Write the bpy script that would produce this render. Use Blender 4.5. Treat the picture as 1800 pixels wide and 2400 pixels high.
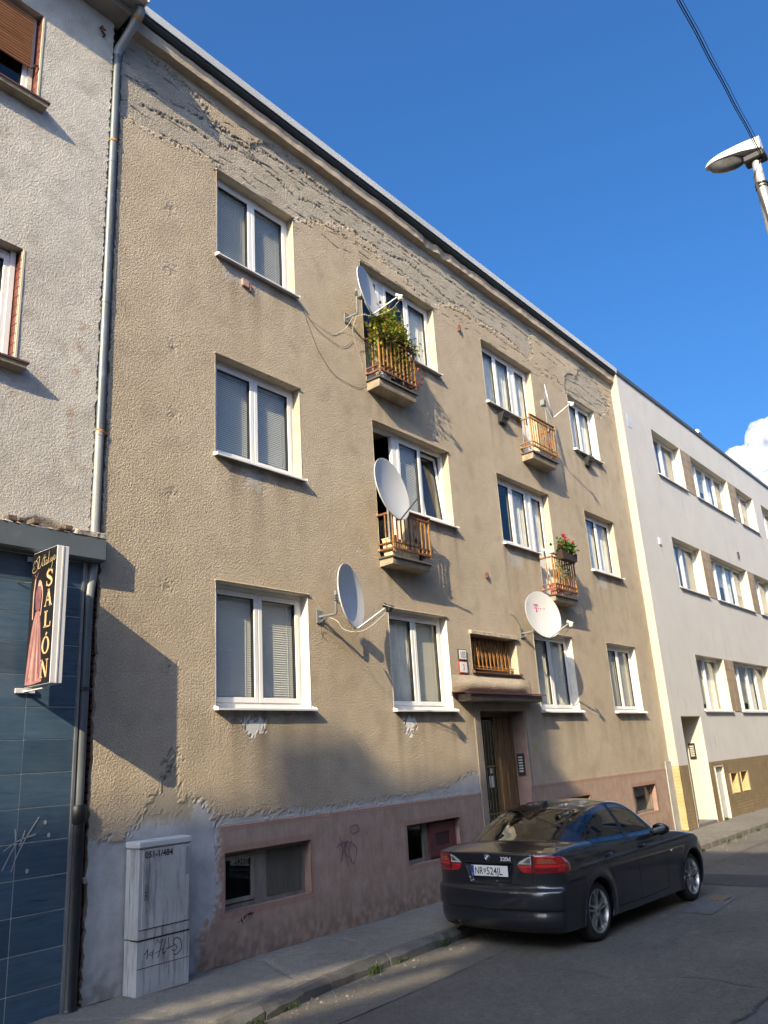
import bpy, math, random
import numpy as np
from mathutils import Vector, Matrix

for o in list(bpy.data.objects):
    bpy.data.objects.remove(o)
SC = bpy.context.scene
COL = SC.collection
random.seed(7)
RNG = np.random.default_rng(11)

# ---------------------------------------------------------------- camera
YAW, PITCH, ROLL = math.radians(51.5287), math.radians(17.1007), math.radians(-3.6362)
fw = Vector((math.sin(YAW) * math.cos(PITCH), math.cos(YAW) * math.cos(PITCH), math.sin(PITCH)))
rr = Vector((math.cos(YAW), -math.sin(YAW), 0))
uu = rr.cross(fw)
r2 = rr * math.cos(ROLL) + uu * math.sin(ROLL)
u2 = -rr * math.sin(ROLL) + uu * math.cos(ROLL)
cam_d = bpy.data.cameras.new('camera')
cam = bpy.data.objects.new('camera', cam_d)
COL.objects.link(cam)
cam.matrix_world = Matrix(((r2.x, u2.x, -fw.x, -4.3906), (r2.y, u2.y, -fw.y, -7.2),
                           (r2.z, u2.z, -fw.z, 1.8942), (0, 0, 0, 1)))
cam_d.sensor_fit = 'VERTICAL'
cam_d.sensor_height = 36
cam_d.lens = 1885.71 / 2400 * 36
cam_d.clip_start = 0.05
cam_d.clip_end = 9000
SC.camera = cam

# ---------------------------------------------------------------- sky and sun
SUN_DIR = Vector((1, 0.33, -0.58)).normalized()          # the way the light travels
SUN_EL = math.asin(-SUN_DIR.z)
SUN_AZ = math.atan2(-SUN_DIR.x, -SUN_DIR.y)
world = bpy.data.worlds.new('World')
SC.world = world
world.use_nodes = True
wn = world.node_tree
sky = wn.nodes.new('ShaderNodeTexSky')
sky.sky_type = 'NISHITA'
sky.sun_disc = False
sky.sun_elevation = SUN_EL
sky.sun_rotation = SUN_AZ
sky.altitude = 150
sky.air_density = 1.0
sky.dust_density = 8.0
sky.ozone_density = 8.0
bg = wn.nodes['Background']
hsv = wn.nodes.new('ShaderNodeHueSaturation')      # the camera's richer blue, over the whole sky alike
hsv.inputs['Saturation'].default_value = 1.16
wn.links.new(sky.outputs[0], hsv.inputs['Color'])
wn.links.new(hsv.outputs[0], bg.inputs[0])
bg.inputs[1].default_value = 0.077
sd = bpy.data.lights.new('sun', 'SUN')
sd.energy = 2.15
sd.angle = math.radians(0.36)
sd.color = (1.0, 0.82, 0.54)
sun = bpy.data.objects.new('sun', sd)
COL.objects.link(sun)
sun.rotation_euler = SUN_DIR.to_track_quat('-Z', 'Y').to_euler()
sun.location = (-40, -14, 25)
vs = SC.view_settings
vs.view_transform = 'Standard'
vs.look = 'None'
vs.exposure = 1.92
vs.gamma = 1.0
vs.use_curve_mapping = False
SC.cycles.max_bounces = 8
SC.cycles.diffuse_bounces = 3
SC.cycles.glossy_bounces = 4
SC.cycles.transmission_bounces = 4
SC.cycles.transparent_max_bounces = 12
SC.cycles.volume_bounces = 6
SC.cycles.caustics_reflective = False
SC.cycles.caustics_refractive = False
SC.cycles.sample_clamp_indirect = 4.0
SC.cycles.use_denoising = True

# ---------------------------------------------------------------- helpers
MATS = {}

def nodes_of(name):
    m = bpy.data.materials.new(name)
    m.use_nodes = True
    nt = m.node_tree
    return m, nt, nt.nodes['Principled BSDF'], nt.nodes['Material Output']

def N(nt, kind, **kw):
    n = nt.nodes.new('ShaderNode' + kind)
    for k, v in kw.items():
        if k in n.inputs:
            n.inputs[k].default_value = v
        else:
            setattr(n, k, v)
    return n

def ramp(nt, fac, stops, interp='LINEAR'):
    r = nt.nodes.new('ShaderNodeValToRGB')
    r.color_ramp.interpolation = interp
    els = r.color_ramp.elements
    while len(els) < len(stops):
        els.new(0.5)
    for e, (p, c) in zip(els, stops):
        e.position = p
        e.color = (c[0], c[1], c[2], 1) if not isinstance(c, (int, float)) else (c, c, c, 1)
    if fac is not None:
        nt.links.new(fac, r.inputs[0])
    return r.outputs[0]

def mixc(nt, fac, a, b, mode='MIX'):
    m = nt.nodes.new('ShaderNodeMix')
    m.data_type = 'RGBA'
    m.blend_type = mode
    for s, v in ((m.inputs[0], fac), (m.inputs[6], a), (m.inputs[7], b)):
        if isinstance(v, bpy.types.NodeSocket):
            nt.links.new(v, s)
        elif isinstance(v, (int, float)):
            s.default_value = v
        else:
            s.default_value = (v[0], v[1], v[2], 1)
    return m.outputs[2]

def mth(nt, op, a, b=None, clamp=False):
    m = nt.nodes.new('ShaderNodeMath')
    m.operation = op
    m.use_clamp = clamp
    for s, v in zip(m.inputs, (a, b)):
        if v is None:
            continue
        if isinstance(v, bpy.types.NodeSocket):
            nt.links.new(v, s)
        else:
            s.default_value = v
    return m.outputs[0]

def noise_tex(nt, scale, detail=4, rough=0.55, vec=None, stretch=None):
    if vec is None:
        vec = N(nt, 'NewGeometry').outputs['Position']
    if stretch:
        mp = N(nt, 'Mapping')
        mp.inputs['Scale'].default_value = stretch
        nt.links.new(vec, mp.inputs[0])
        vec = mp.outputs[0]
    t = N(nt, 'TexNoise')
    t.inputs['Scale'].default_value = scale
    t.inputs['Detail'].default_value = detail
    t.inputs['Roughness'].default_value = rough
    nt.links.new(vec, t.inputs['Vector'])
    return t.outputs['Fac']

def bump(nt, bsdf, height, dist, strength=1.0):
    b = N(nt, 'Bump')
    b.inputs['Distance'].default_value = dist
    b.inputs['Strength'].default_value = strength
    nt.links.new(height, b.inputs['Height'])
    nt.links.new(b.outputs[0], bsdf.inputs['Normal'])

def pm(name, col, rough=0.6, metal=0.0, var=0.12, vscale=3.0, bmp=0.0, bscale=60.0, spec=0.5, coat=0.0, stain=None, stretch=None, obj_coords=False):
    """procedural material: base colour with uneven tone, optional relief and stains"""
    if name in MATS:
        return MATS[name]
    m, nt, b, out = nodes_of(name)
    vec = N(nt, 'TexCoord').outputs['Object'] if obj_coords else None
    n1 = noise_tex(nt, vscale, 5, 0.6, vec=vec, stretch=stretch)
    c0 = [max(0, c * (1 - var)) for c in col]
    c1 = [min(1, c * (1 + var)) for c in col]
    c = ramp(nt, n1, [(0.3, c0), (0.7, c1)])
    if stain:
        n2 = noise_tex(nt, stain[1], 6, 0.7, vec=vec, stretch=stain[3] if len(stain) > 3 else None)
        f = ramp(nt, n2, [(stain[2], 0.0), (min(1, stain[2] + 0.18), 1.0)])
        c = mixc(nt, f, c, stain[0])
    nt.links.new(c, b.inputs['Base Color'])
    rn = ramp(nt, n1, [(0.2, max(0, rough - 0.06)), (0.8, min(1, rough + 0.06))])
    nt.links.new(rn, b.inputs['Roughness'])
    b.inputs['Metallic'].default_value = metal
    b.inputs['Specular IOR Level'].default_value = spec
    b.inputs['Coat Weight'].default_value = coat
    if bmp:
        bump(nt, b, noise_tex(nt, bscale, 4, 0.6, vec=vec), bmp)
    MATS[name] = m
    return m

def glass_mat(name, tint=(0.82, 0.9, 0.92), base=0.05, boost=1.0, wave=0.002):
    """thin window pane: a mirror-like share by Fresnel, the rest lets light through"""
    if name in MATS:
        return MATS[name]
    m, nt, b, out = nodes_of(name)
    nt.nodes.remove(b)
    tr = N(nt, 'BsdfTransparent')
    tr.inputs[0].default_value = (*tint, 1)
    gl = N(nt, 'BsdfGlossy')
    gl.inputs['Roughness'].default_value = 0.0
    gl.inputs[0].default_value = (0.95, 0.97, 1, 1)
    ge = N(nt, 'NewGeometry')
    vd = N(nt, 'VectorMath', operation='DOT_PRODUCT')
    nt.links.new(ge.outputs['Normal'], vd.inputs[0])
    nt.links.new(ge.outputs['Incoming'], vd.inputs[1])
    cs = mth(nt, 'ABSOLUTE', vd.outputs['Value'])
    fr = mth(nt, 'ADD', mth(nt, 'MULTIPLY', mth(nt, 'POWER', mth(nt, 'SUBTRACT', 1.0, cs, True), 5.0), 0.957), 0.043)
    wav = noise_tex(nt, 1.4, 2, 0.5)
    bm = N(nt, 'Bump')
    bm.inputs['Distance'].default_value = wave
    nt.links.new(wav, bm.inputs['Height'])
    nt.links.new(bm.outputs[0], gl.inputs['Normal'])
    f = mth(nt, 'MULTIPLY', fr, 1.0 * boost)
    f = mth(nt, 'ADD', f, base, True)
    mx = N(nt, 'MixShader')
    nt.links.new(f, mx.inputs[0])
    nt.links.new(tr.outputs[0], mx.inputs[1])
    nt.links.new(gl.outputs[0], mx.inputs[2])
    nt.links.new(mx.outputs[0], out.inputs[0])
    MATS[name] = m
    return m

def wloc(o):
    p = Vector((0, 0, 0))
    while o is not None:
        p += o.location
        o = o.parent
    return p

def tag(o, label=None, cat=None, group=None, kind=None):
    if label: o['label'] = label
    if cat: o['category'] = cat
    if group: o['group'] = group
    if kind: o['kind'] = kind
    return o

def thing(name, loc, label, cat, group=None, rotz=0.0):
    o = bpy.data.objects.new(name, None)
    o.empty_display_size = 0.2
    COL.objects.link(o)
    o.location = loc
    o.rotation_euler = (0, 0, rotz)
    return tag(o, label, cat, group)

def link_mesh(name, me, mat, parent=None, smooth=False):
    o = bpy.data.objects.new(name, me)
    COL.objects.link(o)
    if mat is not None:
        for m in (mat if isinstance(mat, (list, tuple)) else [mat]):
            me.materials.append(m)
    if smooth:
        me.polygons.foreach_set('use_smooth', [True] * len(me.polygons))
    if parent is not None:
        o.parent = parent
    return o

class MB:
    def __init__(s):
        s.v, s.f, s.mi = [], [], []

    def add(s, vs, fs, m=0):
        b = len(s.v)
        s.v += [tuple(v) for v in vs]
        s.f += [tuple(b + i for i in f) for f in fs]
        s.mi += [m] * len(fs)
        return s

    def box(s, x0, x1, y0, y1, z0, z1, m=0):
        return s.add([(x0, y0, z0), (x1, y0, z0), (x1, y1, z0), (x0, y1, z0), (x0, y0, z1), (x1, y0, z1), (x1, y1, z1), (x0, y1, z1)],
                     [(0, 3, 2, 1), (4, 5, 6, 7), (0, 1, 5, 4), (1, 2, 6, 5), (2, 3, 7, 6), (3, 0, 4, 7)], m)

    def bbox(s, x0, x1, y0, y1, z0, z1, b=0.005, m=0):
        """box with chamfered edges (all 12)"""
        c = [(x0, x1), (y0, y1), (z0, z1)]
        vs, idx = [], {}
        for i in (0, 1):
            for j in (0, 1):
                for k in (0, 1):
                    for a in range(3):
                        p = []
                        for ax, t in enumerate((i, j, k)):
                            val = c[ax][t]
                            if ax != a:
                                val += b if t == 0 else -b
                            p.append(val)
                        idx[(i, j, k, a)] = len(vs)
                        vs.append(p)
        fs = []
        for a in range(3):
            o1, o2 = [q for q in range(3) if q != a]
            for t in (0, 1):
                q = []
                for (p1, p2) in ((0, 0), (1, 0), (1, 1), (0, 1)):
                    key = [0, 0, 0]
                    key[a], key[o1], key[o2] = t, p1, p2
                    q.append(idx[(*key, a)])
                if (t == 0) == (a != 1):
                    q = q[::-1]
                fs.append(q)
        for a in range(3):
            o1, o2 = [q for q in range(3) if q != a]
            for p1 in (0, 1):
                for p2 in (0, 1):
                    k0, k1 = [0, 0, 0], [0, 0, 0]
                    k0[a], k1[a] = 0, 1
                    k0[o1] = k1[o1] = p1
                    k0[o2] = k1[o2] = p2
                    fs.append([idx[(*k0, o1)], idx[(*k1, o1)], idx[(*k1, o2)], idx[(*k0, o2)]])
        for i in (0, 1):
            for j in (0, 1):
                for k in (0, 1):
                    fs.append([idx[(i, j, k, 0)], idx[(i, j, k, 1)], idx[(i, j, k, 2)]])
        return s.add(vs, fs, m)

    def quad(s, a, b, c, d, m=0):
        return s.add([a, b, c, d], [(0, 1, 2, 3)], m)

    def tube(s, pts, r, n=8, m=0, caps=True):
        pts = [Vector(p) for p in pts]
        rs = r if isinstance(r, (list, tuple)) else [r] * len(pts)
        vs, fs = [], []
        up = None
        for i, p in enumerate(pts):
            t = (pts[min(i + 1, len(pts) - 1)] - pts[max(i - 1, 0)]).normalized()
            if up is None:
                up = Vector((0, 0, 1)) if abs(t.z) < 0.9 else Vector((1, 0, 0))
            a = up - t * up.dot(t)
            if a.length < 1e-5:
                a = t.orthogonal()
            a.normalize()
            up = a
            b = t.cross(a)
            for k in range(n):
                q = 2 * math.pi * (k + 0.5) / n
                vs.append(p + (a * math.cos(q) + b * math.sin(q)) * rs[i])
        for i in range(len(pts) - 1):
            for k in range(n):
                k2 = (k + 1) % n
                fs.append((i * n + k, i * n + k2, (i + 1) * n + k2, (i + 1) * n + k))
        if caps:
            fs.append(tuple(range(n))[::-1])
            fs.append(tuple((len(pts) - 1) * n + k for k in range(n)))
        return s.add(vs, fs, m)

    def prism(s, poly, a, b, axis='y', m=0):
        """extrude a 2-D polygon between a and b along an axis; poly is given in the other two axes in order"""
        n = len(poly)
        def P(u, w, t):
            return {'x': (t, u, w), 'y': (u, t, w), 'z': (u, w, t)}[axis]
        vs = [P(u, w, a) for u, w in poly] + [P(u, w, b) for u, w in poly]
        fs = [tuple(range(n)), tuple(range(2 * n - 1, n - 1, -1))] + [(i, i + n, (i + 1) % n + n, (i + 1) % n) for i in range(n)]
        return s.add(vs, fs, m)

    def lathe(s, prof, cen=(0, 0, 0), ax=(0, 0, 1), n=24, m=0):
        """revolve (radius, height) pairs about an axis"""
        ax = Vector(ax).normalized()
        a = ax.orthogonal().normalized()
        b = ax.cross(a)
        c = Vector(cen)
        vs, fs = [], []
        for r, h in prof:
            for k in range(n):
                q = 2 * math.pi * k / n
                vs.append(c + ax * h + (a * math.cos(q) + b * math.sin(q)) * r)
        for i in range(len(prof) - 1):
            for k in range(n):
                k2 = (k + 1) % n
                fs.append((i * n + k, i * n + k2, (i + 1) * n + k2, (i + 1) * n + k))
        return s.add(vs, fs, m)

    def build(s, name, mat, parent=None, smooth=False, local=False, fix=True):
        me = bpy.data.meshes.new(name)
        vs = s.v
        if parent is not None and not local:
            off = wloc(parent)
            vs = [(v[0] - off.x, v[1] - off.y, v[2] - off.z) for v in vs]
        me.from_pydata(vs, [], s.f)
        me.polygons.foreach_set('material_index', s.mi)
        o = link_mesh(name, me, mat, parent)
        if fix:
            import bmesh
            bm = bmesh.new()
            bm.from_mesh(me)
            bmesh.ops.recalc_face_normals(bm, faces=bm.faces)
            bm.to_mesh(me)
            bm.free()
        if smooth:
            me.polygons.foreach_set('use_smooth', [True] * len(me.polygons))
            try:
                me.set_sharp_from_angle(angle=math.radians(38))
            except Exception:
                pass
        me.update()
        return o

def bx(name, mat, parent, *a, bev=0.0, **kw):
    mb = MB()
    mb.bbox(*a, b=bev) if bev else mb.box(*a)
    return mb.build(name, mat, parent, **kw)

def copy_obj(o, parent, loc=None):
    c = o.copy()
    COL.objects.link(c)
    c.parent = parent
    if loc is not None:
        c.location = loc
    return c

def text_mesh(txt, size, align='LEFT', shear=0.0, sx=1.0, extrude=0.0, offset=0.0):
    cu = bpy.data.curves.new('lettering', 'FONT')
    cu.body = txt
    cu.size = size
    cu.shear = shear
    cu.align_x = align
    cu.extrude = extrude
    cu.offset = offset
    cu.resolution_u = 3
    ob = bpy.data.objects.new('lettering', cu)
    COL.objects.link(ob)
    dg = bpy.context.evaluated_depsgraph_get()
    me = bpy.data.meshes.new_from_object(ob.evaluated_get(dg))
    bpy.data.objects.remove(ob)
    bpy.data.curves.remove(cu)
    me.transform(Matrix.Diagonal((sx, 1, 1, 1)))
    me.materials.clear()
    return me

def place_text(name, me, mat, parent, origin, xdir, ydir):
    """lay a lettering mesh with its x along xdir, y along ydir, at origin (parent space given in world)"""
    x, y = Vector(xdir).normalized(), Vector(ydir).normalized()
    z = x.cross(y)
    off = wloc(parent) if parent is not None else Vector((0, 0, 0))
    o = Vector(origin) - off
    me.transform(Matrix(((x.x, y.x, z.x, o.x), (x.y, y.y, z.y, o.y), (x.z, y.z, z.z, o.z), (0, 0, 0, 1))))
    return link_mesh(name, me, mat, parent)

def stroke(mb, pts, w, to3, m=0):
    """flat pen stroke: pts in 2-D, w width (number or list), to3 maps 2-D to 3-D"""
    ws = w if isinstance(w, (list, tuple)) else [w] * len(pts)
    L, R = [], []
    for i, p in enumerate(pts):
        a, b = pts[max(i - 1, 0)], pts[min(i + 1, len(pts) - 1)]
        dx, dy = b[0] - a[0], b[1] - a[1]
        l = math.hypot(dx, dy) or 1
        nx, ny = -dy / l * ws[i] / 2, dx / l * ws[i] / 2
        L.append(to3(p[0] + nx, p[1] + ny))
        R.append(to3(p[0] - nx, p[1] - ny))
    n = len(pts)
    mb.add(L + R, [(i, i + 1, n + i + 1, n + i) for i in range(n - 1)], m)

def curve_pts(ctrl, n=8):
    """Catmull-Rom through control points"""
    P = [np.array(p, float) for p in ctrl]
    P = [2 * P[0] - P[1]] + P + [2 * P[-1] - P[-2]]
    out = []
    for i in range(1, len(P) - 2):
        for k in range(n):
            t = k / n
            a, b, c, d = P[i - 1], P[i], P[i + 1], P[i + 2]
            out.append(0.5 * (2 * b + (c - a) * t + (2 * a - 5 * b + 4 * c - d) * t * t + (3 * b - a - 3 * c + d) * t ** 3))
    out.append(P[-2])
    return [tuple(p) for p in out]

def fnoise(shape, step, lo, hi, seed, power=0.0):
    """band-limited noise on a grid: wavelengths between lo and hi metres, unit deviation"""
    r = np.random.default_rng(seed)
    n = r.standard_normal(shape)
    F = np.fft.rfft2(n)
    fy = np.fft.fftfreq(shape[0], step)[:, None]
    fx = np.fft.rfftfreq(shape[1], step)[None, :]
    k = np.hypot(fx, fy) + 1e-9
    f = np.exp(-(k * lo) ** 2) * (1 - np.exp(-(k * hi) ** 2)) * k ** (-power)
    a = np.fft.irfft2(F * f, s=shape)
    return (a - a.mean()) / (a.std() + 1e-9)

def sst(a, b, x):
    t = np.clip((x - a) / (b - a), 0, 1)
    return t * t * (3 - 2 * t)

def seg_dist(X, Z, pts):
    """distance of each grid point to a polyline"""
    d = np.full(X.shape, 1e9)
    for (x0, z0), (x1, z1) in zip(pts[:-1], pts[1:]):
        dx, dz = x1 - x0, z1 - z0
        t = np.clip(((X - x0) * dx + (Z - z0) * dz) / (dx * dx + dz * dz + 1e-12), 0, 1)
        d = np.minimum(d, np.hypot(X - x0 - t * dx, Z - z0 - t * dz))
    return d

def in_poly(X, Z, poly):
    ins = np.zeros(X.shape, bool)
    n = len(poly)
    for i in range(n):
        x0, z0 = poly[i]
        x1, z1 = poly[(i + 1) % n]
        if z0 == z1:
            continue
        c = (z0 > Z) != (z1 > Z)
        ins ^= c & (X < (x1 - x0) * (Z - z0) / (z1 - z0) + x0)
    return ins

def sd_poly(X, Z, poly):
    d = seg_dist(X, Z, list(poly) + [poly[0]])
    return np.where(in_poly(X, Z, poly), -d, d)

def grid_lines(a, b, step, keep):
    """coordinates from a to b about step apart that pass exactly through the values in keep"""
    ks = sorted({round(k, 5) for k in keep if a < k < b} | {a, b})
    out = []
    for k0, k1 in zip(ks[:-1], ks[1:]):
        n = max(1, round((k1 - k0) / step))
        out += list(np.linspace(k0, k1, n + 1)[:-1])
    return np.array(out + [b])

def relief(name, xs, zs, H, y0, mat, parent, holes=(), attrs=None, keep=None):
    """a wall face made of a fine grid: x along xs, z along zs, standing out of the plane y0 by H; holes are rectangles"""
    nx, nz = len(xs), len(zs)
    X, Z = np.meshgrid(xs, zs)
    off = wloc(parent) if parent is not None else Vector((0, 0, 0))
    V = np.stack([X - off.x, y0 - H - off.y, Z - off.z], -1).reshape(-1, 3)
    cx, cz = (xs[1:] + xs[:-1]) / 2, (zs[1:] + zs[:-1]) / 2
    CX, CZ = np.meshgrid(cx, cz)
    ok = np.ones(CX.shape, bool)
    for (a, b, c, d) in holes:
        ok &= ~((CX > a) & (CX < b) & (CZ > c) & (CZ < d))
    if keep is not None:
        ok &= keep(CX, CZ)
    j, i = np.nonzero(ok)
    b0 = j * nx + i
    F = np.stack([b0, b0 + 1, b0 + nx + 1, b0 + nx], -1)
    return raw_mesh(name, V, F, mat, parent, {k: a.reshape(-1, 4) for k, a in (attrs or {}).items()})

def raw_mesh(name, V, F, mat, parent=None, attrs=None, smooth=True):
    me = bpy.data.meshes.new(name)
    used = np.unique(F)
    remap = np.full(len(V), -1)
    remap[used] = np.arange(len(used))
    V, F = V[used], remap[F]
    k = F.shape[1]
    me.vertices.add(len(V))
    me.vertices.foreach_set('co', V.astype(np.float32).ravel())
    me.loops.add(F.size)
    me.loops.foreach_set('vertex_index', F.astype(np.int32).ravel())
    me.polygons.add(len(F))
    me.polygons.foreach_set('loop_start', np.arange(0, F.size, k, dtype=np.int32))
    me.polygons.foreach_set('loop_total', np.full(len(F), k, dtype=np.int32))
    for nm, a in (attrs or {}).items():
        at = me.color_attributes.new(nm, 'FLOAT_COLOR', 'POINT')
        at.data.foreach_set('color', a[used].astype(np.float32).ravel())
    me.update(calc_edges=True)
    me.polygons.foreach_set('use_smooth', [smooth] * len(F))
    return link_mesh(name, me, mat, parent)

# ---------------------------------------------------------------- ground materials
def asphalt(name, lo, hi, warm=(1, 1, 1)):
    m, nt, b, out = nodes_of(name)
    n1 = noise_tex(nt, 0.7, 5, 0.6)
    n2 = noise_tex(nt, 62, 4, 0.75)
    n3 = noise_tex(nt, 9, 6, 0.7)
    c = ramp(nt, n1, [(0.3, [lo * w for w in warm]), (0.7, [hi * w for w in warm])])
    c = mixc(nt, 0.55, c, ramp(nt, n2, [(0.3, 0.35), (0.5, 0.8), (0.72, 1.9)]), 'MULTIPLY')
    c = mixc(nt, 0.4, c, ramp(nt, n3, [(0.35, 0.62), (0.65, 1.3)]), 'MULTIPLY')
    nt.links.new(c, b.inputs['Base Color'])
    b.inputs['Roughness'].default_value = 0.85
    b.inputs['Specular IOR Level'].default_value = 0.3
    bump(nt, b, mth(nt, 'ADD', n2, mth(nt, 'MULTIPLY', n3, 1.5)), 0.006)
    MATS[name] = m
    return m

M_ASPH = asphalt('asphalt', 0.095, 0.142, (1.07, 1.0, 0.87))
M_ASPH2 = asphalt('tar_patch', 0.055, 0.075, (1.0, 1.0, 1.0))
M_GUT = asphalt('gutter_concrete', 0.115, 0.16, (1.07, 1.0, 0.86))
M_PAVE = asphalt('pavement_concrete', 0.16, 0.225, (1.06, 1.0, 0.88))
M_KERB = pm('kerb_granite', (0.075, 0.073, 0.07), 0.85, 0, 0.35, 6, 0.006, 45, stain=((0.20, 0.19, 0.16), 14, 0.6))
M_KERB2 = pm('kerb_concrete', (0.16, 0.145, 0.125), 0.85, 0, 0.3, 6, 0.004, 60)

M_KERB3 = pm('kerb_granite_pale', (0.11, 0.107, 0.10), 0.85, 0, 0.35, 6, 0.006, 45)
# ---------------------------------------------------------------- ground, road, pavements
def kerb_y(x):
    return float(np.interp(x, [-3, 0.3, 1.1, 1.8, 3.3, 4.2, 12, 17, 40], [-1.62, -1.56, -1.42, -1.34, -1.27, -1.28, -1.30, -1.30, -1.32]))

ground = MB().quad((-400, -300, -0.2), (400, -300, -0.2), (400, 400, -0.2), (-400, 400, -0.2)).build('ground', M_ASPH)
tag(ground, kind='structure')
rx = np.concatenate([np.linspace(-80, -3, 30)[:-1], np.arange(-3, 16, 0.06), np.linspace(16, 120, 40)])
ry = np.concatenate([np.arange(-5.9, -1.0, 0.06), [-1.0]])
RX, RY = np.meshgrid(rx, ry)
RZ = -0.12 + 0.0012 * fnoise(RX.shape, 0.06, 0.4, 2.5, 3) + 0.0006 * fnoise(RX.shape, 0.06, 0.08, 0.4, 4)
def floor_grid(name, X, Y, Z, mat, keep=None):
    ny, nx = X.shape
    V = np.stack([X, Y, Z], -1).reshape(-1, 3)
    j, i = np.meshgrid(np.arange(ny - 1), np.arange(nx - 1), indexing='ij')
    b0 = (j * nx + i).ravel()
    F = np.stack([b0, b0 + 1, b0 + nx + 1, b0 + nx], -1)
    return tag(raw_mesh(name, V, F, mat), kind='structure')
road = floor_grid('road', RX, RY, RZ, M_ASPH)
# concrete gutter along the kerb, a lighter strip with an uneven edge
gx = np.arange(-4, 40, 0.08)
e0 = np.array([kerb_y(x) + 0.05 for x in gx])
e1 = np.interp(gx, [-4, 1, 2.6, 4, 20, 40], [-2.12, -2.09, -2.08, -2.0, -2.02, -2.02]) + 0.012 * RNG.standard_normal(len(gx)).cumsum() / 8
GY = np.linspace(0, 1, 6)[:, None]
GX = np.repeat(gx[None], 6, 0)
GYY = e0[None] * (1 - GY) + e1[None] * GY
GZ = -0.1145 + 0.0006 * fnoise(GX.shape, 0.08, 0.2, 1.5, 5)
floor_grid('gutter_strip', GX, GYY, GZ, M_GUT)
def patch(name, poly, z, mat):
    mb = MB()
    mb.add([(x, y, z) for x, y in poly], [tuple(range(len(poly)))])
    return mb.build(name, mat, road)
patch('tar_patch', [(8.38, -2.03), (9.30, -2.03), (9.42, -3.2), (9.5, -5.6), (8.5, -5.6), (8.36, -3.4)], -0.1135, M_ASPH2)
patch('repair_patch', [(6.3, -2.9), (7.6, -2.86), (7.62, -3.28), (6.28, -3.36)], -0.1135, asphalt('repair_asphalt', 0.11, 0.15))
mc = MB().bbox(7.12, 7.42, -3.24, -3.0, -0.118, -0.098, b=0.004)
for k in range(5):
    mc.box(7.15 + k * 0.055, 7.175 + k * 0.055, -3.22, -3.02, -0.0978, -0.0945)
mco = mc.build('manhole_cover', pm('cast_iron', (0.16, 0.13, 0.10), 0.6, 0.5, 0.3, 20, 0.002, 80))
tag(mco, 'small square iron cover set in asphalt ahead of the car', 'manhole cover')
# seam in the asphalt near the camera
seam = [(1.6, -4.78), (2.0, -4.8), (2.42, -4.77), (2.7, -4.84), (2.95, -4.8), (3.18, -4.83), (3.6, -4.8), (4.4, -4.86), (6, -4.84)]
mb = MB()
stroke(mb, [(x, y + random.uniform(-.015, .015)) for x, y in curve_pts(seam, 6)], 0.035, lambda x, y: (x, y, -0.112))
mb.build('tar_seam', M_ASPH2, road)
patch('outer_lane', [(-3, -5.9), (8, -5.9), (8, -4.85), (2, -4.83), (-3, -4.8)], -0.1145, asphalt('outer_asphalt', 0.10, 0.14))

# pavement in front of the facades, with cracks
px = np.concatenate([np.linspace(-30, -3, 28)[:-1], np.arange(-3, 14, 0.03), np.arange(14, 40, 0.12)])
PV = np.linspace(0, 1, 46)[:, None]
ky = np.array([kerb_y(x) for x in px])
PX = np.repeat(px[None], 46, 0)
PY = 0.35 * (1 - PV) + (ky[None] + 0.12) * PV
PZ = 0.003 * fnoise(PX.shape, 0.03, 0.3, 1.6, 6) + 0.0012 * fnoise(PX.shape, 0.03, 0.05, 0.3, 7)
cracks = [[(1.75, 0.02), (1.9, -0.2), (1.78, -0.5), (1.66, -0.8), (1.55, -1.05), (1.6, -1.35)],
          [(2.9, -0.05), (3.05, -0.25), (3.0, -0.5), (3.15, -0.72), (2.75, -0.92), (2.5, -1.08), (2.55, -1.3)],
          [(3.15, -0.72), (3.6, -0.85), (4.0, -1.1)], [(3.0, -0.5), (3.3, -0.42)],
          [(5.1, 0), (5.05, -1.3)], [(-0.3, -.2), (0.1, -0.9), (0.3, -1.5)]]
for c in cracks:
    c = [(x + random.uniform(-.012, .012), y + random.uniform(-.012, .012)) for x, y in curve_pts(c, 6)]
    PZ = PZ - 0.022 * np.exp(-(seg_dist(PX, PY, c) / 0.014) ** 2)
for jx in np.arange(11.4, 40, 1.6):
    PZ = PZ - 0.012 * np.exp(-((PX - jx) / 0.03) ** 2) * (PX > 11)
PX, PY, PZ = np.vstack([PX, PX[-1:]]), np.vstack([PY, PY[-1:] - .001]), np.vstack([PZ, PZ[-1:] * 0 - .15])
pavement = floor_grid('pavement', PX, PY, PZ, M_PAVE)
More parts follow.
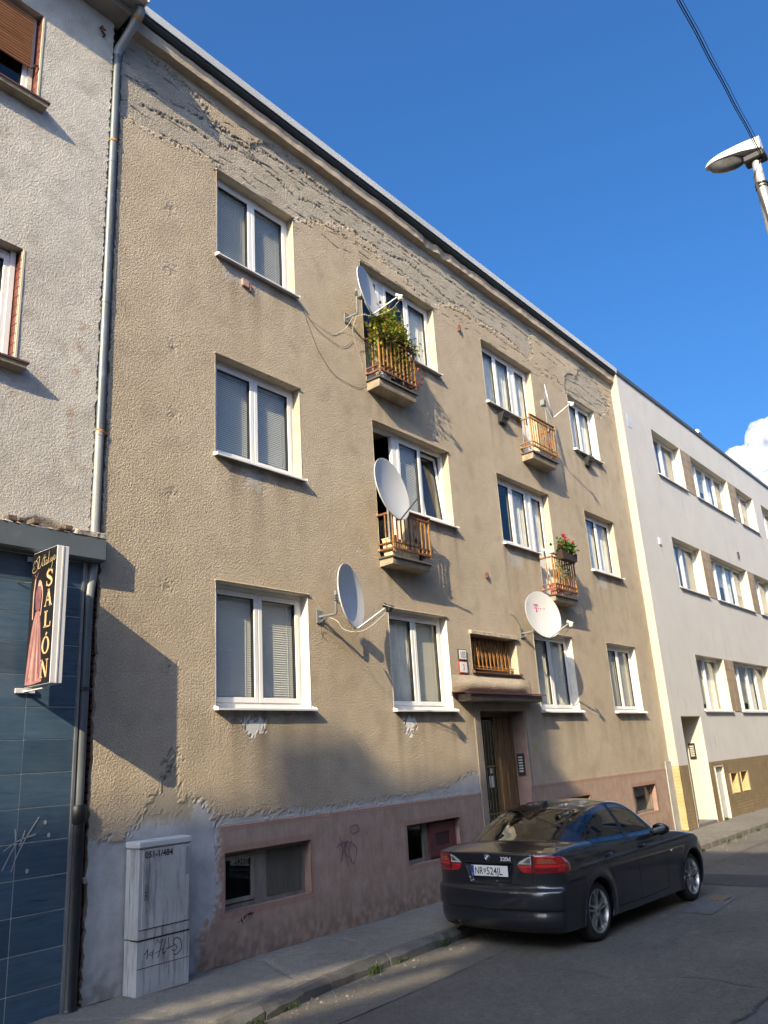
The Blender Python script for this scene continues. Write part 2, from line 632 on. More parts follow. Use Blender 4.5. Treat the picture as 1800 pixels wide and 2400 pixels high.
# kerb stones, one by one
x = -3.0
k = 0
while x < 34:
    near = x < 10.5
    L = random.uniform(0.8, 1.05) if near else 0.5
    y0, y1 = kerb_y(x), kerb_y(x + L)
    g = 0.020
    top = random.uniform(-0.022, 0.004) if near else 0.0
    mb = MB()
    j = (lambda s: random.uniform(-s, s)) if near else (lambda s: 0.0)
    # cross-section with a worn upper edge, swept over the stone's length
    nseg = 5
    vs, fs = [], []
    for q in range(nseg + 1):
        t = q / nseg
        xx = x + g / 2 + (L - g) * t
        yy = y0 + (y1 - y0) * t
        ch = (0.03 + abs(j(0.03))) if near else 0.018
        zt = top + j(0.006)
        vs += [(xx, yy + 0.135, -0.16), (xx, yy + 0.135, zt), (xx, yy + ch + 0.01, zt + j(0.004)), (xx, yy + j(0.008), zt - ch + j(0.01)), (xx, yy - 0.012 + j(0.006), -0.16)]
    for q in range(nseg):
        for r in range(4):
            fs.append((q * 5 + r, q * 5 + r + 1, q * 5 + r + 6, q * 5 + r + 5))
    fs += [(0, 1, 2, 3, 4), tuple(nseg * 5 + r for r in (4, 3, 2, 1, 0))]
    mb.add(vs, fs)
    mb.build('kerb_stone', (M_KERB if k % 3 else M_KERB3) if near else M_KERB2, pavement)
    x += L
    k += 1
# far pavement on the camera's side of the street
pavement_b = tag(bx('pavement', M_PAVE, None, -80, 120, -12.6, -5.95, -0.18, -0.004), kind='structure')
x = -12.0
opk = None
while x < 20:
    o = bx('kerb_stone', M_KERB2, pavement_b, x + .005, x + 0.995, -5.95, -5.82, -0.17, 0.0, bev=0.012)
    x += 1.0

# weeds growing in the kerb joint
M_WEED = pm('weed_leaf', (0.045, 0.075, 0.02), 0.6, 0, 0.45, 30)
def weed(x, y, z, h, n, label, spread=0.6):
    o = thing('weed', (x, y, z), label, 'weed', 'weeds along the kerb')
    mb = MB()
    for i in range(int(n * 2.2)):
        a = random.uniform(0, 2 * math.pi)
        l = h * random.uniform(0.5, 1.1)
        sp = spread * l * random.uniform(0.3, 1)
        w = random.uniform(0.003, 0.007)
        bx_, by_ = random.gauss(0, .05) + x, random.gauss(0, .015) + y
        dx, dy = math.cos(a), math.sin(a)
        if dy > 0: dy *= 0.4
        p = [Vector((bx_, by_, z)), Vector((bx_ + dx * sp * .4, by_ + dy * sp * .4, z + l * .65)), Vector((bx_ + dx * sp, by_ + dy * sp, z + l * random.uniform(.6, 1)))]
        s = Vector((-dy, dx, 0)) * w
        mb.add([p[0] - s * .5, p[0] + s * .5, p[1] + s, p[1] - s, p[2]], [(0, 1, 2, 3), (3, 2, 4)])
    mb.build('blades', M_WEED, o)
weed(2.36, -1.36, -0.108, 0.11, 26, 'leafy green weed clump in the kerb gutter behind the car, widest tuft', 0.8)
weed(1.12, -1.45, -0.108, 0.06, 18, 'small weed at the kerb gap below the grey cabinet', 0.8)
weed(0.62, -1.55, -0.108, 0.07, 22, 'weed tuft under broken kerb stone at the bottom edge')
weed(2.85, -1.31, -0.108, 0.05, 26, 'low weed strip against kerb just short of the car')
weed(3.62, -1.31, -0.108, 0.09, 30, 'dark weed tuft at kerb beside the rear bumper of the car')
for xx, lb in ((11.9, 'small grass tuft at kerb right in front of the car nose'), (13.4, 'longest green grass tuft along the sunlit far kerb'), (14.2, 'grass tuft at the kerb opposite the tiled niche entrance'), (15.6, 'far grass tuft on sunlit kerb towards the edge of view'), (17.2, 'farthest grass tuft on the sunlit kerb')):
    weed(xx, -1.34, -0.108, 0.07, 34, lb, 1.0)
weed(16.9, -0.27, 0.0, 0.08, 40, 'thin grass growing at foot of small white plinth door', 1.0)

# grit and bits of mortar washed into the gutter
gm = MB()
for i in range(900):
    gx_ = random.uniform(-.5, 18)
    gy_ = kerb_y(gx_) - abs(random.gauss(0, .16)) - .01
    r_ = random.uniform(.003, .010) if random.random() < .93 else random.uniform(.012, .022)
    zz_ = -.1145
    a_ = random.uniform(0, 3)
    c_, s_ = math.cos(a_) * r_, math.sin(a_) * r_
    gm.add([(gx_ + c_, gy_ + s_, zz_), (gx_ - s_, gy_ + c_, zz_), (gx_ - c_, gy_ - s_ * .7, zz_), (gx_ + s_, gy_ - c_, zz_), (gx_, gy_, zz_ + r_)], [(0, 1, 4), (1, 2, 4), (2, 3, 4), (3, 0, 4)])
for i in range(420):
    gx_ = random.uniform(-.3, 14)
    gy_ = random.uniform(kerb_y(gx_) + .15, -.02) if random.random() < .5 else -abs(random.gauss(0, .08)) - .02
    r_ = random.uniform(.003, .009)
    gm.add([(gx_ + r_, gy_, .001), (gx_, gy_ + r_, .001), (gx_ - r_, gy_, .001), (gx_, gy_ - r_, .001), (gx_, gy_, r_)], [(0, 1, 4), (1, 2, 4), (2, 3, 4), (3, 0, 4)])
tag(gm.build('grit', pm('grit', (0.20, 0.18, 0.15), 0.9, 0, 0.4, 30), None, fix=False), 'fine grit and mortar crumbs along the kerb and wall foot', 'grit', kind='stuff')
# hairline cracks in the carriageway
ck = MB()
for pts in ([(4.2, -3.2), (4.6, -3.5), (4.9, -3.45), (5.5, -3.9), (6.0, -4.2), (6.2, -4.6)], [(3.0, -2.6), (3.3, -3.0), (3.2, -3.5), (3.5, -4.1), (3.4, -4.7)], [(9.8, -2.3), (10.6, -2.5), (11.6, -2.4), (13, -2.6)], [(7.4, -3.6), (7.9, -4.0), (8.2, -4.5)]):
    q = [(x + random.uniform(-.02, .02), y + random.uniform(-.02, .02)) for x, y in curve_pts(pts, 8)]
    stroke(ck, q, [random.uniform(.003, .011) for _ in q], lambda x, y: (x, y, -0.1155))
tag(ck.build('cracks', M_ASPH2, road, fix=False), kind='stuff')
# ---------------------------------------------------------------- the other side of the street (shade and reflections)
M_OPPA = pm('opposite_render', (0.42, 0.37, 0.30), 0.9, 0, 0.1, 0.4)
M_OPPB = pm('opposite_cream', (0.55, 0.48, 0.36), 0.9, 0, 0.1, 0.4)
M_TILE = pm('roof_tile', (0.20, 0.10, 0.07), 0.85, 0, 0.3, 5)
M_DARKG = pm('dark_glass', (0.02, 0.025, 0.03), 0.06, 0, 0.05, 1)
M_ZINC = pm('zinc_sheet', (0.34, 0.36, 0.38), 0.42, 0.7, 0.15, 2)
M_PVC = pm('white_pvc', (0.78, 0.78, 0.77), 0.35, 0, 0.05, 2, stain=((0.60, 0.58, 0.53), 5, 0.58, (3, 3, .5)))

oa = thing('tall_apartment_block', (-50, -18, 0), 'tall flat-roofed block across the street with shade boards added on its roof', 'building')
bx('wall', M_OPPA, oa, -78, -29.6, -26, -12.6, -0.2, 18.3)
def opp_windows(par, xs, zs, y, w, h):
    for z in zs:
        for x in xs:
            wo = bx('window', M_PVC, par, x, x + w, y, y + 0.06, z, z + h)
            bx('pane', M_DARKG, wo, x + .09, x + w - .09, y + 0.055, y + 0.075, z + .09, z + h - .09)
opp_windows(oa, np.arange(-44, -31, 3.2), np.arange(1.5, 17, 2.95), -12.6, 1.5, 1.5)
# unseen rooftop boards added to shade the facade; slots let sun streaks through
hb = MB()
xl, xc, yb, xo = -78.0, -29.6, -12.6, -36.2
def board(x0, x1, z0, z1, d=0.12):
    hb.box(x0, x1, yb - d, yb, z0, z1)
top_base = 23.72
board(xl, xo, 18.45, top_base)                 # closed part

zc_ = lambda x: 18.92 - .26 * (x + 30.6)
for lo_, hi_ in ((None, -.15), (.15, .41), (.71, None)):     # slanting boards with two open slots
    hb.prism([(xo, 18.3 if lo_ is None else zc_(xo) + lo_), (xc, 18.3 if lo_ is None else zc_(xc) + lo_),
              (xc, top_base if hi_ is None else zc_(xc) + hi_), (xo, top_base if hi_ is None else zc_(xo) + hi_)], yb - .06, yb, 'y')
hb.box(xc - .12, xc, -26, yb - .065, 18.3, 24.02)  # board round the corner
hb.build('shade_boards', pm('shade_board_grey', (0.25, 0.24, 0.22), 0.8), oa)
for i, (x0, x1, z1) in enumerate([(-36.4, -34.85, 24.62), (-34.85, xc, 24.02), (-31.85, -30.0, 24.95)]):  # caps added to step the outline of the cast shade
    bx('shade_board_cap', pm('shade_board_grey', (0.25, 0.24, 0.22), 0.8), oa, x0, x1, yb - 0.3 - .01 * i, yb - 0.13, 23.4, z1)

ob = thing('cream_house', (-14, -17, 0), 'cream two-storey house with red tiled roof across the street', 'building')
bx('wall', M_OPPB, ob, -27.5, 0.9, -22, -12.6, -0.2, 6.9)
rf = MB().prism([(-12.2, 6.9), (-17.3, 10.4), (-22.4, 6.9), (-22.4, 7.1), (-17.3, 10.62), (-12.2, 7.1)], -27.8, 0.95, 'x')
roof_b = rf.build('roof', M_TILE, ob)
for rx_ in np.arange(-24, 0, 6.0):
    d = MB().box(rx_, rx_ + 1.5, -15.4, -13.9, 7.6, 9.6)
    do = d.build('dormer', M_OPPB, ob)
    bx('dormer_window', M_DARKG, do, rx_ + .25, rx_ + 1.25, -13.93, -13.88, 8.4, 9.4)
for rx_ in (-18, -3):
    bx('chimney', pm('chimney_brick', (0.28, 0.13, 0.09), 0.9), ob, rx_, rx_ + .8, -17.8, -17.0, 10.0, 11.7)
opp_windows(ob, np.arange(-10, 0, 2.9), (1.3, 4.3), -12.6, 1.3, 1.6)
oc_ = thing('cream_block', (25, -17, 0), 'cream four-storey block across the street with white windows', 'building')
bx('wall', pm('opposite_block_cream', (0.62, 0.53, 0.38), 0.9, 0, 0.08, 0.4), oc_, 1.0, 60, -24, -12.6, -0.2, 11.8)
bx('roof_edge', M_ZINC, oc_, 0.97, 60, -24, -12.3, 11.8, 12.0)
opp_windows(oc_, np.arange(2.4, 40, 2.9), (1.2, 4.1, 7.0, 9.7), -12.6, 1.5, 1.5)
# ---------------------------------------------------------------- the cloud behind the roofs
def cloud(direction, dist):
    import bmesh
    d_ = Vector(direction).normalized()
    c = np.array(d_ * dist)
    side = np.array(d_.cross(Vector((0, 0, 1))).normalized())
    upv = np.array((0, 0, 1.0))
    dv = np.array(d_)
    r = np.random.default_rng(5)
    bm = bmesh.new()
    bmesh.ops.create_icosphere(bm, subdivisions=3, radius=1)
    SV = np.array([v.co[:] for v in bm.verts])
    SF = np.array([[v.index for v in f.verts] for f in bm.faces])
    bm.free()
    Vs, Fs, n0 = [], [], 0
    blobs = []
    for i in range(70):
        u, w = r.uniform(-1, 1), r.uniform(0, 1) ** 1.2
        if w > 1.0 - abs(u) ** 1.4:
            continue
        blobs.append((u * .078, w * .070, r.uniform(-.03, .03), .010 + .014 * r.random() * (1 - w * .5)))
    for (u, w, q, rad) in list(blobs):
        for k in range(9):      # small puffs budding from each big one
            v = r.standard_normal(3)
            v /= np.linalg.norm(v)
            blobs.append((u + v[0] * rad * .85, w + v[2] * rad * .85, q + v[1] * rad * .85, rad * r.uniform(.16, .42)))
    for (u, w, q, rad) in blobs:
        p = c + side * u * dist + upv * w * dist + dv * q * dist
        n = SV / np.linalg.norm(SV, axis=1, keepdims=True)
        ph = r.uniform(0, 6, 6)
        wv = 1 + .09 * np.sin(n[:, 0] * 5 + ph[0]) * np.sin(n[:, 1] * 6 + ph[1]) + .07 * np.sin(n[:, 2] * 9 + ph[2]) * np.sin(n[:, 0] * 8 + ph[3]) + .05 * np.sin(n[:, 1] * 15 + ph[4]) * np.sin(n[:, 2] * 14 + ph[5])
        Vs.append(p + n * rad * dist * wv[:, None])
        Fs.append(SF + n0)
        n0 += len(SV)
    m, nt, b, out = nodes_of('cloud_vapour')
    nt.nodes.remove(b)
    vs_ = N(nt, 'VolumeScatter')
    vs_.inputs['Color'].default_value = (1, 1, 1, 1)
    vs_.inputs['Density'].default_value = 0.022
    nt.links.new(vs_.outputs[0], out.inputs['Volume'])
    o = raw_mesh('cloud', np.concatenate(Vs), np.concatenate(Fs), m)
    return tag(o, 'bright white cumulus cloud rising behind the pale building roof', 'cloud', kind='stuff')
cloud((0.936, 0.172, 0.273), 3000)
# ---------------------------------------------------------------- beige apartment building
RW = 14.5
BLD = thing('apartment_building', (7.25, 4, 0), 'beige rough-rendered apartment building with crumbling plaster under its eaves', 'building')
# openings: x0, x1, z0, z1
OPEN = {
    'G1': (1.47, 2.97, 2.54, 3.99), 'G2': (4.615, 6.07, 2.54, 3.99), 'G3': (8.83, 10.35, 2.54, 3.99), 'G4': (11.96, 13.45, 2.54, 3.99),
    'M1': (1.46, 2.94, 5.535, 6.91), 'M2': (5.19, 6.54, 5.535, 6.91), 'M2d': (4.51, 5.19, 4.72, 6.91),
    'M3': (8.12, 9.44, 5.535, 6.91), 'M3d': (9.44, 10.11, 4.72, 6.91), 'M4': (11.78, 13.30, 5.535, 6.91),
    'T1': (1.48, 2.92, 8.345, 9.71), 'T2': (5.115, 6.465, 8.345, 9.71), 'T2d': (4.44, 5.115, 7.55, 9.71),
    'T3': (8.06, 9.37, 8.345, 9.71), 'T3d': (9.37, 10.03, 7.58, 9.71), 'T4': (11.73, 13.12, 8.345, 9.71),
    'S': (6.71, 8.17, 3.16, 3.78), 'D': (6.77, 8.15, 0.0, 2.55),
    'B1': (1.59, 2.88, 0.48, 1.055), 'B2': (4.715, 5.965, 0.525, 1.035), 'B3': (9.03, 10.28, 0.52, 1.045), 'B4': (12.25, 13.46, 0.512, 1.055),
}
holes = list(OPEN.values())
def facade_fields(z_lo, z_hi, step, sd0):
    global xs, zs, X, Z, H, A1, A2, A3
    xs = grid_lines(0.0, RW, step, [v for h in holes for v in h[:2]])
    zs = grid_lines(z_lo, z_hi, step, [v for h in holes for v in h[2:]] + [1.316])
    X, Z = np.meshgrid(xs, zs)
    wob = fnoise(X.shape, step, 0.05, 0.4, 21) * 0.035
    wob2 = fnoise(X.shape, step, 0.04, 0.2, 22) * 0.008
    Xw, Zw = X + wob + wob2, Z + np.roll(wob, 133, 1) * 0.7 + np.roll(wob2, 77, 0)
    # areas with their own surface
    dmg1 = [(-.1, 9.65), (.26, 9.63), (.56, 9.68), (.76, 9.70), (1.15, 9.84), (1.46, 9.83), (1.47, 9.70), (2.93, 9.69), (3.35, 9.89), (3.9, 10.13), (4.3, 10.26),
            (4.75, 10.2), (5.2, 10.05), (5.8, 9.95), (6.43, 9.74), (6.75, 9.9), (7.06, 10.05), (7.77, 10.2), (8.0, 10.1), (8.9, 10.17), (9.6, 10.12), (10.0, 9.93), (10.3, 10.22), (10.25, 10.4),
            (10.3, 10.7), (10.24, 11.1), (4.23, 11.1), (4.23, 10.93), (3.66, 10.66), (3.29, 10.71), (2.89, 10.81), (2.56, 10.83), (2.14, 10.6), (2.09, 10.42),
            (1.75, 10.48), (1.46, 10.49), (1.26, 10.67), (.94, 10.79), (.57, 10.83), (.15, 10.84), (-.1, 11.1)]
    dmg2 = [(11.72, 9.87), (11.79, 10.22), (12.13, 10.4), (12.39, 10.34), (12.65, 10.72), (13.1, 10.84), (13.65, 10.62), (13.8, 10.37), (14.23, 10.19), (13.9, 9.95), (13.4, 9.6), (13.1, 9.73), (11.72, 9.73)]
    d1, d2 = sd_poly(Xw, Zw, dmg1), sd_poly(Xw, Zw, dmg2)
    dd = np.minimum(d1, d2)
    DAM = sst(0.014, -0.014, dd)
    grey = [(-.2, -.1), (-.2, 1.335), (.42, 1.333), (.5, 1.46), (.64, 1.49), (.8, 1.5), (1.02, 1.45), (1.08, 1.56), (1.28, 1.64), (1.44, 1.44), (1.5, 1.32), (1.515, .56), (1.4, .43), (1.27, .35), (1.27, -.1)]
    sg = sd_poly(Xw, Zw, grey)
    strip = [(1.45, 1.30), (1.5, 1.42), (3.2, 1.40), (4.8, 1.43), (5.7, 1.47), (6.1, 1.56), (6.45, 1.66), (6.7, 1.55), (6.78, 1.30)]
    GREY = np.maximum(sst(0.022, -0.018, sg), 0.85 * sst(0.02, -0.03, sd_poly(Xw, Zw, strip)) * (Z > 1.3))
    mort = [(.53, 1.44), (.65, 1.63), (.8, 1.8), (.83, 1.87), (.9, 1.88), (.87, 2.13), (.96, 2.12), (.99, 1.87), (.98, 1.66), (1.2, 1.6), (1.1, 1.46)]
    MORT = sst(0.02, -0.015, sd_poly(Xw, Zw, mort))
    wp1 = [(1.89, 2.45), (2.02, 2.43), (2.17, 2.45), (2.2, 2.38), (2.16, 2.27), (2.06, 2.25), (2.03, 2.2), (1.99, 2.26), (1.9, 2.3)]
    wp2 = [(4.82, 2.46), (5.09, 2.455), (5.05, 2.33), (4.93, 2.19), (4.86, 2.26), (4.83, 2.36)]
    wp3 = [(1.55, 2.55), (1.57, 2.47), (1.9, 2.45), (2.4, 2.5), (2.5, 2.46), (2.9, 2.48), (2.9, 2.55)]
    WHITE = np.maximum(sst(0.012, -0.01, sd_poly(Xw, Zw, wp1)), sst(0.012, -0.01, sd_poly(Xw, Zw, wp2)))
    GREY = np.maximum(GREY, 0.55 * sst(0.012, -0.01, sd_poly(Xw, Zw, wp3)))
    under = np.zeros_like(X)
    for k_, (a, b, c) in {'M1': (1.9, 2.25, 5.25), 'M4': (12.0, 12.4, 5.2), 'M3': (8.25, 8.75, 5.15), 'T1': (1.6, 2.3, 8.1)}.items():
        under = np.maximum(under, 0.5 * sst(0.06, -0.06, np.maximum(np.abs(Xw - (a + b) / 2) - (b - a) / 2, np.abs(Zw - c - .15) - 0.14)))
    HOLES_PATCH = [(.75, 8.68), (.77, 7.79), (.82, 6.74), (.85, 5.87), (.84, 4.91), (.82, 3.83), (.86, 2.98)]
    PATCH = np.zeros_like(X)
    PIT = np.zeros_like(X)
    for (a, b) in HOLES_PATCH:
        r = np.hypot((Xw - a) / 1.0, (Zw - b) / 1.25)
        PATCH = np.maximum(PATCH, sst(0.085, 0.05, r))
        PIT = np.maximum(PIT, sst(0.022, 0.008, np.hypot(X - a, Z - b)))
    PINK = (sst(1.31, 1.316, -Z + 2.632) * (1 - sst(0.012, -0.012, sg)))
    BORD = np.zeros_like(X)
    for q in ('B1', 'B2', 'B3', 'B4'):
        a, b, c, d = OPEN[q]
        e = np.maximum(np.abs(X - (a + b) / 2) - (b - a) / 2, np.abs(Z - (c + d) / 2) - (d - c) / 2)
        BORD = np.maximum(BORD, (e < 0.055) * 1.0)
    BORD = np.maximum(BORD, (np.abs(Z - 1.292) < 0.026) * (X > 1.5)) * PINK
    # relief
    st = 0.0007 * fnoise(X.shape, step, 0.022, 0.05, 31) + 0.0004 * fnoise(X.shape, step, 0.05, 0.12, 32)
    big = 0.0010 * fnoise(X.shape, step, 0.5, 3.0, 33)
    smooth_area = np.clip(DAM * 0.75 + GREY * 0.92 + MORT * 0.9 + WHITE + PATCH * 0.8 + PINK * 0.86, 0, 1)
    H = st * (1 - smooth_area) + big
    H += -0.018 * DAM + 0.002 * WHITE + 0.0008 * GREY + 0.012 * PINK + 0.001 * BORD - 0.001 * PATCH - 0.010 * PIT
    # loose edge of the render standing a little off round the damage
    H += 0.002 * np.exp(-((dd - 0.03) / 0.025) ** 2) * (dd > 0)
    # layered substrate and cracks
    CR = np.zeros_like(X)
    cn = fnoise(X.shape, step, 0.25, 1.6, 41)
    cn2 = fnoise(X.shape, step, 0.12, 0.5, 42)
    lay = np.zeros_like(X)
    for i, z0 in enumerate([9.74, 9.89, 10.02, 10.37, 10.50, 10.62, 10.76]):
        line = z0 + 0.025 * np.interp(xs, np.arange(-1, 16, 0.35), RNG.standard_normal(len(np.arange(-1, 16, 0.35))))[None] + 0.005 * np.interp(xs, np.arange(-1, 16, 0.06), RNG.standard_normal(len(np.arange(-1, 16, 0.06))))[None]
        on = sst(-0.2, 0.7, np.roll(cn, i * 37, 1))
        CR = np.maximum(CR, on * np.exp(-((Z - line) / (0.0055 + 0.005 * np.clip(cn2, 0, 1))) ** 2))
        lay += 0.0005 * np.tanh((Z - line) / 0.02) * on
    main = [(0.3, 9.98), (1.14, 10.16), (1.5, 10.14), (1.83, 10.3), (2.31, 10.32), (2.64, 10.27), (3.02, 10.16), (3.48, 10.29), (3.85, 10.24), (4.47, 10.26), (5.07, 10.25), (5.35, 10.27), (5.83, 10.4),
            (6.26, 10.35), (6.6, 10.25), (7.08, 10.16), (7.66, 10.25), (7.93, 10.16), (8.31, 10.18), (9.0, 10.2), (9.7, 10.16)]
    for ln, wd in ((main, 0.020), ([(3.3, 9.95), (4.2, 10.03), (5.2, 10.12), (6.1, 10.08), (7.0, 9.99), (7.8, 10.06), (8.8, 10.04), (9.9, 10.02)], 0.010), ([(0.02, 10.28), (.6, 10.33), (1.2, 10.42), (2.0, 10.5), (2.7, 10.62), (3.4, 10.55), (4.3, 10.62), (5.4, 10.58), (6.6, 10.63), (8.0, 10.6), (9.4, 10.64), (10.2, 10.6)], 0.013), ([(11.8, 10.15), (12.51, 10.23), (13.25, 10.17), (14.19, 10.16)], 0.014), ([(11.84, 9.88), (12.42, 9.93), (13.3, 9.92)], 0.016), ([(0.86, 2.12), (.84, 2.0), (.87, 1.9), (.85, 1.86)], 0.013),
                   ([(10.3, 9.9), (10.8, 9.85), (11.3, 9.95), (11.72, 9.85)], 0.010)):
        cdist = seg_dist(Xw, Z + (Zw - Z) * 0.5, ln)
        CR = np.maximum(CR, np.exp(-(cdist / wd) ** 2) * np.clip(0.9 + 0.5 * cn2, 0.2, 1))
    edge_crack = np.exp(-((dd + 0.008) / 0.012) ** 2) * np.clip(0.5 + cn, 0, 1)
    H += lay * DAM - 0.016 * CR * np.maximum(DAM, (CR > 0.3)) - 0.006 * edge_crack
    H += DAM * (0.0002 * fnoise(X.shape, step, 0.03, 0.14, 43) + 0.0006 * fnoise(X.shape, step, 0.15, 0.6, 44))
    # dirt that has a shape of its own: runs under sills and slabs; the wall foot is darker too
    ST = np.zeros_like(X)
    vs_n = np.interp(xs, np.arange(-1, 16, .11), np.random.default_rng(51).standard_normal(len(np.arange(-1, 16, .11))))
    for q in ('M1', 'M2', 'M3', 'M4', 'T1', 'T2', 'T3', 'T4', 'G1', 'G2', 'G3', 'G4'):
        a, b, c, d = OPEN[q]
        run = sst(a - .12, a + .03, xs) * sst(b + .15, b - .02, xs) * np.clip(0.5 + 0.5 * vs_n, 0, 1.3)
        ST = np.maximum(ST, run[None] * np.exp(-np.clip(c - Z, 0, 9) / 0.55) * (Z < c) * 0.75)
    for q, (sx0, sx1, sz) in {'b1': (4.45, 5.45, 4.58), 'b2': (4.4, 5.42, 7.38), 'b3': (9.2, 10.3, 7.42), 'b4': (9.35, 10.4, 4.57)}.items():
        run = sst(sx0 - .1, sx0 + .1, xs) * sst(sx1 + .1, sx1 - .1, xs) * np.clip(0.5 + 0.5 * vs_n, 0, 1.2)
        ST = np.maximum(ST, run[None] * np.exp(-np.clip(sz - Z, 0, 9) / 0.5) * (Z < sz) * 0.5)
    blot = fnoise(X.shape, step, 0.4, 1.8, 52)
    ST = np.maximum(ST, 0.20 * sst(0.3, 2.2, blot) * (1 - DAM))
    RUNL = np.exp(-((X - 13.55 + 0.05 * (Z - 4)) / 0.05) ** 2) * sst(5.4, 4.9, Z) * sst(2.0, 2.6, Z) * 0.6 + np.exp(-((X - 10.75) / 0.09) ** 2) * sst(2.5, 2.3, Z) * sst(1.4, 2.0, Z) * 0.5
    low = sst(0.5, 0.0, Z) * np.clip(0.6 + 0.4 * fnoise(X.shape, step, 0.1, 0.6, 53), 0, 1)
    A1 = np.stack([DAM, np.clip(GREY + under, 0, 1), ST, PINK], -1)
    A2 = np.stack([np.clip(CR * np.maximum(DAM, CR > 0.3) + edge_crack * 0.7 + PIT, 0, 1), np.clip(WHITE, 0, 1), np.clip(MORT + PATCH * 0.55, 0, 1), np.clip(BORD, 0, 1)], -1)
    A3 = np.stack([RUNL, low, np.zeros_like(X), np.ones_like(X)], -1)

def facade_material():
    m, nt, b, out = nodes_of('rough_render')
    at = [N(nt, 'VertexColor', layer_name=n) for n in ('zone', 'wear', 'run')]
    sp = [N(nt, 'SeparateColor') for _ in at]
    for a, s in zip(at, sp):
        nt.links.new(a.outputs[0], s.inputs[0])
    dam, gry, sta, pnk = sp[0].outputs[0], sp[0].outputs[1], sp[0].outputs[2], at[0].outputs[1]
    crk, wht, mor, brd = sp[1].outputs[0], sp[1].outputs[1], sp[1].outputs[2], at[1].outputs[1]
    rnl, lowm = sp[2].outputs[0], sp[2].outputs[1]
    n_big = noise_tex(nt, 0.45, 5, 0.6)
    n_mid = noise_tex(nt, 4.5, 6, 0.65)
    n_fine = noise_tex(nt, 75, 3, 0.7)
    n_gr = noise_tex(nt, 42, 3, 0.6)
    base = ramp(nt, n_big, [(0.26, (0.415, 0.342, 0.250)), (0.5, (0.485, 0.407, 0.304)), (0.74, (0.535, 0.462, 0.36))])
    base = mixc(nt, 0.6, base, ramp(nt, n_mid, [(0.3, 0.87), (0.7, 1.12)]), 'MULTIPLY')
    base = mixc(nt, 0.75, base, ramp(nt, n_fine, [(0.28, 0.5), (0.5, 1.0), (0.72, 1.4)]), 'MULTIPLY')
    sub = ramp(nt, noise_tex(nt, 2.2, 6, 0.7, stretch=(1, 1, 3)), [(0.3, (0.33, 0.295, 0.24)), (0.6, (0.43, 0.39, 0.325)), (0.8, (0.49, 0.455, 0.39))])
    c = mixc(nt, mth(nt, 'MULTIPLY', sta, 0.75), base, (0.155, 0.125, 0.09))
    c = mixc(nt, mth(nt, 'MULTIPLY', rnl, 0.8), c, (0.50, 0.43, 0.32))
    c = mixc(nt, dam, c, sub)
    gcol = ramp(nt, noise_tex(nt, 3.2, 6, 0.65), [(0.3, (0.34, 0.345, 0.34)), (0.6, (0.50, 0.51, 0.51)), (0.8, (0.58, 0.59, 0.59))])
    c = mixc(nt, gry, c, gcol)
    c = mixc(nt, mor, c, mixc(nt, n_mid, (0.30, 0.26, 0.195), (0.40, 0.36, 0.29)))
    pk = ramp(nt, n_mid, [(0.25, (0.33, 0.235, 0.185)), (0.5, (0.395, 0.285, 0.225)), (0.75, (0.44, 0.33, 0.27))])
    pk = mixc(nt, 0.5, pk, ramp(nt, noise_tex(nt, 16, 4, 0.7, stretch=(1, 1, 0.25)), [(0.3, 0.72), (0.7, 1.2)]), 'MULTIPLY')
    pk = mixc(nt, mth(nt, 'MULTIPLY', brd, 0.4), pk, (0.33, 0.15, 0.105))
    c = mixc(nt, pnk, c, pk)
    c = mixc(nt, mth(nt, 'MULTIPLY', lowm, 0.5), c, (0.10, 0.07, 0.05))
    c = mixc(nt, wht, c, (0.66, 0.67, 0.67))
    c = mixc(nt, mth(nt, 'MULTIPLY', crk, 0.8), c, (0.06, 0.048, 0.038))
    nt.links.new(c, b.inputs['Base Color'])
    b.inputs['Roughness'].default_value = 0.95
    b.inputs['Specular IOR Level'].default_value = 0.15
    inv = mth(nt, 'SUBTRACT', 1.0, mth(nt, 'ADD', mth(nt, 'MULTIPLY', gry, 0.9), mth(nt, 'ADD', wht, mth(nt, 'ADD', mth(nt, 'MULTIPLY', pnk, 0.75), mth(nt, 'MULTIPLY', mor, 0.8))), True), True)
    comb = noise_tex(nt, 22, 3, 0.6, stretch=(2.2, 1, 0.35))
    hgt = mth(nt, 'ADD', mth(nt, 'MULTIPLY', n_gr, 1.0), mth(nt, 'MULTIPLY', n_fine, 0.55))
    hgt = mth(nt, 'ADD', mth(nt, 'MULTIPLY', hgt, inv), mth(nt, 'MULTIPLY', comb, mth(nt, 'MULTIPLY', dam, 0.45)))
    hgt = mth(nt, 'ADD', hgt, mth(nt, 'MULTIPLY', noise_tex(nt, 40, 4, 0.7), 0.12))
    bump(nt, b, hgt, 0.020)
    MATS['rough_render'] = m
    return m
M_FAC = facade_material()
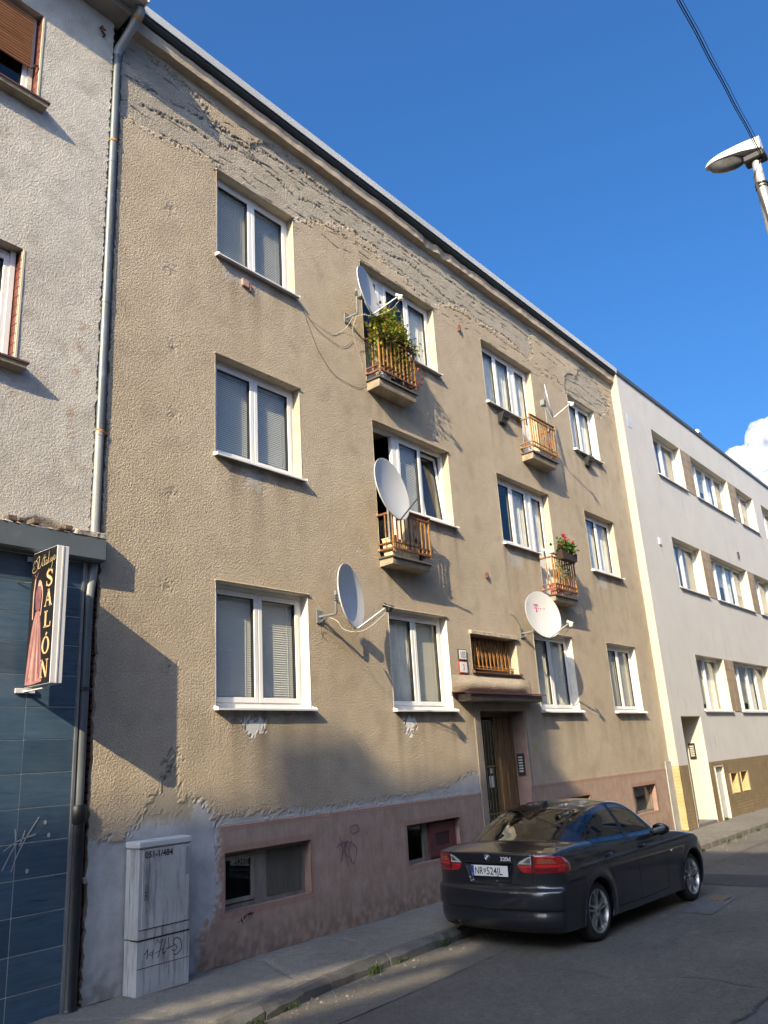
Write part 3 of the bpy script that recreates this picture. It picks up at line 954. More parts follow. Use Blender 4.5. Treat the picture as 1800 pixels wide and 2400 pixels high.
def relief_wall(name, rows, mat, parent):
    off = wloc(parent)
    global rag
    rag = 0.010 * np.interp(zs, np.arange(-1, 12, .07), np.random.default_rng(54).standard_normal(len(np.arange(-1, 12, .07)))) + 0.006 * np.interp(zs, np.arange(-1, 12, .025), np.random.default_rng(55).standard_normal(len(np.arange(-1, 12, .025))))
    Xr = X.copy()
    Xr[:, 0] += rag
    Xr[:, 1] += rag * 0.5
    V = np.stack([Xr - off.x, -H - off.y, Z - off.z], -1).reshape(-1, 3)
    nx = len(xs)
    cx, cz = (xs[1:] + xs[:-1]) / 2, (zs[1:] + zs[:-1]) / 2
    CX, CZ = np.meshgrid(cx, cz)
    ok = (CZ > rows[0]) & (CZ < rows[1])
    for (a, b, c, d) in holes:
        ok &= ~((CX > a) & (CX < b) & (CZ > c) & (CZ < d))
    j, i = np.nonzero(ok)
    b0 = j * nx + i
    F = np.stack([b0, b0 + 1, b0 + nx + 1, b0 + nx], -1)
    o = raw_mesh(name, V, F, mat, parent, {'zone': A1.reshape(-1, 4), 'wear': A2.reshape(-1, 4), 'run': A3.reshape(-1, 4)})
    EDGE.append((zs.copy(), rag.copy(), H[:, 0].copy()))
    return o
EDGE = []
facade_fields(0.0, 9.60, 0.025, 0)
wall = relief_wall('wall', (1.316, 11), M_FAC, BLD)
plinth = relief_wall('plinth', (-1, 1.316), M_FAC, BLD)
EDGE.pop()
facade_fields(9.60, 11.02, 0.0125, 0)
wall_top = relief_wall('crumbling_wall', (1.316, 11), M_FAC, BLD)
tag(wall_top, 'top band of the wall where the render has broken away')
tag(plinth, 'pink plinth with a patch of smooth grey plaster')
# broken left edge of the wall: bricks and render seen edge-on in the gap
M_BRICK = pm('old_brick', (0.26, 0.10, 0.065), 0.9, 0, 0.35, 9, 0.006, 40)
M_EDGE = pm('render_edge', (0.46, 0.39, 0.29), 0.95, 0, 0.25, 12, 0.01, 40)
mb = MB()
for zq_, rg_, h_ in EDGE:
    n_ = len(zq_)
    mb.add([(rg_[i], -h_[i], zq_[i]) for i in range(n_)] + [(rg_[i] * 0.6 + 0.004, 0.055, zq_[i]) for i in range(n_)], [(i, i + 1, n_ + i + 1, n_ + i) for i in range(n_ - 1)])
mb.build('broken_edge', M_EDGE, BLD, fix=False)
zb = 0.02
while zb < 10.8:
    o_ = bx('brick', M_BRICK, BLD, 0.012 + random.uniform(-.006, .010), 0.10, 0.058 + random.uniform(0, .012), 0.18, zb, zb + 0.062, bev=0.006)
    zb += 0.076
bx('gap_back', pm('gap_shade', (0.10, 0.085, 0.07), 0.95, 0, 0.3, 8), BLD, -0.30, 0.10, 0.182, 0.26, 0, 11)  # dark face closing the recess, its shade put into the colour
# the body of the house behind the facade
core = MB()
core.box(0.0, RW, 11.8, 12, 0, 11)
core.box(0.0, 0.1, 0.265, 11.8, 0, 11)
core.box(RW - .1, RW, 0.3, 11.8, 0, 11)
core.box(0.0, RW, 0.3, 12, 11.1, 11.16)
core.build('shell', M_EDGE, BLD)

# cornice, gutter and metal roof edge
M_CORN = pm('cornice_render', (0.47, 0.385, 0.285), 0.95, 0, 0.2, 5, 0.008, 30, stain=((0.25, 0.2, 0.15), 2.2, 0.6))
M_LEAD = pm('dark_fascia', (0.055, 0.062, 0.068), 0.55, 0.3, 0.2, 3)
cx_ = np.concatenate([np.arange(0.0, RW, 0.06), [RW]])
prof = [(0.05, 10.90), (-0.02, 10.92), (-0.115, 10.935), (-0.13, 11.09), (-0.07, 11.11), (-0.07, 11.13), (0.3, 11.13)]
nzz = len(prof)
V_ = np.zeros((len(cx_), nzz, 3))
nn = fnoise((len(cx_), nzz), 0.06, 0.25, 1.5, 61) * 0.003
brk = np.exp(-((cx_ - 6.6) / 0.5) ** 2) * 0.035 + 0.015 * np.exp(-((cx_ - 7.6) / 0.3) ** 2)
for j_, (y_, z_) in enumerate(prof):
    V_[:, j_, 0] = cx_
    V_[:, j_, 1] = y_ + nn[:, j_] + (brk * (1 + 2 * nn[:, j_] / .003 * .3) if j_ in (2, 3) else 0)
    V_[:, j_, 2] = z_ + np.roll(nn[:, j_], 9)
ii, jj = np.meshgrid(np.arange(len(cx_) - 1), np.arange(nzz - 1), indexing='ij')
b0 = (ii * nzz + jj).ravel()
Fq = np.stack([b0, b0 + nzz, b0 + nzz + 1, b0 + 1], -1)
off = wloc(BLD)
raw_mesh('cornice', V_.reshape(-1, 3) - np.array(off), Fq, M_CORN, BLD, smooth=False)
g = MB()
g.prism([(-0.06, 11.118), (-0.15, 11.118), (-0.185, 11.14), (-0.195, 11.19), (-0.06, 11.19)], 0.0, RW + 0.02, 'x')
g.build('gutter', M_LEAD, BLD)
M_ROOFM = pm('roof_edge_metal', (0.62, 0.63, 0.62), 0.5, 0.1, 0.12, 1.2, stretch=(0.3, 1, 1))
g = MB()
g.prism([(-0.218, 11.185), (-0.228, 11.305), (-0.16, 11.325), (1.5, 11.40), (12, 11.45), (12, 11.35), (-0.16, 11.215)], -0.02, RW + 0.03, 'x')
g.build('roof', M_ROOFM, BLD)

# ---------------------------------------------------------------- windows of the beige building
M_REV = pm('reveal_plaster', (0.50, 0.43, 0.32), 0.9, 0, 0.18, 6, 0.004, 30, stain=((0.36, 0.29, 0.2), 5, 0.6))
M_REVW = pm('reveal_white', (0.68, 0.64, 0.55), 0.85, 0, 0.12, 6, 0.002, 30)
M_GLASS = glass_mat('window_glass', (0.96, 0.97, 0.96), 0.0, 0.75)
M_BLIND = pm('blind_slat', (0.80, 0.80, 0.77), 0.55, 0, 0.05, 3)
M_BLINDW = pm('blind_cream', (0.78, 0.74, 0.63), 0.6, 0, 0.05, 3)
M_ROOM = pm('room_wall', (0.22, 0.20, 0.17), 0.9, 0, 0.15, 1.5)
M_CURT = pm('net_curtain', (0.74, 0.72, 0.66), 0.9, 0, 0.12, 6)
M_SILL = pm('sill_metal', (0.74, 0.74, 0.72), 0.4, 0.1, 0.08, 4)
M_SEAL = pm('black_seal', (0.02, 0.02, 0.022), 0.5)
FD = 0.125     # depth of the frames behind the wall face

def frame_rect(mb, x0, x1, z0, z1, t, y0, y1, m=0, tb=None):
    tb = t if tb is None else tb
    mb.box(x0, x0 + t, y0, y1, z0, z1, m)
    mb.box(x1 - t, x1, y0, y1, z0, z1, m)
    mb.box(x0 + t, x1 - t, y0, y1, z1 - t, z1, m)
    mb.box(x0 + t, x1 - t, y0, y1, z0, z0 + tb, m)

def slats(x0, x1, z0, z1, y, pitch, tilt, par, mat, name='blind'):
    mb = MB()
    z = z0 + 0.01
    while z < z1 - 0.02:
        dz, dy = pitch * 0.6 * math.sin(tilt), pitch * 0.6 * math.cos(tilt)
        mb.add([(x0, y - dy, z - dz), (x1, y - dy, z - dz), (x1, y, z + 0.002), (x0, y, z + 0.002), (x1, y + dy, z + dz), (x0, y + dy, z + dz)], [(0, 1, 2, 3), (3, 2, 4, 5)])
        z += pitch
    for cxx in (0.15, 0.85):
        xx = x0 + (x1 - x0) * cxx
        mb.box(xx - .0015, xx + .0015, y - .012, y - .009, z0, z1)
    mb.box(x0, x1, y - 0.012, y + 0.012, z1 - 0.03, z1)
    return tag(mb.build(name, mat, par, fix=False), kind='stuff')

def drape(x0, x1, z0, z1, y, par, mat=None, fold=0.05, amp=0.012, name='curtain'):
    n = max(8, int((x1 - x0) / 0.012))
    mb = MB()
    ph = random.random() * 6
    top, bot = [], []
    for i in range(n + 1):
        xx = x0 + (x1 - x0) * i / n
        yy = y + amp * (math.sin(ph + 2 * math.pi * (xx - x0) / fold) + 0.5 * math.sin(2.3 * ph + 4.1 * (xx - x0) / fold))
        top.append((xx, yy, z1))
        bot.append((xx, yy * 1.0, z0))
    mb.add(top + bot, [(i, i + 1, n + i + 2, n + i + 1) for i in range(n)])
    o = mb.build(name, mat or M_CURT, par, smooth=True, fix=False)
    return o

def pane_of(par, x0, x1, z0, z1, y, mat=None, name='pane'):
    return bx(name, mat or M_GLASS, par, x0, x1, y, y + 0.006, z0, z1)

def sash(par, x0, x1, z0, z1, y=None, t=0.062, lower=False, tilt=0.0):
    """a movable leaf with its pane"""
    y = FD - 0.012 if y is None else y
    mb = MB()
    for (a, b, c, d) in ((x0, x0 + t, z0, z1), (x1 - t, x1, z0, z1), (x0 + t, x1 - t, z1 - t, z1), (x0 + t, x1 - t, z0, z0 + t)):
        mb.bbox(a, b, y, y + 0.06, c, d, b=0.006)
    g = 0.006
    for (a, b, c, d) in ((x0 + t, x0 + t + g, z0 + t, z1 - t), (x1 - t - g, x1 - t, z0 + t, z1 - t), (x0 + t + g, x1 - t - g, z1 - t - g, z1 - t), (x0 + t + g, x1 - t - g, z0 + t, z0 + t + g)):
        mb.box(a, b, y + 0.012, y + 0.05, c, d, 1)
    s = mb.build('sash', [M_PVC, M_SEAL], par)
    p = pane_of(par, x0 + t + g, x1 - t - g, z0 + t + g, z1 - t - g, y + 0.028)
    if tilt:
        for o in (s, p):
            z_ = z0 - wloc(par).z
            y_ = y + 0.05 - wloc(par).y
            R = Matrix.Translation((0, y_, z_)) @ Matrix.Rotation(tilt, 4, 'X') @ Matrix.Translation((0, -y_, -z_))
            o.data.transform(R)
    return s

def room(par, x0, x1, z0, z1, y0=0.2, y1=1.4, mat=None):
    mb = MB()
    mb.add([(x0, y0, z0), (x1, y0, z0), (x1, y0, z1), (x0, y0, z1), (x0, y1, z0), (x1, y1, z0), (x1, y1, z1), (x0, y1, z1)],
           [(4, 5, 6, 7), (0, 1, 5, 4), (3, 7, 6, 2), (0, 4, 7, 3), (1, 2, 6, 5)])
    return mb.build('room_lining', mat or M_ROOM, par, fix=False)

def reveal(par, x0, x1, z0, z1, depth, mat, bottom=True, skip=(), y0=-0.004):
    mb = MB()
    if 'l' not in skip: mb.quad((x0, y0, z0), (x0, depth, z0), (x0, depth, z1), (x0, y0, z1))
    if 'r' not in skip: mb.quad((x1, y0, z0), (x1, y0, z1), (x1, depth, z1), (x1, depth, z0))
    mb.quad((x0, y0, z1), (x0, depth, z1), (x1, depth, z1), (x1, y0, z1))
    if bottom: mb.quad((x0, y0, z0), (x1, y0, z0), (x1, depth, z0), (x0, depth, z0))
    return mb.build('reveal', mat, par, fix=False)

def sill_of(par, x0, x1, z, out=0.085, mat=None, end=0.02):
    mb = MB()
    mb.prism([(FD, z + 0.028), (-out, z + 0.006), (-out, z - 0.014), (-out + 0.004, z - 0.014), (-out + 0.006, z + 0.001), (FD, z + 0.020)], x0 - end, x1 + end, 'x')
    for xx in (x0 - end - 0.004, x1 + end):
        mb.prism([(-0.003, z + 0.045), (-out - 0.002, z + 0.018), (-out - 0.002, z - 0.016), (-0.003, z - 0.01)], xx, xx + 0.004, 'x')
    return mb.build('sill', mat or M_SILL, par)

def win(key, leaves, blind=None, rev=None, lintel=True, side='plain'):
    """leaves: share of each leaf; blind: per leaf 'blind' | 'curtain' | 'cream' | None"""
    x0, x1, z0, z1 = OPEN[key]
    dz = 0.0
    mb = MB()
    frame_rect(mb, x0 + 0.004, x1 - 0.004, z0 + 0.022, z1 - 0.004, 0.052, FD, FD + 0.065, tb=0.06)
    tot = sum(leaves)
    acc = x0 + 0.056
    wI = x1 - x0 - 0.112
    es = []
    for i, l in enumerate(leaves):
        w = wI * l / tot
        es.append((acc, acc + w))
        acc += w
        if i < len(leaves) - 1:
            mb.box(acc - 0.03, acc + 0.03, FD, FD + 0.065, z0 + 0.08, z1 - 0.056)
    w = mb.build('window', M_PVC, BLD)
    room(w, x0, x1, z0, z1)
    reveal(w, x0, x1, z0, z1, 0.2, rev or M_REV)
    for i, (a, b) in enumerate(es):
        t = 0.0
        sash(w, a + 0.004, b - 0.004, z0 + 0.086, z1 - 0.060, tilt=t)
        kind = blind[i] if blind else None
        if kind == 'blind':
            slats(a + 0.05, b - 0.05, z0 + .13, z1 - 0.1, FD + 0.075, 0.028, 1.12, w, M_BLIND)
        elif kind == 'cream':
            slats(a + 0.05, b - 0.05, z0 + .13, z1 - 0.1, FD + 0.075, 0.03, 1.25, w, M_BLINDW)
        elif kind == 'curtain':
            drape(a, b, z0 + .09, z1 - .07, FD + 0.095, w)
        elif kind == 'part':
            drape(a + (b - a) * .35, b, z0 + .09, z1 - .07, FD + 0.095, w)
    sill_of(w, x0, x1, z0)
    if lintel:
        lb = MB()
        lb.prism([(-0.022, z1 + 0.012), (-0.03, z1 + 0.004), (-0.026, z1 - 0.004), (0.03, z1 - 0.002), (0.03, z1 + 0.008)], x0 - 0.015, x1 + 0.015, 'x')
        lb.build('drip_edge', M_EDGE, w)
    return w
W = {}
W['G1'] = win('G1', (1, 1), ('blind', 'blind'), M_REVW)
W['G2'] = win('G2', (1, 1), ('curtain', 'cream'), M_REVW)
W['G3'] = win('G3', (1, 1), ('curtain', 'part'), M_REVW)
W['G4'] = win('G4', (1, 1), ('cream', 'cream'), M_REVW)
W['M1'] = win('M1', (1, 1), ('blind', 'blind'))
W['M4'] = win('M4', (1, 1), ('part', 'curtain'))
W['T1'] = win('T1', (1, 1), ('cream', 'blind'))
W['T4'] = win('T4', (1, 1), ('curtain', 'part'), M_REVW)
for k_, l_ in {'G1': 'ground-floor window with closed blinds above the white patch', 'G2': 'ground-floor window beside the house numbers, cream blind in one half',
               'M1': 'middle-floor window with blue-grey blinds', 'T1': 'top-floor window nearest the downpipe'}.items():
    W[k_]['label'] = l_

def balcony_window(key, kd, door_first, kinds):
    """window group with a balcony door on one side, one continuous head"""
    x0, x1, z0, z1 = OPEN[key]
    dx0, dx1, dz0, _ = OPEN[kd]
    mb = MB()
    A, B = min(x0, dx0), max(x1, dx1)
    t = 0.055
    y0, y1 = FD, FD + 0.065
    mb.box(A + .004, B - .004, y0, y1, z1 - .06, z1 - .004)
    xm = dx1 if door_first else dx0
    if door_first:
        mb.box(dx0 + .004, dx0 + t, y0, y1, dz0 + .03, z1 - .06)
        mb.box(x1 - t, x1 - .004, y0, y1, z0 + .022, z1 - .06)
    else:
        mb.box(x0 + .004, x0 + t, y0, y1, z0 + .022, z1 - .06)
        mb.box(dx1 - t, dx1 - .004, y0, y1, dz0 + .03, z1 - .06)
    mb.box(xm - .06, xm + .06, y0, y1, dz0 + .03, z1 - .06)
    wa, wb = (xm + .06, x1 - t) if door_first else (x0 + t, xm - .06)
    mb.box(wa, wb, y0, y1, z0 + .022, z0 + .082)
    wm = (wa + wb) / 2
    mb.box(wm - .03, wm + .03, y0, y1, z0 + .082, z1 - .06)
    da, db = (dx0 + t, xm - .06) if door_first else (xm + .06, dx1 - t)
    mb.box(da, db, y0, y1, dz0 + .03, dz0 + .09)
    w = mb.build('window', M_PVC, BLD)
    room(w, x0, x1, z0, z1)
    room(w, dx0, dx1, dz0, z1)
    sk1, sk2 = (('l',), ('r',)) if door_first else (('r',), ('l',))
    reveal(w, x0, x1, z0, z1, 0.2, M_REV, skip=sk1)
    reveal(w, dx0, dx1, dz0, z1, 0.2, M_REV, skip=sk2)
    jb = MB()
    if door_first: jb.quad((dx1, -.004, dz0), (dx1, -.004, z0), (dx1, .2, z0), (dx1, .2, dz0))
    else: jb.quad((dx0, -.004, dz0), (dx0, .2, dz0), (dx0, .2, z0), (dx0, -.004, z0))
    jb.build('reveal', M_REV, w, fix=False)
    for i, (a, b) in enumerate(((wa, wm - .03 + .03), (wm, wb))):
        tl = 0.0
        if kinds[i] == 'tilted':
            tl = -0.10
        sash(w, a + .004, b - .004, z0 + .086, z1 - .062, tilt=tl)
        if kinds[i] in ('curtain',):
            drape(a, b, z0 + .09, z1 - .07, FD + .095, w)
        elif kinds[i] == 'blind':
            slats(a + 0.05, b - 0.05, z0 + .13, z1 - 0.1, FD + 0.075, 0.028, 1.12, w, M_BLIND)
    # door leaf
    if kinds[2] != 'open':
        sash(w, da + .004, db - .004, dz0 + .10, z1 - .062, t=0.085)
        bx('door_panel', M_PVC, w, da + .08, db - .08, FD + .005, FD + .035, dz0 + .19, dz0 + .85)
        if kinds[2] == 'curtain':
            drape(da, db, dz0 + .1, z1 - .07, FD + .095, w)
    else:
        # leaf folded right back inside the room, out of sight
        drape(da + .05, da + .35, dz0 + .1, z1 - .02, FD + .5, w, pm('dark_curtain', (0.10, 0.085, 0.07), 0.9), 0.09, 0.02)
    sx0, sx1 = (x0 + .05, x1) if door_first else (x0, x1 - .05)
    sill_of(w, sx0, sx1, z0)
    lb = MB()
    lb.prism([(-0.022, z1 + 0.012), (-0.03, z1 + 0.004), (-0.026, z1 - 0.004), (0.03, z1 - 0.002), (0.03, z1 + 0.008)], A - 0.015, B + 0.015, 'x')
    lb.build('drip_edge', M_EDGE, w)
    return w
W['M2'] = balcony_window('M2', 'M2d', True, ('blind', 'tilted', 'open'))
W['T2'] = balcony_window('T2', 'T2d', True, ('plain', 'curtain', 'plain'))
W['T3'] = balcony_window('T3', 'T3d', False, ('curtain', 'curtain', 'curtain'))
W['M3'] = balcony_window('M3', 'M3d', False, ('plain', 'curtain', 'curtain'))
W['M2']['label'] = 'window with an open dark balcony door and one tilted leaf'

# small barred window above the door
M_RUST = pm('rusty_steel', (0.42, 0.20, 0.055), 0.75, 0.2, 0.45, 18, 0.002, 90, stain=((0.16, 0.06, 0.03), 9, 0.52))
M_RUSTD = pm('dark_rust', (0.15, 0.07, 0.045), 0.8, 0.2, 0.4, 14, 0.002, 90)
x0, x1, z0, z1 = OPEN['S']
mb = MB()
frame_rect(mb, x0 + .004, x1 - .004, z0 + .02, z1 - .004, 0.05, 0.19, 0.23)
ws = mb.build('window', pm('brown_frame', (0.09, 0.055, 0.035), 0.6), BLD)
tag(ws, 'low window above the entrance behind rusty zigzag bars')
room(ws, x0, x1, z0, z1, 0.25, 1.2)
reveal(ws, x0, x1, z0, z1, 0.25, M_REV)
pane_of(ws, x0 + .05, x1 - .05, z0 + .06, z1 - .05, 0.21)
n = 11
for i in range(n):
    a = x0 + 0.06 + (x1 - x0 - .12) * i / n
    b = x0 + 0.06 + (x1 - x0 - .12) * (i + 1) / n
    m_ = (a + b) / 2
    bar = MB()
    bar.tube([(a, 0.10, z1 - .04), (m_ - .008, 0.10, z0 + .09)], 0.0085, 6)
    bar.tube([(b, 0.115, z1 - .04), (m_ + .008, 0.115, z0 + .09)], 0.0085, 6)
    bar.build('bar', M_RUST, ws)
for zz in (z0 + .07, z0 + .11):
    r_ = MB().box(x0 + .01, x1 - .01, 0.095, 0.107, zz, zz + .016)
    r_.build('rail', M_RUST, ws)
sill_of(ws, x0, x1, z0, 0.06, M_RUSTD)
lb = MB().prism([(-0.03, z1 + 0.06), (-0.05, z1 + 0.05), (-0.05, z1 - 0.004), (0.02, z1 - 0.002), (0.02, z1 + 0.05)], x0 - 0.02, x1 + 0.02, 'x')
lb.build('lintel', M_EDGE, ws)

# basement windows
M_OLDW = pm('grey_wood', (0.20, 0.185, 0.155), 0.85, 0, 0.3, 12, 0.003, 60, stretch=(1, 1, .2))
M_MAROON = pm('maroon_board', (0.13, 0.04, 0.038), 0.7, 0, 0.3, 5)
M_PINKR = pm('pink_reveal', (0.31, 0.205, 0.165), 0.9, 0, 0.2, 6, 0.003, 40)
M_WIRE = pm('wire_mesh', (0.19, 0.18, 0.16), 0.6, 0.5)
def basement(key, style, label):
    x0, x1, z0, z1 = OPEN[key]
    mb = MB()
    frame_rect(mb, x0 + .002, x1 - .002, z0 + .002, z1 - .002, 0.045, 0.10, 0.15)
    xm = x0 + (x1 - x0) * 0.46
    if style != 'plain':
        mb.box(xm - .09, xm + .09, 0.10, 0.15, z0 + .047, z1 - .047)
    w = mb.build('basement_window', M_OLDW, BLD)
    w['label'] = label
    reveal(w, x0, x1, z0, z1, 0.2, M_PINKR)
    room(w, x0, x1, z0, z1, 0.2, 0.9)
    if style == 'mesh':
        s = MB()
        frame_rect(s, x0 + .05, xm - .10, z0 + .06, z1 - .05, 0.04, 0.085, 0.125)
        s.build('sash', M_OLDW, w)
        pane_of(w, x0 + .09, xm - .14, z0 + .10, z1 - .09, 0.105, glass_mat('dusty_glass', (0.35, 0.38, 0.38), 0.02))
        bx('board', M_OLDW, w, x0 + .2, xm - .14, 0.16, 0.18, z0 + .05, z1 - .05)
        g_ = MB()
        xx = xm + .10
        while xx < x1 - .06:
            g_.box(xx, xx + .005, 0.09, 0.095, z0 + .05, z1 - .05)
            xx += .021
        zz = z0 + .06
        while zz < z1 - .05:
            g_.box(xm + .10, x1 - .06, 0.0955, 0.099, zz, zz + .004)
            zz += .03
        tag(g_.build('wire_mesh', M_WIRE, w), kind='stuff')
        bx('back_board', M_OLDW, w, xm + .1, x1 - .05, 0.135, 0.145, z0 + .048, z1 - .048)
    elif style == 'maroon':
        pane_of(w, x0 + .05, xm - .1, z0 + .05, z1 - .05, 0.12, glass_mat('dusty_glass', (0.35, 0.38, 0.38), 0.02))
        s = MB()
        frame_rect(s, xm + .02, x1 - .02, z0 + .03, z1 - .03, 0.14, 0.06, 0.10)
        s.box(xm + .16, x1 - .16, 0.075, 0.095, z0 + .17, z1 - .17, 1)
        s.build('hatch', [M_MAROON, pm('dark_maroon', (0.06, 0.025, 0.025), 0.8)], w)
    else:
        pane_of(w, x0 + .05, x1 - .05, z0 + .05, z1 - .05, 0.12)
        drape(x0 + .06, x0 + .48, z0 + .06, z1 - .05, 0.17, w, pm('yellow_curtain', (0.56, 0.46, 0.27), 0.9), 0.06, 0.01)
        drape(x0 + .48, x1 - .1, z1 - .22, z1 - .04, 0.2, w, pm('grey_curtain', (0.2, 0.18, 0.16), 0.9), 0.07, 0.015)
    return w
basement('B1', 'mesh', 'basement window with broken pane and wire mesh beside the cabinet')
basement('B2', 'maroon', 'basement window with maroon hatch behind the car')
basement('B3', 'plain', 'basement window mostly hidden by the car roof')
basement('B4', 'plain', 'basement window with torn curtain ahead of the car mirror')

# entrance
M_WOOD = pm('old_door_wood', (0.145, 0.085, 0.038), 0.65, 0, 0.5, 9, 0.003, 40, stretch=(6, 6, 0.35), stain=((0.30, 0.19, 0.085), 7, 0.55, (9, 9, .3)))
M_DGLASS = pm('dark_green_glass', (0.012, 0.022, 0.018), 0.12, 0, 0.2, 3)
x0, x1, z0, z1 = OPEN['D']
DY = 0.27
dm = MB()
dm.box(x0 + .0, x0 + .07, DY - .03, DY + .05, 0.0, z1)
dm.box(x1 - .07, x1 - .0, DY - .03, DY + .05, 0.0, z1)
dm.box(x0 + .07, x1 - .07, DY - .03, DY + .05, z1 - .08, z1)
door = dm.build('entrance_door', M_WOOD, BLD)
reveal(door, x0, x1, 0.0, z1, 0.33, M_PINKR, bottom=False)
room(door, x0, x1, 0, z1, 0.34, 0.5)
cols = [(x0 + .07, x0 + .15), (x0 + .155, x0 + .22), (x0 + .225, x0 + .33), (x0 + .335, x0 + .43), (x0 + .80, x0 + .90), (x0 + .905, x0 + .99), (x0 + .995, x0 + 1.10), (x0 + 1.105, x0 + 1.2), (x0 + 1.205, x1 - .07)]
for i, (a, b) in enumerate(cols):
    bx('door_plank', M_WOOD, door, a, b, DY - .012 - .014 * (i % 2), DY + .03, 0.02, z1 - .085, bev=0.006)
pane_of(door, x0 + .43, x0 + .80, 0.35, z1 - .12, DY + .012, M_DGLASS)
bx('kick_board', M_WOOD, door, x0 + .43, x0 + .80, DY, DY + .03, 0.02, 0.35, bev=.005)
M_BRASS = pm('brass_bar', (0.36, 0.26, 0.10), 0.45, 0.6, 0.2, 10)
for k_ in range(4):
    xx = x0 + .475 + k_ * .088
    b_ = MB().tube([(xx, DY - .02, 0.4), (xx + 0.01 * (k_ - 1.5), DY - .02, 1.7), (xx, DY - .02, z1 - .14)], 0.007, 6)
    b_.build('bar', M_BRASS, door)
for zz in (0.95, 1.68):
    bx('rail', M_BRASS, door, x0 + .43, x0 + .80, DY - .03, DY - .016, zz, zz + .022)
bx('notice', pm('paper', (0.72, 0.72, 0.68), 0.8), door, x0 + .56, x0 + .69, DY + .006, DY + .0105, 1.36, 1.54)
bx('notice', pm('paper', (0.72, 0.72, 0.68), 0.8), door, x0 + .6, x0 + .67, DY + .006, DY + .0105, 1.58, 1.66)
hd = MB().tube([(x0 + .40, DY - .03, 1.05), (x0 + .40, DY - .07, 1.05), (x0 + .40, DY - .07, 1.17), (x0 + .40, DY - .03, 1.17)], 0.01, 6)
hd.build('handle', M_BRASS, door)
ic = MB().bbox(x1 - .022, x1 - .003, 0.06, 0.20, 1.50, 1.86, b=.003)
for k_ in range(6):
    ic.box(x1 - .026, x1 - .022, 0.09, 0.17, 1.56 + k_ * .045, 1.585 + k_ * .045, 1)
ic.build('intercom', [pm('intercom_black', (0.03, 0.028, 0.026), 0.4), pm('intercom_keys', (0.55, 0.55, 0.52), 0.4)], door)
# smooth surround and canopy over the door
sr = MB()
sr.box(x0 - .16, x0 - .002, -0.022, 0.0, 0.0, z1 + .12)
sr.box(x1 + .002, x1 + .06, -0.022, 0.0, 1.32, z1 + .12)
sr.box(x0 - .002, x1 + .002, -0.022, 0.0, z1 + .002, z1 + .12)
sr.build('door_surround', pm('surround_plaster', (0.30, 0.25, 0.19), 0.9, 0, 0.2, 5, 0.004, 40), BLD)
cp = MB()
nxs = 40
pr_ = [(0.0, 2.685), (-0.20, 2.69), (-0.24, 2.70), (-0.24, 2.79), (0.0, 2.80)]
cp.prism(pr_, 6.22, 8.45, 'x')
can = cp.build('canopy', pm('canopy_concrete', (0.33, 0.28, 0.215), 0.9, 0, 0.25, 5, 0.006, 25), BLD)
ms = MB()
ms.prism([(0.0, 2.835), (-0.30, 2.815), (-0.315, 2.785), (-0.305, 2.785), (-0.29, 2.806), (0.0, 2.822)], 5.98, 8.5, 'x')
ms.build('metal_sheet', pm('red_brown_sheet', (0.16, 0.06, 0.04), 0.6, 0.2, 0.35, 6), can)
bl = MB()
nb = 30
vs, fs = [], []
for i in range(nb + 1):
    t = i / nb
    xx = 6.05 + 2.42 * t
    s = min(1, t * 6, (1 - t) * 6)
    for j_ in range(7):
        u = j_ / 6
        vs.append((xx, -0.02 - 0.10 * s * math.sin(u * math.pi) * (1 - u * .55) + random.uniform(-.004, .004), 2.83 + 0.27 * u))
for i in range(nb):
    for j_ in range(6):
        fs.append((i * 7 + j_, (i + 1) * 7 + j_, (i + 1) * 7 + j_ + 1, i * 7 + j_ + 1))
bl.add(vs, fs)
bl.build('render_swell', M_FAC, can, smooth=True, fix=False)
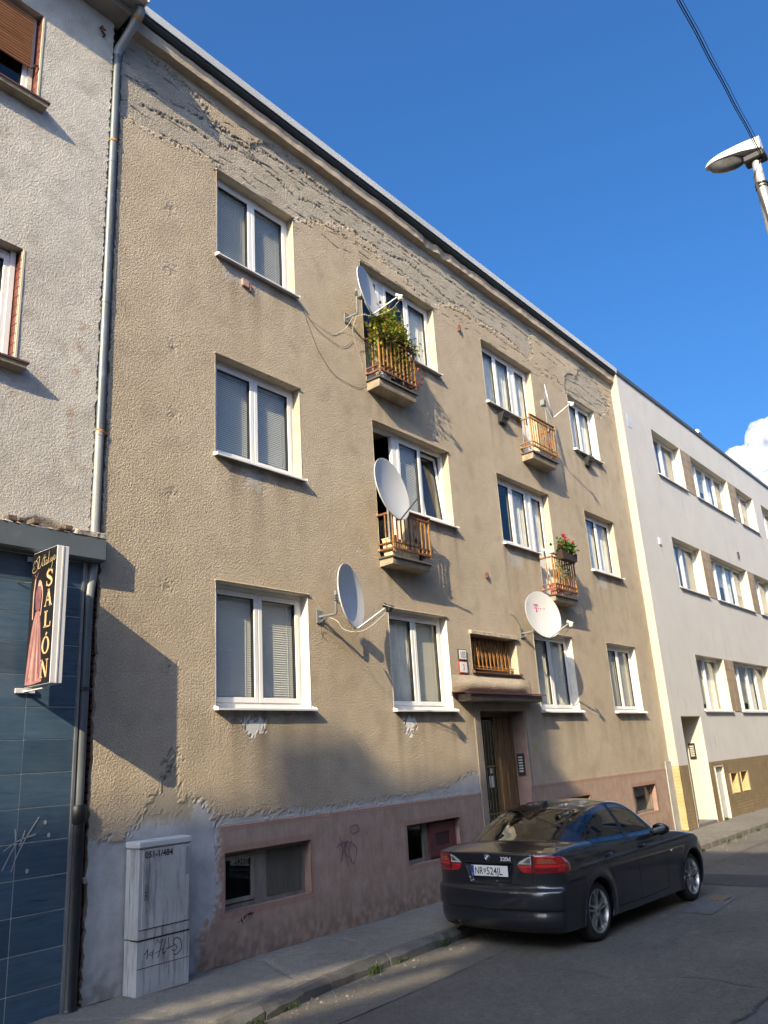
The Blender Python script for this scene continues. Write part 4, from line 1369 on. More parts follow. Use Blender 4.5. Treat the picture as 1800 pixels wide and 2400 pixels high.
# ---------------------------------------------------------------- narrow balconies with rusty railings
M_SLAB = pm('slab_concrete', (0.34, 0.28, 0.20), 0.92, 0, 0.3, 5, 0.01, 22, stain=((0.16, 0.12, 0.085), 5, 0.56))
M_ORANGE = pm('orange_rust_paint', (0.33, 0.17, 0.045), 0.7, 0.1, 0.3, 16, 0.002, 80, stain=((0.13, 0.055, 0.025), 13, 0.5))
M_BROWNR = pm('brown_rail', (0.20, 0.085, 0.045), 0.7, 0.2, 0.4, 12, 0.002, 80)
def balcony(x0, x1, zb, zt, zr0, zr1, mat, rail_mat, nbal, depth=0.25, label=None, skip=()):
    s = MB()
    s.prism([(0.02, zb), (-depth + .01, zb + .015), (-depth, zb + .05), (-depth, zt - .02), (0.02, zt - .02)], x0, x1, 'x')
    b = s.build('balcony', M_SLAB, BLD)
    if label: b['label'] = label
    fl = MB().prism([(0.02, zt - .018), (-depth - .03, zt - .018), (-depth - .035, zt - .03), (-depth - .04, zt - .03), (-depth - .035, zt), (0.02, zt + .004)], x0 - .03, x1 + .05, 'x')
    fl.build('flashing', pm('dull_flashing', (0.13, 0.11, 0.09), 0.6, 0.3), b)
    yf = -depth - 0.02
    xa, xb = x0 + .01, x1 - .01
    for zz, tk, mt in ((zr0, .03, rail_mat), (zr0 + .09, .018, rail_mat), (zr1, .028, rail_mat)):
        r = MB()
        r.box(xa - .015, xb + .06, yf - tk / 2, yf + tk / 2, zz - tk / 2, zz + tk / 2)
        r.box(xa - .015 - .002, xa + tk - .015, yf + tk / 2, 0.01, zz - tk / 2, zz + tk / 2)
        r.box(xb - tk, xb, yf + tk / 2, 0.01, zz - tk / 2, zz + tk / 2)
        r.build('rail', mt, b)
    hr = MB().bbox(xa - .02, xb + .03, yf - .028, yf + .028, zr1 + .055, zr1 + .08, b=.006)
    hr.build('handrail', rail_mat, b)
    for xx in (xa, xb):
        p = MB().bbox(xx - .014, xx + .014, yf - .014, yf + .014, zr0 - .05, zr1 + .056, b=.003)
        p.build('post', mat, b)
    for i in range(nbal):
        xx = xa + (xb - xa) * (i + 1) / (nbal + 1)
        if i in skip: continue
        p = MB().box(xx - .009, xx + .009, yf - .009, yf + .009, zr0 + .015, zr1 - .012)
        p.build('baluster', mat if random.random() < .75 else M_BROWNR, b)
    for xx, s_ in ((xa, 1), (xb, -1)):
        for k in (1,):
            yy = yf + (0 - yf) * 0.5
            p = MB().box(xx - .008, xx + .008, yy - .008, yy + .008, zr0 + .015, zr1 - .012)
            p.build('baluster', mat, b)
    # bracket stubs into the wall
    for zz in (zr0, zr1):
        st_ = MB().tube([(xa - .02, 0.03, zz), (xa - .02, -0.02, zz), (xa - .05, -0.035, zz)], 0.02, 6)
        st_.build('wall_stub', mat, b)
    return b
bal_m2 = balcony(4.50, 5.42, 4.58, 4.71, 4.82, 5.36, M_ORANGE, M_BROWNR, 8, label='balcony holding the largest dish and a cream box')
bal_t2 = balcony(4.45, 5.38, 7.385, 7.55, 7.665, 8.27, M_ORANGE, M_BROWNR, 8, label='balcony overgrown with a climbing plant')
bal_t3 = balcony(9.22, 10.22, 7.42, 7.58, 7.70, 8.30, M_ORANGE, M_ORANGE, 9, label='bright orange balcony railing')
bal_m3 = balcony(9.42, 10.34, 4.575, 4.71, 4.825, 5.44, M_ORANGE, M_BROWNR, 8, label='balcony with red geraniums')

# things kept on the balconies
M_CREAM = pm('cream_plastic', (0.66, 0.58, 0.36), 0.5, 0, 0.06, 3)
cb = thing('storage_box', (4.9, -0.12, 4.715), 'cream plastic box on balcony floor behind orange railing', 'box')
mb = MB().prism([(4.545, 4.72), (5.17, 4.72), (5.21, 4.97), (4.51, 4.97)], -0.215, -0.06, 'y')
mb.build('tub', M_CREAM, cb)
bx('rim', M_CREAM, cb, 4.50, 5.22, -0.225, -0.05, 4.972, 4.99, bev=.004)
bag = thing('black_bag', (5.27, -0.13, 4.715), 'black crumpled bag on balcony behind railing end post', 'bag')
def lump(name, cen, rad, mat, par, seed, rough=0.25, sub=3):
    import bmesh
    from mathutils import noise as mn
    bm = bmesh.new()
    bmesh.ops.create_icosphere(bm, subdivisions=sub, radius=1)
    for v in bm.verts:
        n_ = mn.noise(v.co * 2.2 + Vector((seed, seed * 2, 0))) * rough + mn.noise(v.co * 5 + Vector((seed, 0, 3))) * rough * .4
        v.co = v.co * (1 + n_)
        v.co = Vector((v.co.x * rad[0], v.co.y * rad[1], v.co.z * rad[2])) + Vector(cen) - wloc(par)
    me = bpy.data.meshes.new(name)
    bm.to_mesh(me)
    bm.free()
    return link_mesh(name, me, mat, par, True)
lump('bag_body', (5.27, -0.13, 4.90), (0.10, 0.08, 0.19), pm('black_plastic', (0.012, 0.012, 0.013), 0.35), bag, 3)
rp = thing('red_pot', (4.71, -0.16, 4.992), 'small red round pot on cream box behind railing', 'pot')
lump('pot_body', (4.71, -0.16, 5.03), (0.035, 0.035, 0.04), pm('red_plastic', (0.42, 0.03, 0.025), 0.4), rp, 1, 0.05)

def pot(name, x, y, z, r0, r1, h, mat, label, cat='plant pot', ribs=0):
    o = thing(name, (x, y, z), label, cat)
    mb = MB()
    n = 24
    prof = [(0.0, 0.0), (r0, 0.0), (r1, h), (r1 * 1.06, h), (r1 * 1.06, h + .02), (r1 * .92, h + .02), (r1 * .9, h - .02), (0.0, h - .02)]
    mb.lathe(prof, (x, y, z), n=n)
    mb.build('pot', mat, o, smooth=True)
    if ribs:
        for i in range(ribs):
            a = 2 * math.pi * i / ribs
            rb = MB().tube([(x + math.cos(a) * r0 * 1.01, y + math.sin(a) * r0 * 1.01, z + .01), (x + math.cos(a) * r1 * 1.01, y + math.sin(a) * r1 * 1.01, z + h - .005)], 0.008, 5)
            rb.build('stripe', pm('pink_stripe', (0.62, 0.30, 0.24), 0.6), o)
    return o
pot('striped_pot', 9.72, -0.14, 4.715, 0.10, 0.13, 0.20, pm('terracotta_red', (0.36, 0.09, 0.06), 0.6), 'red and pink striped pot on balcony floor under geraniums', ribs=16)
pot('grey_bucket', 4.72, -0.15, 7.556, 0.085, 0.11, 0.14, pm('grey_plastic', (0.30, 0.31, 0.32), 0.5), 'grey bucket on overgrown balcony behind railing corner', 'bucket')
pot('dark_pot', 4.98, -0.15, 7.556, 0.08, 0.10, 0.12, pm('black_plastic', (0.012, 0.012, 0.013), 0.35), 'dark plant pot in the middle of overgrown balcony floor')
pot('brown_pot', 5.22, -0.15, 7.556, 0.07, 0.09, 0.12, pm('brown_plastic', (0.10, 0.05, 0.03), 0.5), 'brown plant pot at far end of overgrown balcony')
tb = thing('folded_cloth', (9.9, -0.13, 7.586), 'pale pink folded cloth on orange balcony floor', 'cloth')
lump('cloth', (9.93, -0.14, 7.63), (0.2, 0.08, 0.05), pm('pale_cloth', (0.52, 0.36, 0.33), 0.9), tb, 8, 0.2)
bx('white_box', M_PVC, tb, 9.50, 9.70, -0.2, -0.05, 7.59, 7.68, bev=.01)

# leaves
def leaf_mat(name, cols):
    if name in MATS: return MATS[name]
    m, nt, b, out = nodes_of(name)
    oi = N(nt, 'NewGeometry')
    c = ramp(nt, oi.outputs['Random Per Island'], [(i / (len(cols) - 1), c) for i, c in enumerate(cols)])
    nt.links.new(c, b.inputs['Base Color'])
    b.inputs['Roughness'].default_value = 0.5
    tr = N(nt, 'BsdfTranslucent')
    nt.links.new(c, tr.inputs[0])
    mx = N(nt, 'MixShader')
    mx.inputs[0].default_value = 0.35
    nt.links.new(b.outputs[0], mx.inputs[1])
    nt.links.new(tr.outputs[0], mx.inputs[2])
    nt.links.new(mx.outputs[0], out.inputs[0])
    MATS[name] = m
    return m
def leaf(mb, p, d, up, l, w):
    d = d.normalized()
    s = d.cross(up)
    if s.length < 1e-4: s = d.orthogonal()
    s.normalize()
    n = s.cross(d)
    a, b = p + d * l * .35 + s * w + n * l * .06, p + d * l * .35 - s * w + n * l * .06
    c, e = p + d * l * .72 + s * w * .75, p + d * l * .72 - s * w * .75
    t = p + d * l - n * l * .12
    mb.add([p, a, c, t, e, b], [(0, 1, 2, 3, 4, 5)])
def rv(s=1.0):
    return Vector((random.gauss(0, s), random.gauss(0, s), random.gauss(0, s)))

vine = thing('climbing_plant', (4.95, -0.2, 7.7), 'yellow-green climbing plant spilling over the top-floor balcony railing', 'plant')
lv, ld, stm, redd = MB(), MB(), MB(), MB()
for i in range(46):
    x = random.uniform(4.47, 5.36)
    z = 7.7
    pts = [Vector((x, -0.16, z))]
    topz = 8.62 + 0.30 * math.exp(-((x - 4.95) / .25) ** 2) * random.uniform(.3, 1.1) - 0.32 * max(0, (x - 5.05)) / .3
    while pts[-1].z < topz:
        q = pts[-1] + Vector((random.gauss(0, .03), random.gauss(0, .02), random.uniform(.06, .11)))
        q.y = min(max(q.y, -0.42), -0.06)
        q.x = min(max(q.x, 4.38), 5.46)
        pts.append(q)
    stm.tube(pts, 0.0035, 4)
    for q in pts[2:]:
        dens = 2 if q.z < 8.15 else 6
        for _ in range(dens):
            d = rv() + Vector((0, -0.6, 0.2))
            tgt = lv if random.random() < .8 else ld
            leaf(tgt, q + rv(.03), d, Vector((0, 0, 1)) + rv(.3), random.uniform(.045, .10), random.uniform(.012, .026))
for i in range(420):       # hanging mat over the handrail
    x = random.uniform(4.42, 5.44)
    zc = 8.32 + 0.20 * math.exp(-((x - 4.9) / .3) ** 2)
    p = Vector((x, random.gauss(-.30, .06), random.gauss(zc, .09)))
    leaf(lv if random.random() < .7 else ld, p, rv() + Vector((0, -.5, -.5)), Vector((0, 0, 1)) + rv(.4), random.uniform(.04, .085), random.uniform(.012, .022))
for i in range(260):       # upper spray
    x = random.gauss(4.98, .17)
    p = Vector((x, random.gauss(-.22, .08), random.uniform(8.4, 8.98)))
    if p.z > 8.98 - abs(x - 4.98) * 1.3: continue
    leaf(lv, p, rv() + Vector((0, -.2, .7)), Vector((0, -1, 0)) + rv(.4), random.uniform(.04, .075), random.uniform(.006, .012))
for i in range(40):
    p = Vector((random.uniform(4.5, 5.4), random.gauss(-.31, .02), random.uniform(7.75, 8.3)))
    leaf(ld, p, rv() + Vector((0, -.3, -.6)), Vector((0, 0, 1)) + rv(.4), random.uniform(.04, .07), random.uniform(.010, .018))
for (x, z) in ((4.62, 8.44), (5.44, 7.98), (5.47, 7.9), (5.50, 7.82), (5.46, 8.04), (5.48, 7.74), (5.33, 7.72)):
    for _ in range(7):
        leaf(redd, Vector((x, -.31, z)) + rv(.012), rv(), Vector((0, 0, 1)) + rv(.4), .035, .015)
stm.build('stems', pm('stem_green', (0.12, 0.10, 0.04), 0.8), vine, fix=False)
tag(lv.build('foliage', leaf_mat('vine_leaf', [(0.14, 0.22, 0.03), (0.30, 0.36, 0.04), (0.46, 0.44, 0.05), (0.18, 0.28, 0.04)]), vine, fix=False), kind='stuff')
tag(ld.build('withered_foliage', leaf_mat('withered_leaf', [(0.16, 0.10, 0.03), (0.26, 0.17, 0.06), (0.05, 0.06, 0.02)]), vine, fix=False), kind='stuff')
tag(redd.build('blossoms', leaf_mat('red_blossom', [(0.45, 0.05, 0.02), (0.6, 0.13, 0.03)]), vine, fix=False), kind='stuff')

ger = thing('geranium_box', (9.9, -0.33, 5.42), 'red geraniums in dark trough hung on balcony railing', 'plant')
tr_ = MB().prism([(9.58, 5.40), (10.16, 5.40), (10.2, 5.57), (9.54, 5.57)], -0.44, -0.31, 'y')
tr_.build('trough', pm('dark_trough', (0.05, 0.028, 0.022), 0.6), ger)
gl, gr, gs = MB(), MB(), MB()
for i in range(420):
    p = Vector((random.gauss(9.87, .15), random.gauss(-.37, .05), 5.58 + abs(random.gauss(0, .09))))
    leaf(gl, p, rv() + Vector((0, -.3, .2)), Vector((0, 0, 1)) + rv(.5), random.uniform(.05, .08), random.uniform(.025, .036))
heads = [(9.68, 5.86), (9.78, 5.84), (9.9, 5.92), (9.66, 5.68), (10.02, 5.82), (10.1, 5.80), (10.06, 5.72), (10.2, 5.70), (9.98, 5.80), (9.7, 5.76)]
for (x, z) in heads:
    y = random.uniform(-.44, -.34)
    gs.tube([(x, -.37, 5.6), (x, y, z)], 0.003, 4)
    for _ in range(22):
        leaf(gr, Vector((x, y, z)) + rv(.017), rv() + Vector((0, -.5, .5)), Vector((0, 0, 1)) + rv(.5), .03, .013)
for i in range(90):      # trailing dark stems below the trough
    p = Vector((random.gauss(9.9, .2), random.gauss(-.28, .03), random.uniform(5.05, 5.42)))
    leaf(gl, p, rv() + Vector((0, -.3, -.6)), Vector((0, 0, 1)) + rv(.5), random.uniform(.04, .06), random.uniform(.012, .02))
gs.build('stems', pm('stem_green', (0.12, 0.10, 0.04), 0.8), ger, fix=False)
tag(gl.build('foliage', leaf_mat('geranium_leaf', [(0.05, 0.10, 0.02), (0.10, 0.19, 0.03), (0.16, 0.25, 0.05)]), ger, fix=False), kind='stuff')
tag(gr.build('blossoms', leaf_mat('geranium_red', [(0.50, 0.02, 0.03), (0.66, 0.03, 0.05), (0.75, 0.06, 0.09)]), ger, fix=False), kind='stuff')
wb = thing('white_board', (9.7, -0.2, 5.5), 'white board leaning over the geranium balcony railing', 'board')
MB().prism([(-.29, 5.49), (-.06, 5.62), (-.06, 5.66), (-.30, 5.53)], 9.43, 9.60, 'x').build('board', M_PVC, wb)

# ---------------------------------------------------------------- satellite dishes
M_DISH = pm('dish_grey', (0.50, 0.505, 0.50), 0.42, 0.05, 0.05, 4)
M_DISHB = pm('dish_back', (0.45, 0.45, 0.45), 0.5, 0.05, 0.05, 4)
M_GALV = pm('galvanised', (0.27, 0.285, 0.29), 0.5, 0.5, 0.15, 9)
M_DARKM = pm('dark_metal', (0.05, 0.048, 0.045), 0.5, 0.4)
M_LNB = pm('lnb_plastic', (0.66, 0.62, 0.50), 0.5)
M_BLACK = pm('black_plastic', (0.012, 0.012, 0.013), 0.35)
M_CABLE = pm('white_cable', (0.62, 0.60, 0.52), 0.6)
M_CABLED = pm('dark_cable', (0.05, 0.045, 0.04), 0.6)
def dish(name, c, n, D, label, lnb, mount=None, pole=None, lnb_mat=None, arm_mat=None, tall=1.08, lnb_kind='block', cables=()):
    c, n = Vector(c), Vector(n).normalized()
    t = thing(name, mount if mount else pole[0], label, 'satellite dish', 'satellite dishes on the facade')
    up = (Vector((0, 0, 1)) - n * n.z).normalized()
    sd_ = up.cross(n)
    R = D / 2
    mb = MB()
    nr, na = 7, 40
    front, back = [], []
    depth = 0.085 * D
    def ring(r, off):
        return [c + (sd_ * math.cos(2 * math.pi * k / na) + up * (math.sin(2 * math.pi * k / na) * tall)) * r + n * off for k in range(na)]
    vs, fs = [c - n * depth], []
    for i in range(1, nr + 1):
        r = R * i / nr
        vs += ring(r, -depth * (1 - (r / R) ** 2))
    for k in range(na):
        fs.append((0, 1 + k, 1 + (k + 1) % na))
    for i in range(nr - 1):
        for k in range(na):
            a, b = 1 + i * na + k, 1 + i * na + (k + 1) % na
            fs.append((a, a + na, b + na, b))
    mb.add(vs, fs, 0)
    mb.add(ring(R, 0) + ring(R + .012, 0.002) + ring(R + .012, -0.014) + ring(R, -0.014), [(i * na + k, (i + 1) * na + k, (i + 1) * na + (k + 1) % na, i * na + (k + 1) % na) for i in range(3) for k in range(na)], 0)
    vs2 = [v - n * 0.006 for v in vs]
    mb.add(vs2, [f[::-1] for f in fs], 1)
    mb.build('reflector', [M_DISH, M_DISHB], t, smooth=True, fix=False)
    # arm to the converter
    L = Vector(lnb)
    bot = c - up * R * tall * .98
    arm = MB()
    arm.tube([c - up * R * .4 - n * (depth + .03), bot - n * .02 - up * .03, bot + n * .03 - up * .03, L - (L - bot).normalized() * .05], 0.013, 6)
    arm.build('arm', arm_mat or M_GALV, t)
    if lnb_kind:
        dirn = (c - L).normalized()
        l = MB()
        l.tube([L - dirn * .05, L + dirn * .03, L + dirn * .035, L + dirn * .06], [.024, .024, .03, .03], 10)
        l.bbox(L.x - .028, L.x + .028, L.y - .04, L.y + .02, L.z - .075, L.z - .015, b=.006)
        l.build('converter', lnb_mat or M_LNB, t, smooth=True)
        if lnb_kind == 'twin':
            l2 = MB()
            l2.tube([L - dirn * .05 + sd_ * .07, L + dirn * .05 + sd_ * .07], .026, 10)
            l2.build('converter', lnb_mat or M_LNB, t, smooth=True)
    back = c - n * (depth + .06)
    bk = MB().bbox(back.x - .05, back.x + .05, back.y - .03, back.y + .07, back.z - .07, back.z + .06, b=.008)
    bk.build('bracket', M_GALV, t)
    if mount:
        m_ = Vector(mount)
        pl = MB().bbox(m_.x - .055, m_.x + .055, m_.y - .008, m_.y + .006, m_.z - .085, m_.z + .085, b=.002)
        pl.build('wall_plate', M_GALV, t)
        el = Vector((m_.x + 0.01, back.y + .055, m_.z))
        a2 = MB().tube([m_ + Vector((0, 0.0, 0)), el, el + Vector((0, 0, .02)), Vector((el.x, el.y, back.z + .09))], 0.019, 8)
        a2.build('wall_arm', M_GALV, t, smooth=True)
        st_ = MB().tube([m_ + Vector((0, 0, -.07)), (m_ + el) / 2 + Vector((0, 0, -.005))], 0.009, 6)
        st_.build('strut', M_GALV, t)
        cl = MB()
        for dz in (-.03, .0, .03):
            cl.box(el.x - .03, el.x + .05, el.y - .028, el.y + .028, back.z + dz - .006, back.z + dz + .006)
        cl.build('clamp', M_GALV, t)
        if abs(back.x - el.x) > .05:
            MB().tube([Vector((el.x, el.y, back.z)), back], 0.016, 6).build('neck', M_GALV, t)
    if pole:
        MB().tube(pole, 0.018, 8).build('pole', M_GALV, t)
        q = Vector(pole[1])
        MB().tube([Vector((q.x, q.y, back.z)), back], 0.02, 6).build('neck', M_GALV, t)
    for cpts, mt in cables:
        MB().tube(curve_pts(cpts, 6), 0.003, 5, caps=False).build('cable', mt, t, smooth=True)
    return t, c, n, up, sd_
dish('satellite_dish', (3.30, -0.47, 3.94), (.30, -.94, .10), 0.76, 'round dish on wall arm between the two left ground-floor windows', (3.52, -0.88, 3.755), mount=(3.17, -0.012, 3.72), lnb_mat=M_BLACK,
     lnb_kind='twin', cables=[([(3.52, -.88, 3.7), (3.42, -.65, 3.52), (3.33, -.5, 3.47), (3.25, -.35, 3.52), (3.2, -.3, 3.62), (3.18, -.2, 3.68), (3.24, -.05, 3.70), (3.22, -.01, 3.80), (3.07, -.01, 3.97)], M_CABLE),
                              ([(3.5, -.86, 3.7), (3.36, -.56, 3.5), (3.34, -.42, 3.42), (3.25, -.2, 3.55), (3.19, -.05, 3.6), (3.2, -.01, 3.5), (3.3, -.01, 3.42)], M_CABLED)])
dish('satellite_dish', (4.40, -0.40, 5.66), (.13, -.97, .16), 0.88, 'largest dish, standing in front of the open balcony door', (4.54, -0.80, 5.50), pole=[(4.46, -.24, 4.95), (4.46, -.24, 5.7)], arm_mat=M_DARKM, lnb_kind=None)
dish('satellite_dish', (4.13, -0.40, 8.84), (.28, -.94, .12), 0.74, 'dish seen nearly edge-on beside the overgrown top-floor balcony', (4.33, -0.84, 8.645), mount=(4.03, -0.012, 8.48),
     cables=[([(4.33, -.84, 8.58), (4.28, -.7, 8.45), (4.18, -.45, 8.40), (4.08, -.33, 8.43), (4.03, -.2, 8.44)], M_CABLE),
             ([(4.04, -.2, 8.46), (4.05, -.1, 8.2), (4.3, -.02, 7.9), (4.36, -.015, 7.75)], M_CABLE), ([(4.03, -.15, 8.46), (3.95, -.02, 8.25), (3.66, -.012, 8.08), (3.2, -.012, 8.14), (3.0, -.012, 8.30)], M_CABLE),
             ([(4.15, -.012, 8.13), (3.95, -.012, 7.96), (3.72, -.012, 7.93), (3.4, -.012, 8.0), (3.2, -.012, 8.12), (3.0, -.012, 8.29)], M_CABLED),
             ([(4.42, -.012, 7.50), (4.25, -.012, 7.37), (4.1, -.012, 7.35), (3.69, -.012, 7.39), (3.42, -.012, 7.6), (3.28, -.012, 7.79), (3.05, -.012, 8.25)], M_CABLED)])
dish('satellite_dish', (9.98, -0.38, 8.86), (.36, -.92, .10), 0.66, 'thin edge-on dish on pole at the bright orange railing', (10.16, -.78, 8.735), pole=[(9.985, -.27, 8.2), (9.985, -.27, 8.95)])
td = dish('satellite_dish', (8.49, -0.44, 4.20), (-.32, -.93, .17), 0.78, 'white dish with magenta letter and dots, right of the door', (8.64, -.86, 4.0), mount=(8.40, -0.012, 3.91), arm_mat=M_GALV,
          cables=[([(8.64, -.86, 3.95), (8.6, -.7, 3.78), (8.5, -.5, 3.74), (8.44, -.3, 3.84), (8.41, -.1, 3.9)], M_CABLED), ([(8.4, -.02, 3.95), (8.35, -.012, 4.08), (8.2, -.012, 4.2), (8.07, -.012, 4.24)], M_CABLED)])
# the magenta T and dots printed on it
t_, c_, n_, up_, sd_ = td
M_MAG = pm('magenta_print', (0.45, 0.01, 0.13), 0.5)
lm = MB()
def on_dish(u, w):
    r2_ = (u * u + w * w)
    R_ = 0.39
    return c_ + sd_ * u + up_ * w + n_ * (-0.085 * .78 * (1 - min(1, r2_ / R_ ** 2)) + 0.004)
sx = -1 if sd_.dot(Vector((1, 0, 0))) < 0 else 1
def lq(u0, u1, w0, w1):
    k = 3
    for i in range(k):
        a, b = w0 + (w1 - w0) * i / k, w0 + (w1 - w0) * (i + 1) / k
        lm.quad(on_dish(sx * u0, a), on_dish(sx * u1, a), on_dish(sx * u1, b), on_dish(sx * u0, b))
lq(-.145, -.035, .185, .20); lq(-.145, -.133, .155, .185); lq(-.047, -.035, .155, .185); lq(-.101, -.079, .075, .185); lq(-.115, -.065, .06, .075)
for u in (-.145, -.053, .005, .085):
    lq(u, u + .022, .115, .137)
lm.build('printed_letter', M_MAG, t_, fix=False)

# ---------------------------------------------------------------- small things on the facade
def plate(name, x0, x1, z0, z1, rim, txt, tcol, label, fs):
    o = thing(name, ((x0 + x1) / 2, -.02, z0), label, 'number plate')
    MB().bbox(x0, x1, -.032, -.012, z0, z1, b=.006).build('plate', rim, o)
    MB().bbox(x0 + .016, x1 - .016, -.036, -.030, z0 + .016, z1 - .016, b=.003).build('enamel', pm('white_enamel', (0.78, 0.77, 0.74), 0.25, 0, 0.05), o)
    me = text_mesh(txt, fs, 'CENTER', sx=0.72)
    place_text('lettering', me, tcol, o, ((x0 + x1) / 2, -.0375, z0 + (z1 - z0 - fs * .70) / 2), (1, 0, 0), (0, 0, 1))
plate('house_number_plate', 6.29, 6.515, 3.325, 3.505, pm('black_rim', (0.03, 0.03, 0.03), 0.4), '105', pm('black_print', (0.02, 0.02, 0.02), 0.5), 'white enamel number plate with black border reading 105', .14)
plate('house_number_plate', 6.285, 6.515, 3.12, 3.315, pm('red_rim', (0.45, 0.03, 0.02), 0.4), '3', pm('red_print', (0.32, 0.02, 0.02), 0.5), 'white enamel plate with red border reading 3', .14)
def wire_shelf(x, z, label):
    o = thing('wire_basket', (x, 0, z), label, 'wire basket', 'black wire baskets under top-floor sills')
    mb = MB()
    w_, h_, d_ = .24, .22, .17
    for i in range(5):
        xx = x - w_ / 2 + w_ * i / 4
        mb.tube([(xx, -.01, z + h_), (xx, -d_, z + h_), (xx, -d_ * .45, z), (xx, -.01, z), (xx, -.01, z + h_)], .006, 5)
    for zz, yy in ((z + h_, -d_), (z + h_ * .5, -d_ * .73), (z, -d_ * .45), (z + h_, -.01), (z, -.01)):
        mb.tube([(x - w_ / 2, yy, zz), (x + w_ / 2, yy, zz)], .006, 5)
    mb.build('wires', M_DARKM, o)
    MB().prism([(-.02, z + h_ - .02), (-d_ + .02, z + h_ - .02), (-d_ * .4, z + .02), (-.02, z + .02)], x - w_ / 2 + .01, x + w_ / 2 - .01, 'x').build('liner', pm('black_liner', (0.015, 0.016, 0.017), 0.6), o)
wire_shelf(8.52, 8.02, 'black wire basket under three-part top-floor window, tied with cable')
wire_shelf(12.27, 8.06, 'black wire basket under the rightmost top-floor window')
def bolt(x, z, h, label):
    o = thing('iron_bolt', (x, 0, z), label, 'bolt', 'rusty bolts in the facade')
    MB().bbox(x - .02, x + .02, -.05, .01, z - h / 2, z + h / 2, b=.006).build('bolt_head', M_RUSTD, o)
bolt(7.28, 9.63, .13, 'rusty red iron stub high on wall right of overgrown balcony window')
bolt(7.39, 4.84, .10, 'rusty iron stub on wall above the barred entrance window')
# loose brick in the broken render under the top window
bk = thing('exposed_brick', (1.97, -.02, 8.10), 'pinkish exposed brick in broken plaster under the first top-floor window', 'brick')
MB().bbox(1.90, 2.02, -.035, .02, 8.09, 8.205, b=.008).build('brick_body', pm('pink_brick', (0.38, 0.25, 0.21), 0.9, 0, 0.25, 20, 0.004, 50), bk)
bk.name = 'exposed_brick'
MB().bbox(2.03, 2.065, -.03, .02, 8.06, 8.19, b=.01).build('brick_chip', M_BRICK, bk)
wt = thing('warning_triangle', (8.44, -.02, 1.86), 'small yellow warning triangle sticker on wall right of the door', 'warning sign')
MB().prism([(8.36, 1.99), (8.53, 1.99), (8.445, 1.83)], -.02, -.014, 'y').build('sticker', pm('yellow_sticker', (0.42, 0.36, 0.10), 0.6), wt)
# spray scribble on the pink plinth and dark scuffs below the basement window
sc_ = MB()
T3 = lambda u, w: (u, -.031, w)
M_PUR = pm('purple_spray', (0.19, 0.10, 0.125), 0.8, 0, 0.3, 9)
for pts in ([(3.36, 1.05), (3.40, 0.88), (3.37, 0.74), (3.43, 0.9), (3.5, .98), (3.44, .86), (3.52, .78)], [(3.55, 1.12), (3.68, 1.14), (3.72, 1.07), (3.6, 1.05), (3.56, 1.09)], [(3.58, .98), (3.52, .84), (3.6, .7), (3.66, .86), (3.6, .93)],
            [(3.3, .92), (3.42, .96), (3.6, .95)], [(3.45, .82), (3.5, .68)], [(3.86, 1.04), (3.88, 1.0)]):
    stroke(sc_, curve_pts(pts, 6), .012, T3)
so = tag(sc_.build('scribble', M_PUR, plinth, fix=False), kind='stuff')
sc2 = MB()
for k in range(16):
    x, z = random.gauss(1.85, .06), random.gauss(.42, .03)
    sc2.prism([(x + random.uniform(-.02, .02), z + random.uniform(-.02, .02)) for _ in range(5)], -.032, -.030, 'y')
tag(sc2.build('scuff', pm('dark_scuff', (0.06, 0.035, 0.03), 0.9), plinth), kind='stuff')
# ---------------------------------------------------------------- pale building on the left with the tiled shop front
LB = thing('corner_shop_building', (-6, 4, 0), 'pale grey rough-rendered building with blue-tiled shop front', 'building')
LX1 = -0.145
lop = {'LT': (-2.55, -1.03, 9.05, 10.30), 'LM': (-2.55, -1.04, 5.86, 7.17)}
lxs = grid_lines(-3.2, LX1, 0.025, [v for h in lop.values() for v in h[:2]])
lzs = grid_lines(4.2, 11.0, 0.025, [v for h in lop.values() for v in h[2:]])
LXg, LZg = np.meshgrid(lxs, lzs)
LH = 0.0007 * fnoise(LXg.shape, 0.025, 0.022, 0.05, 71) + 0.0005 * fnoise(LXg.shape, 0.025, 0.05, 0.12, 72) + 0.0015 * fnoise(LXg.shape, 0.025, 0.4, 2, 73)
# trowel swirl mark left in the render
sw_r = np.hypot((LXg + .577) / 0.13, (LZg - 10.22) / 0.17)
swm = sst(1.05, 0.9, sw_r)
LH = LH * (1 - swm) + swm * 0.004 * np.sin(sw_r * 22)
low_e = sst(4.28, 4.22, LZg + 0.05 * np.interp(lxs, np.arange(-4, 1, .15), RNG.standard_normal(len(np.arange(-4, 1, .15))))[None])
LH -= 0.03 * low_e
dirt = sst(0.3, 2.0, fnoise(LXg.shape, 0.025, 0.25, 1.4, 74))
rst = np.zeros_like(LXg)
for (a, b, r_) in ((-.42, 5.5, .05), (-.40, 5.3, .04), (-.36, 6.3, .04), (-.38, 6.0, .03), (-.33, 6.55, .03)):
    rst = np.maximum(rst, sst(r_ * 1.6, 0, np.hypot(LXg - a + 0.02 * fnoise(LXg.shape, .025, .03, .1, 75), (LZg - b) / 2)) * 0.8)
LA = np.stack([dirt, rst, swm, low_e], -1)
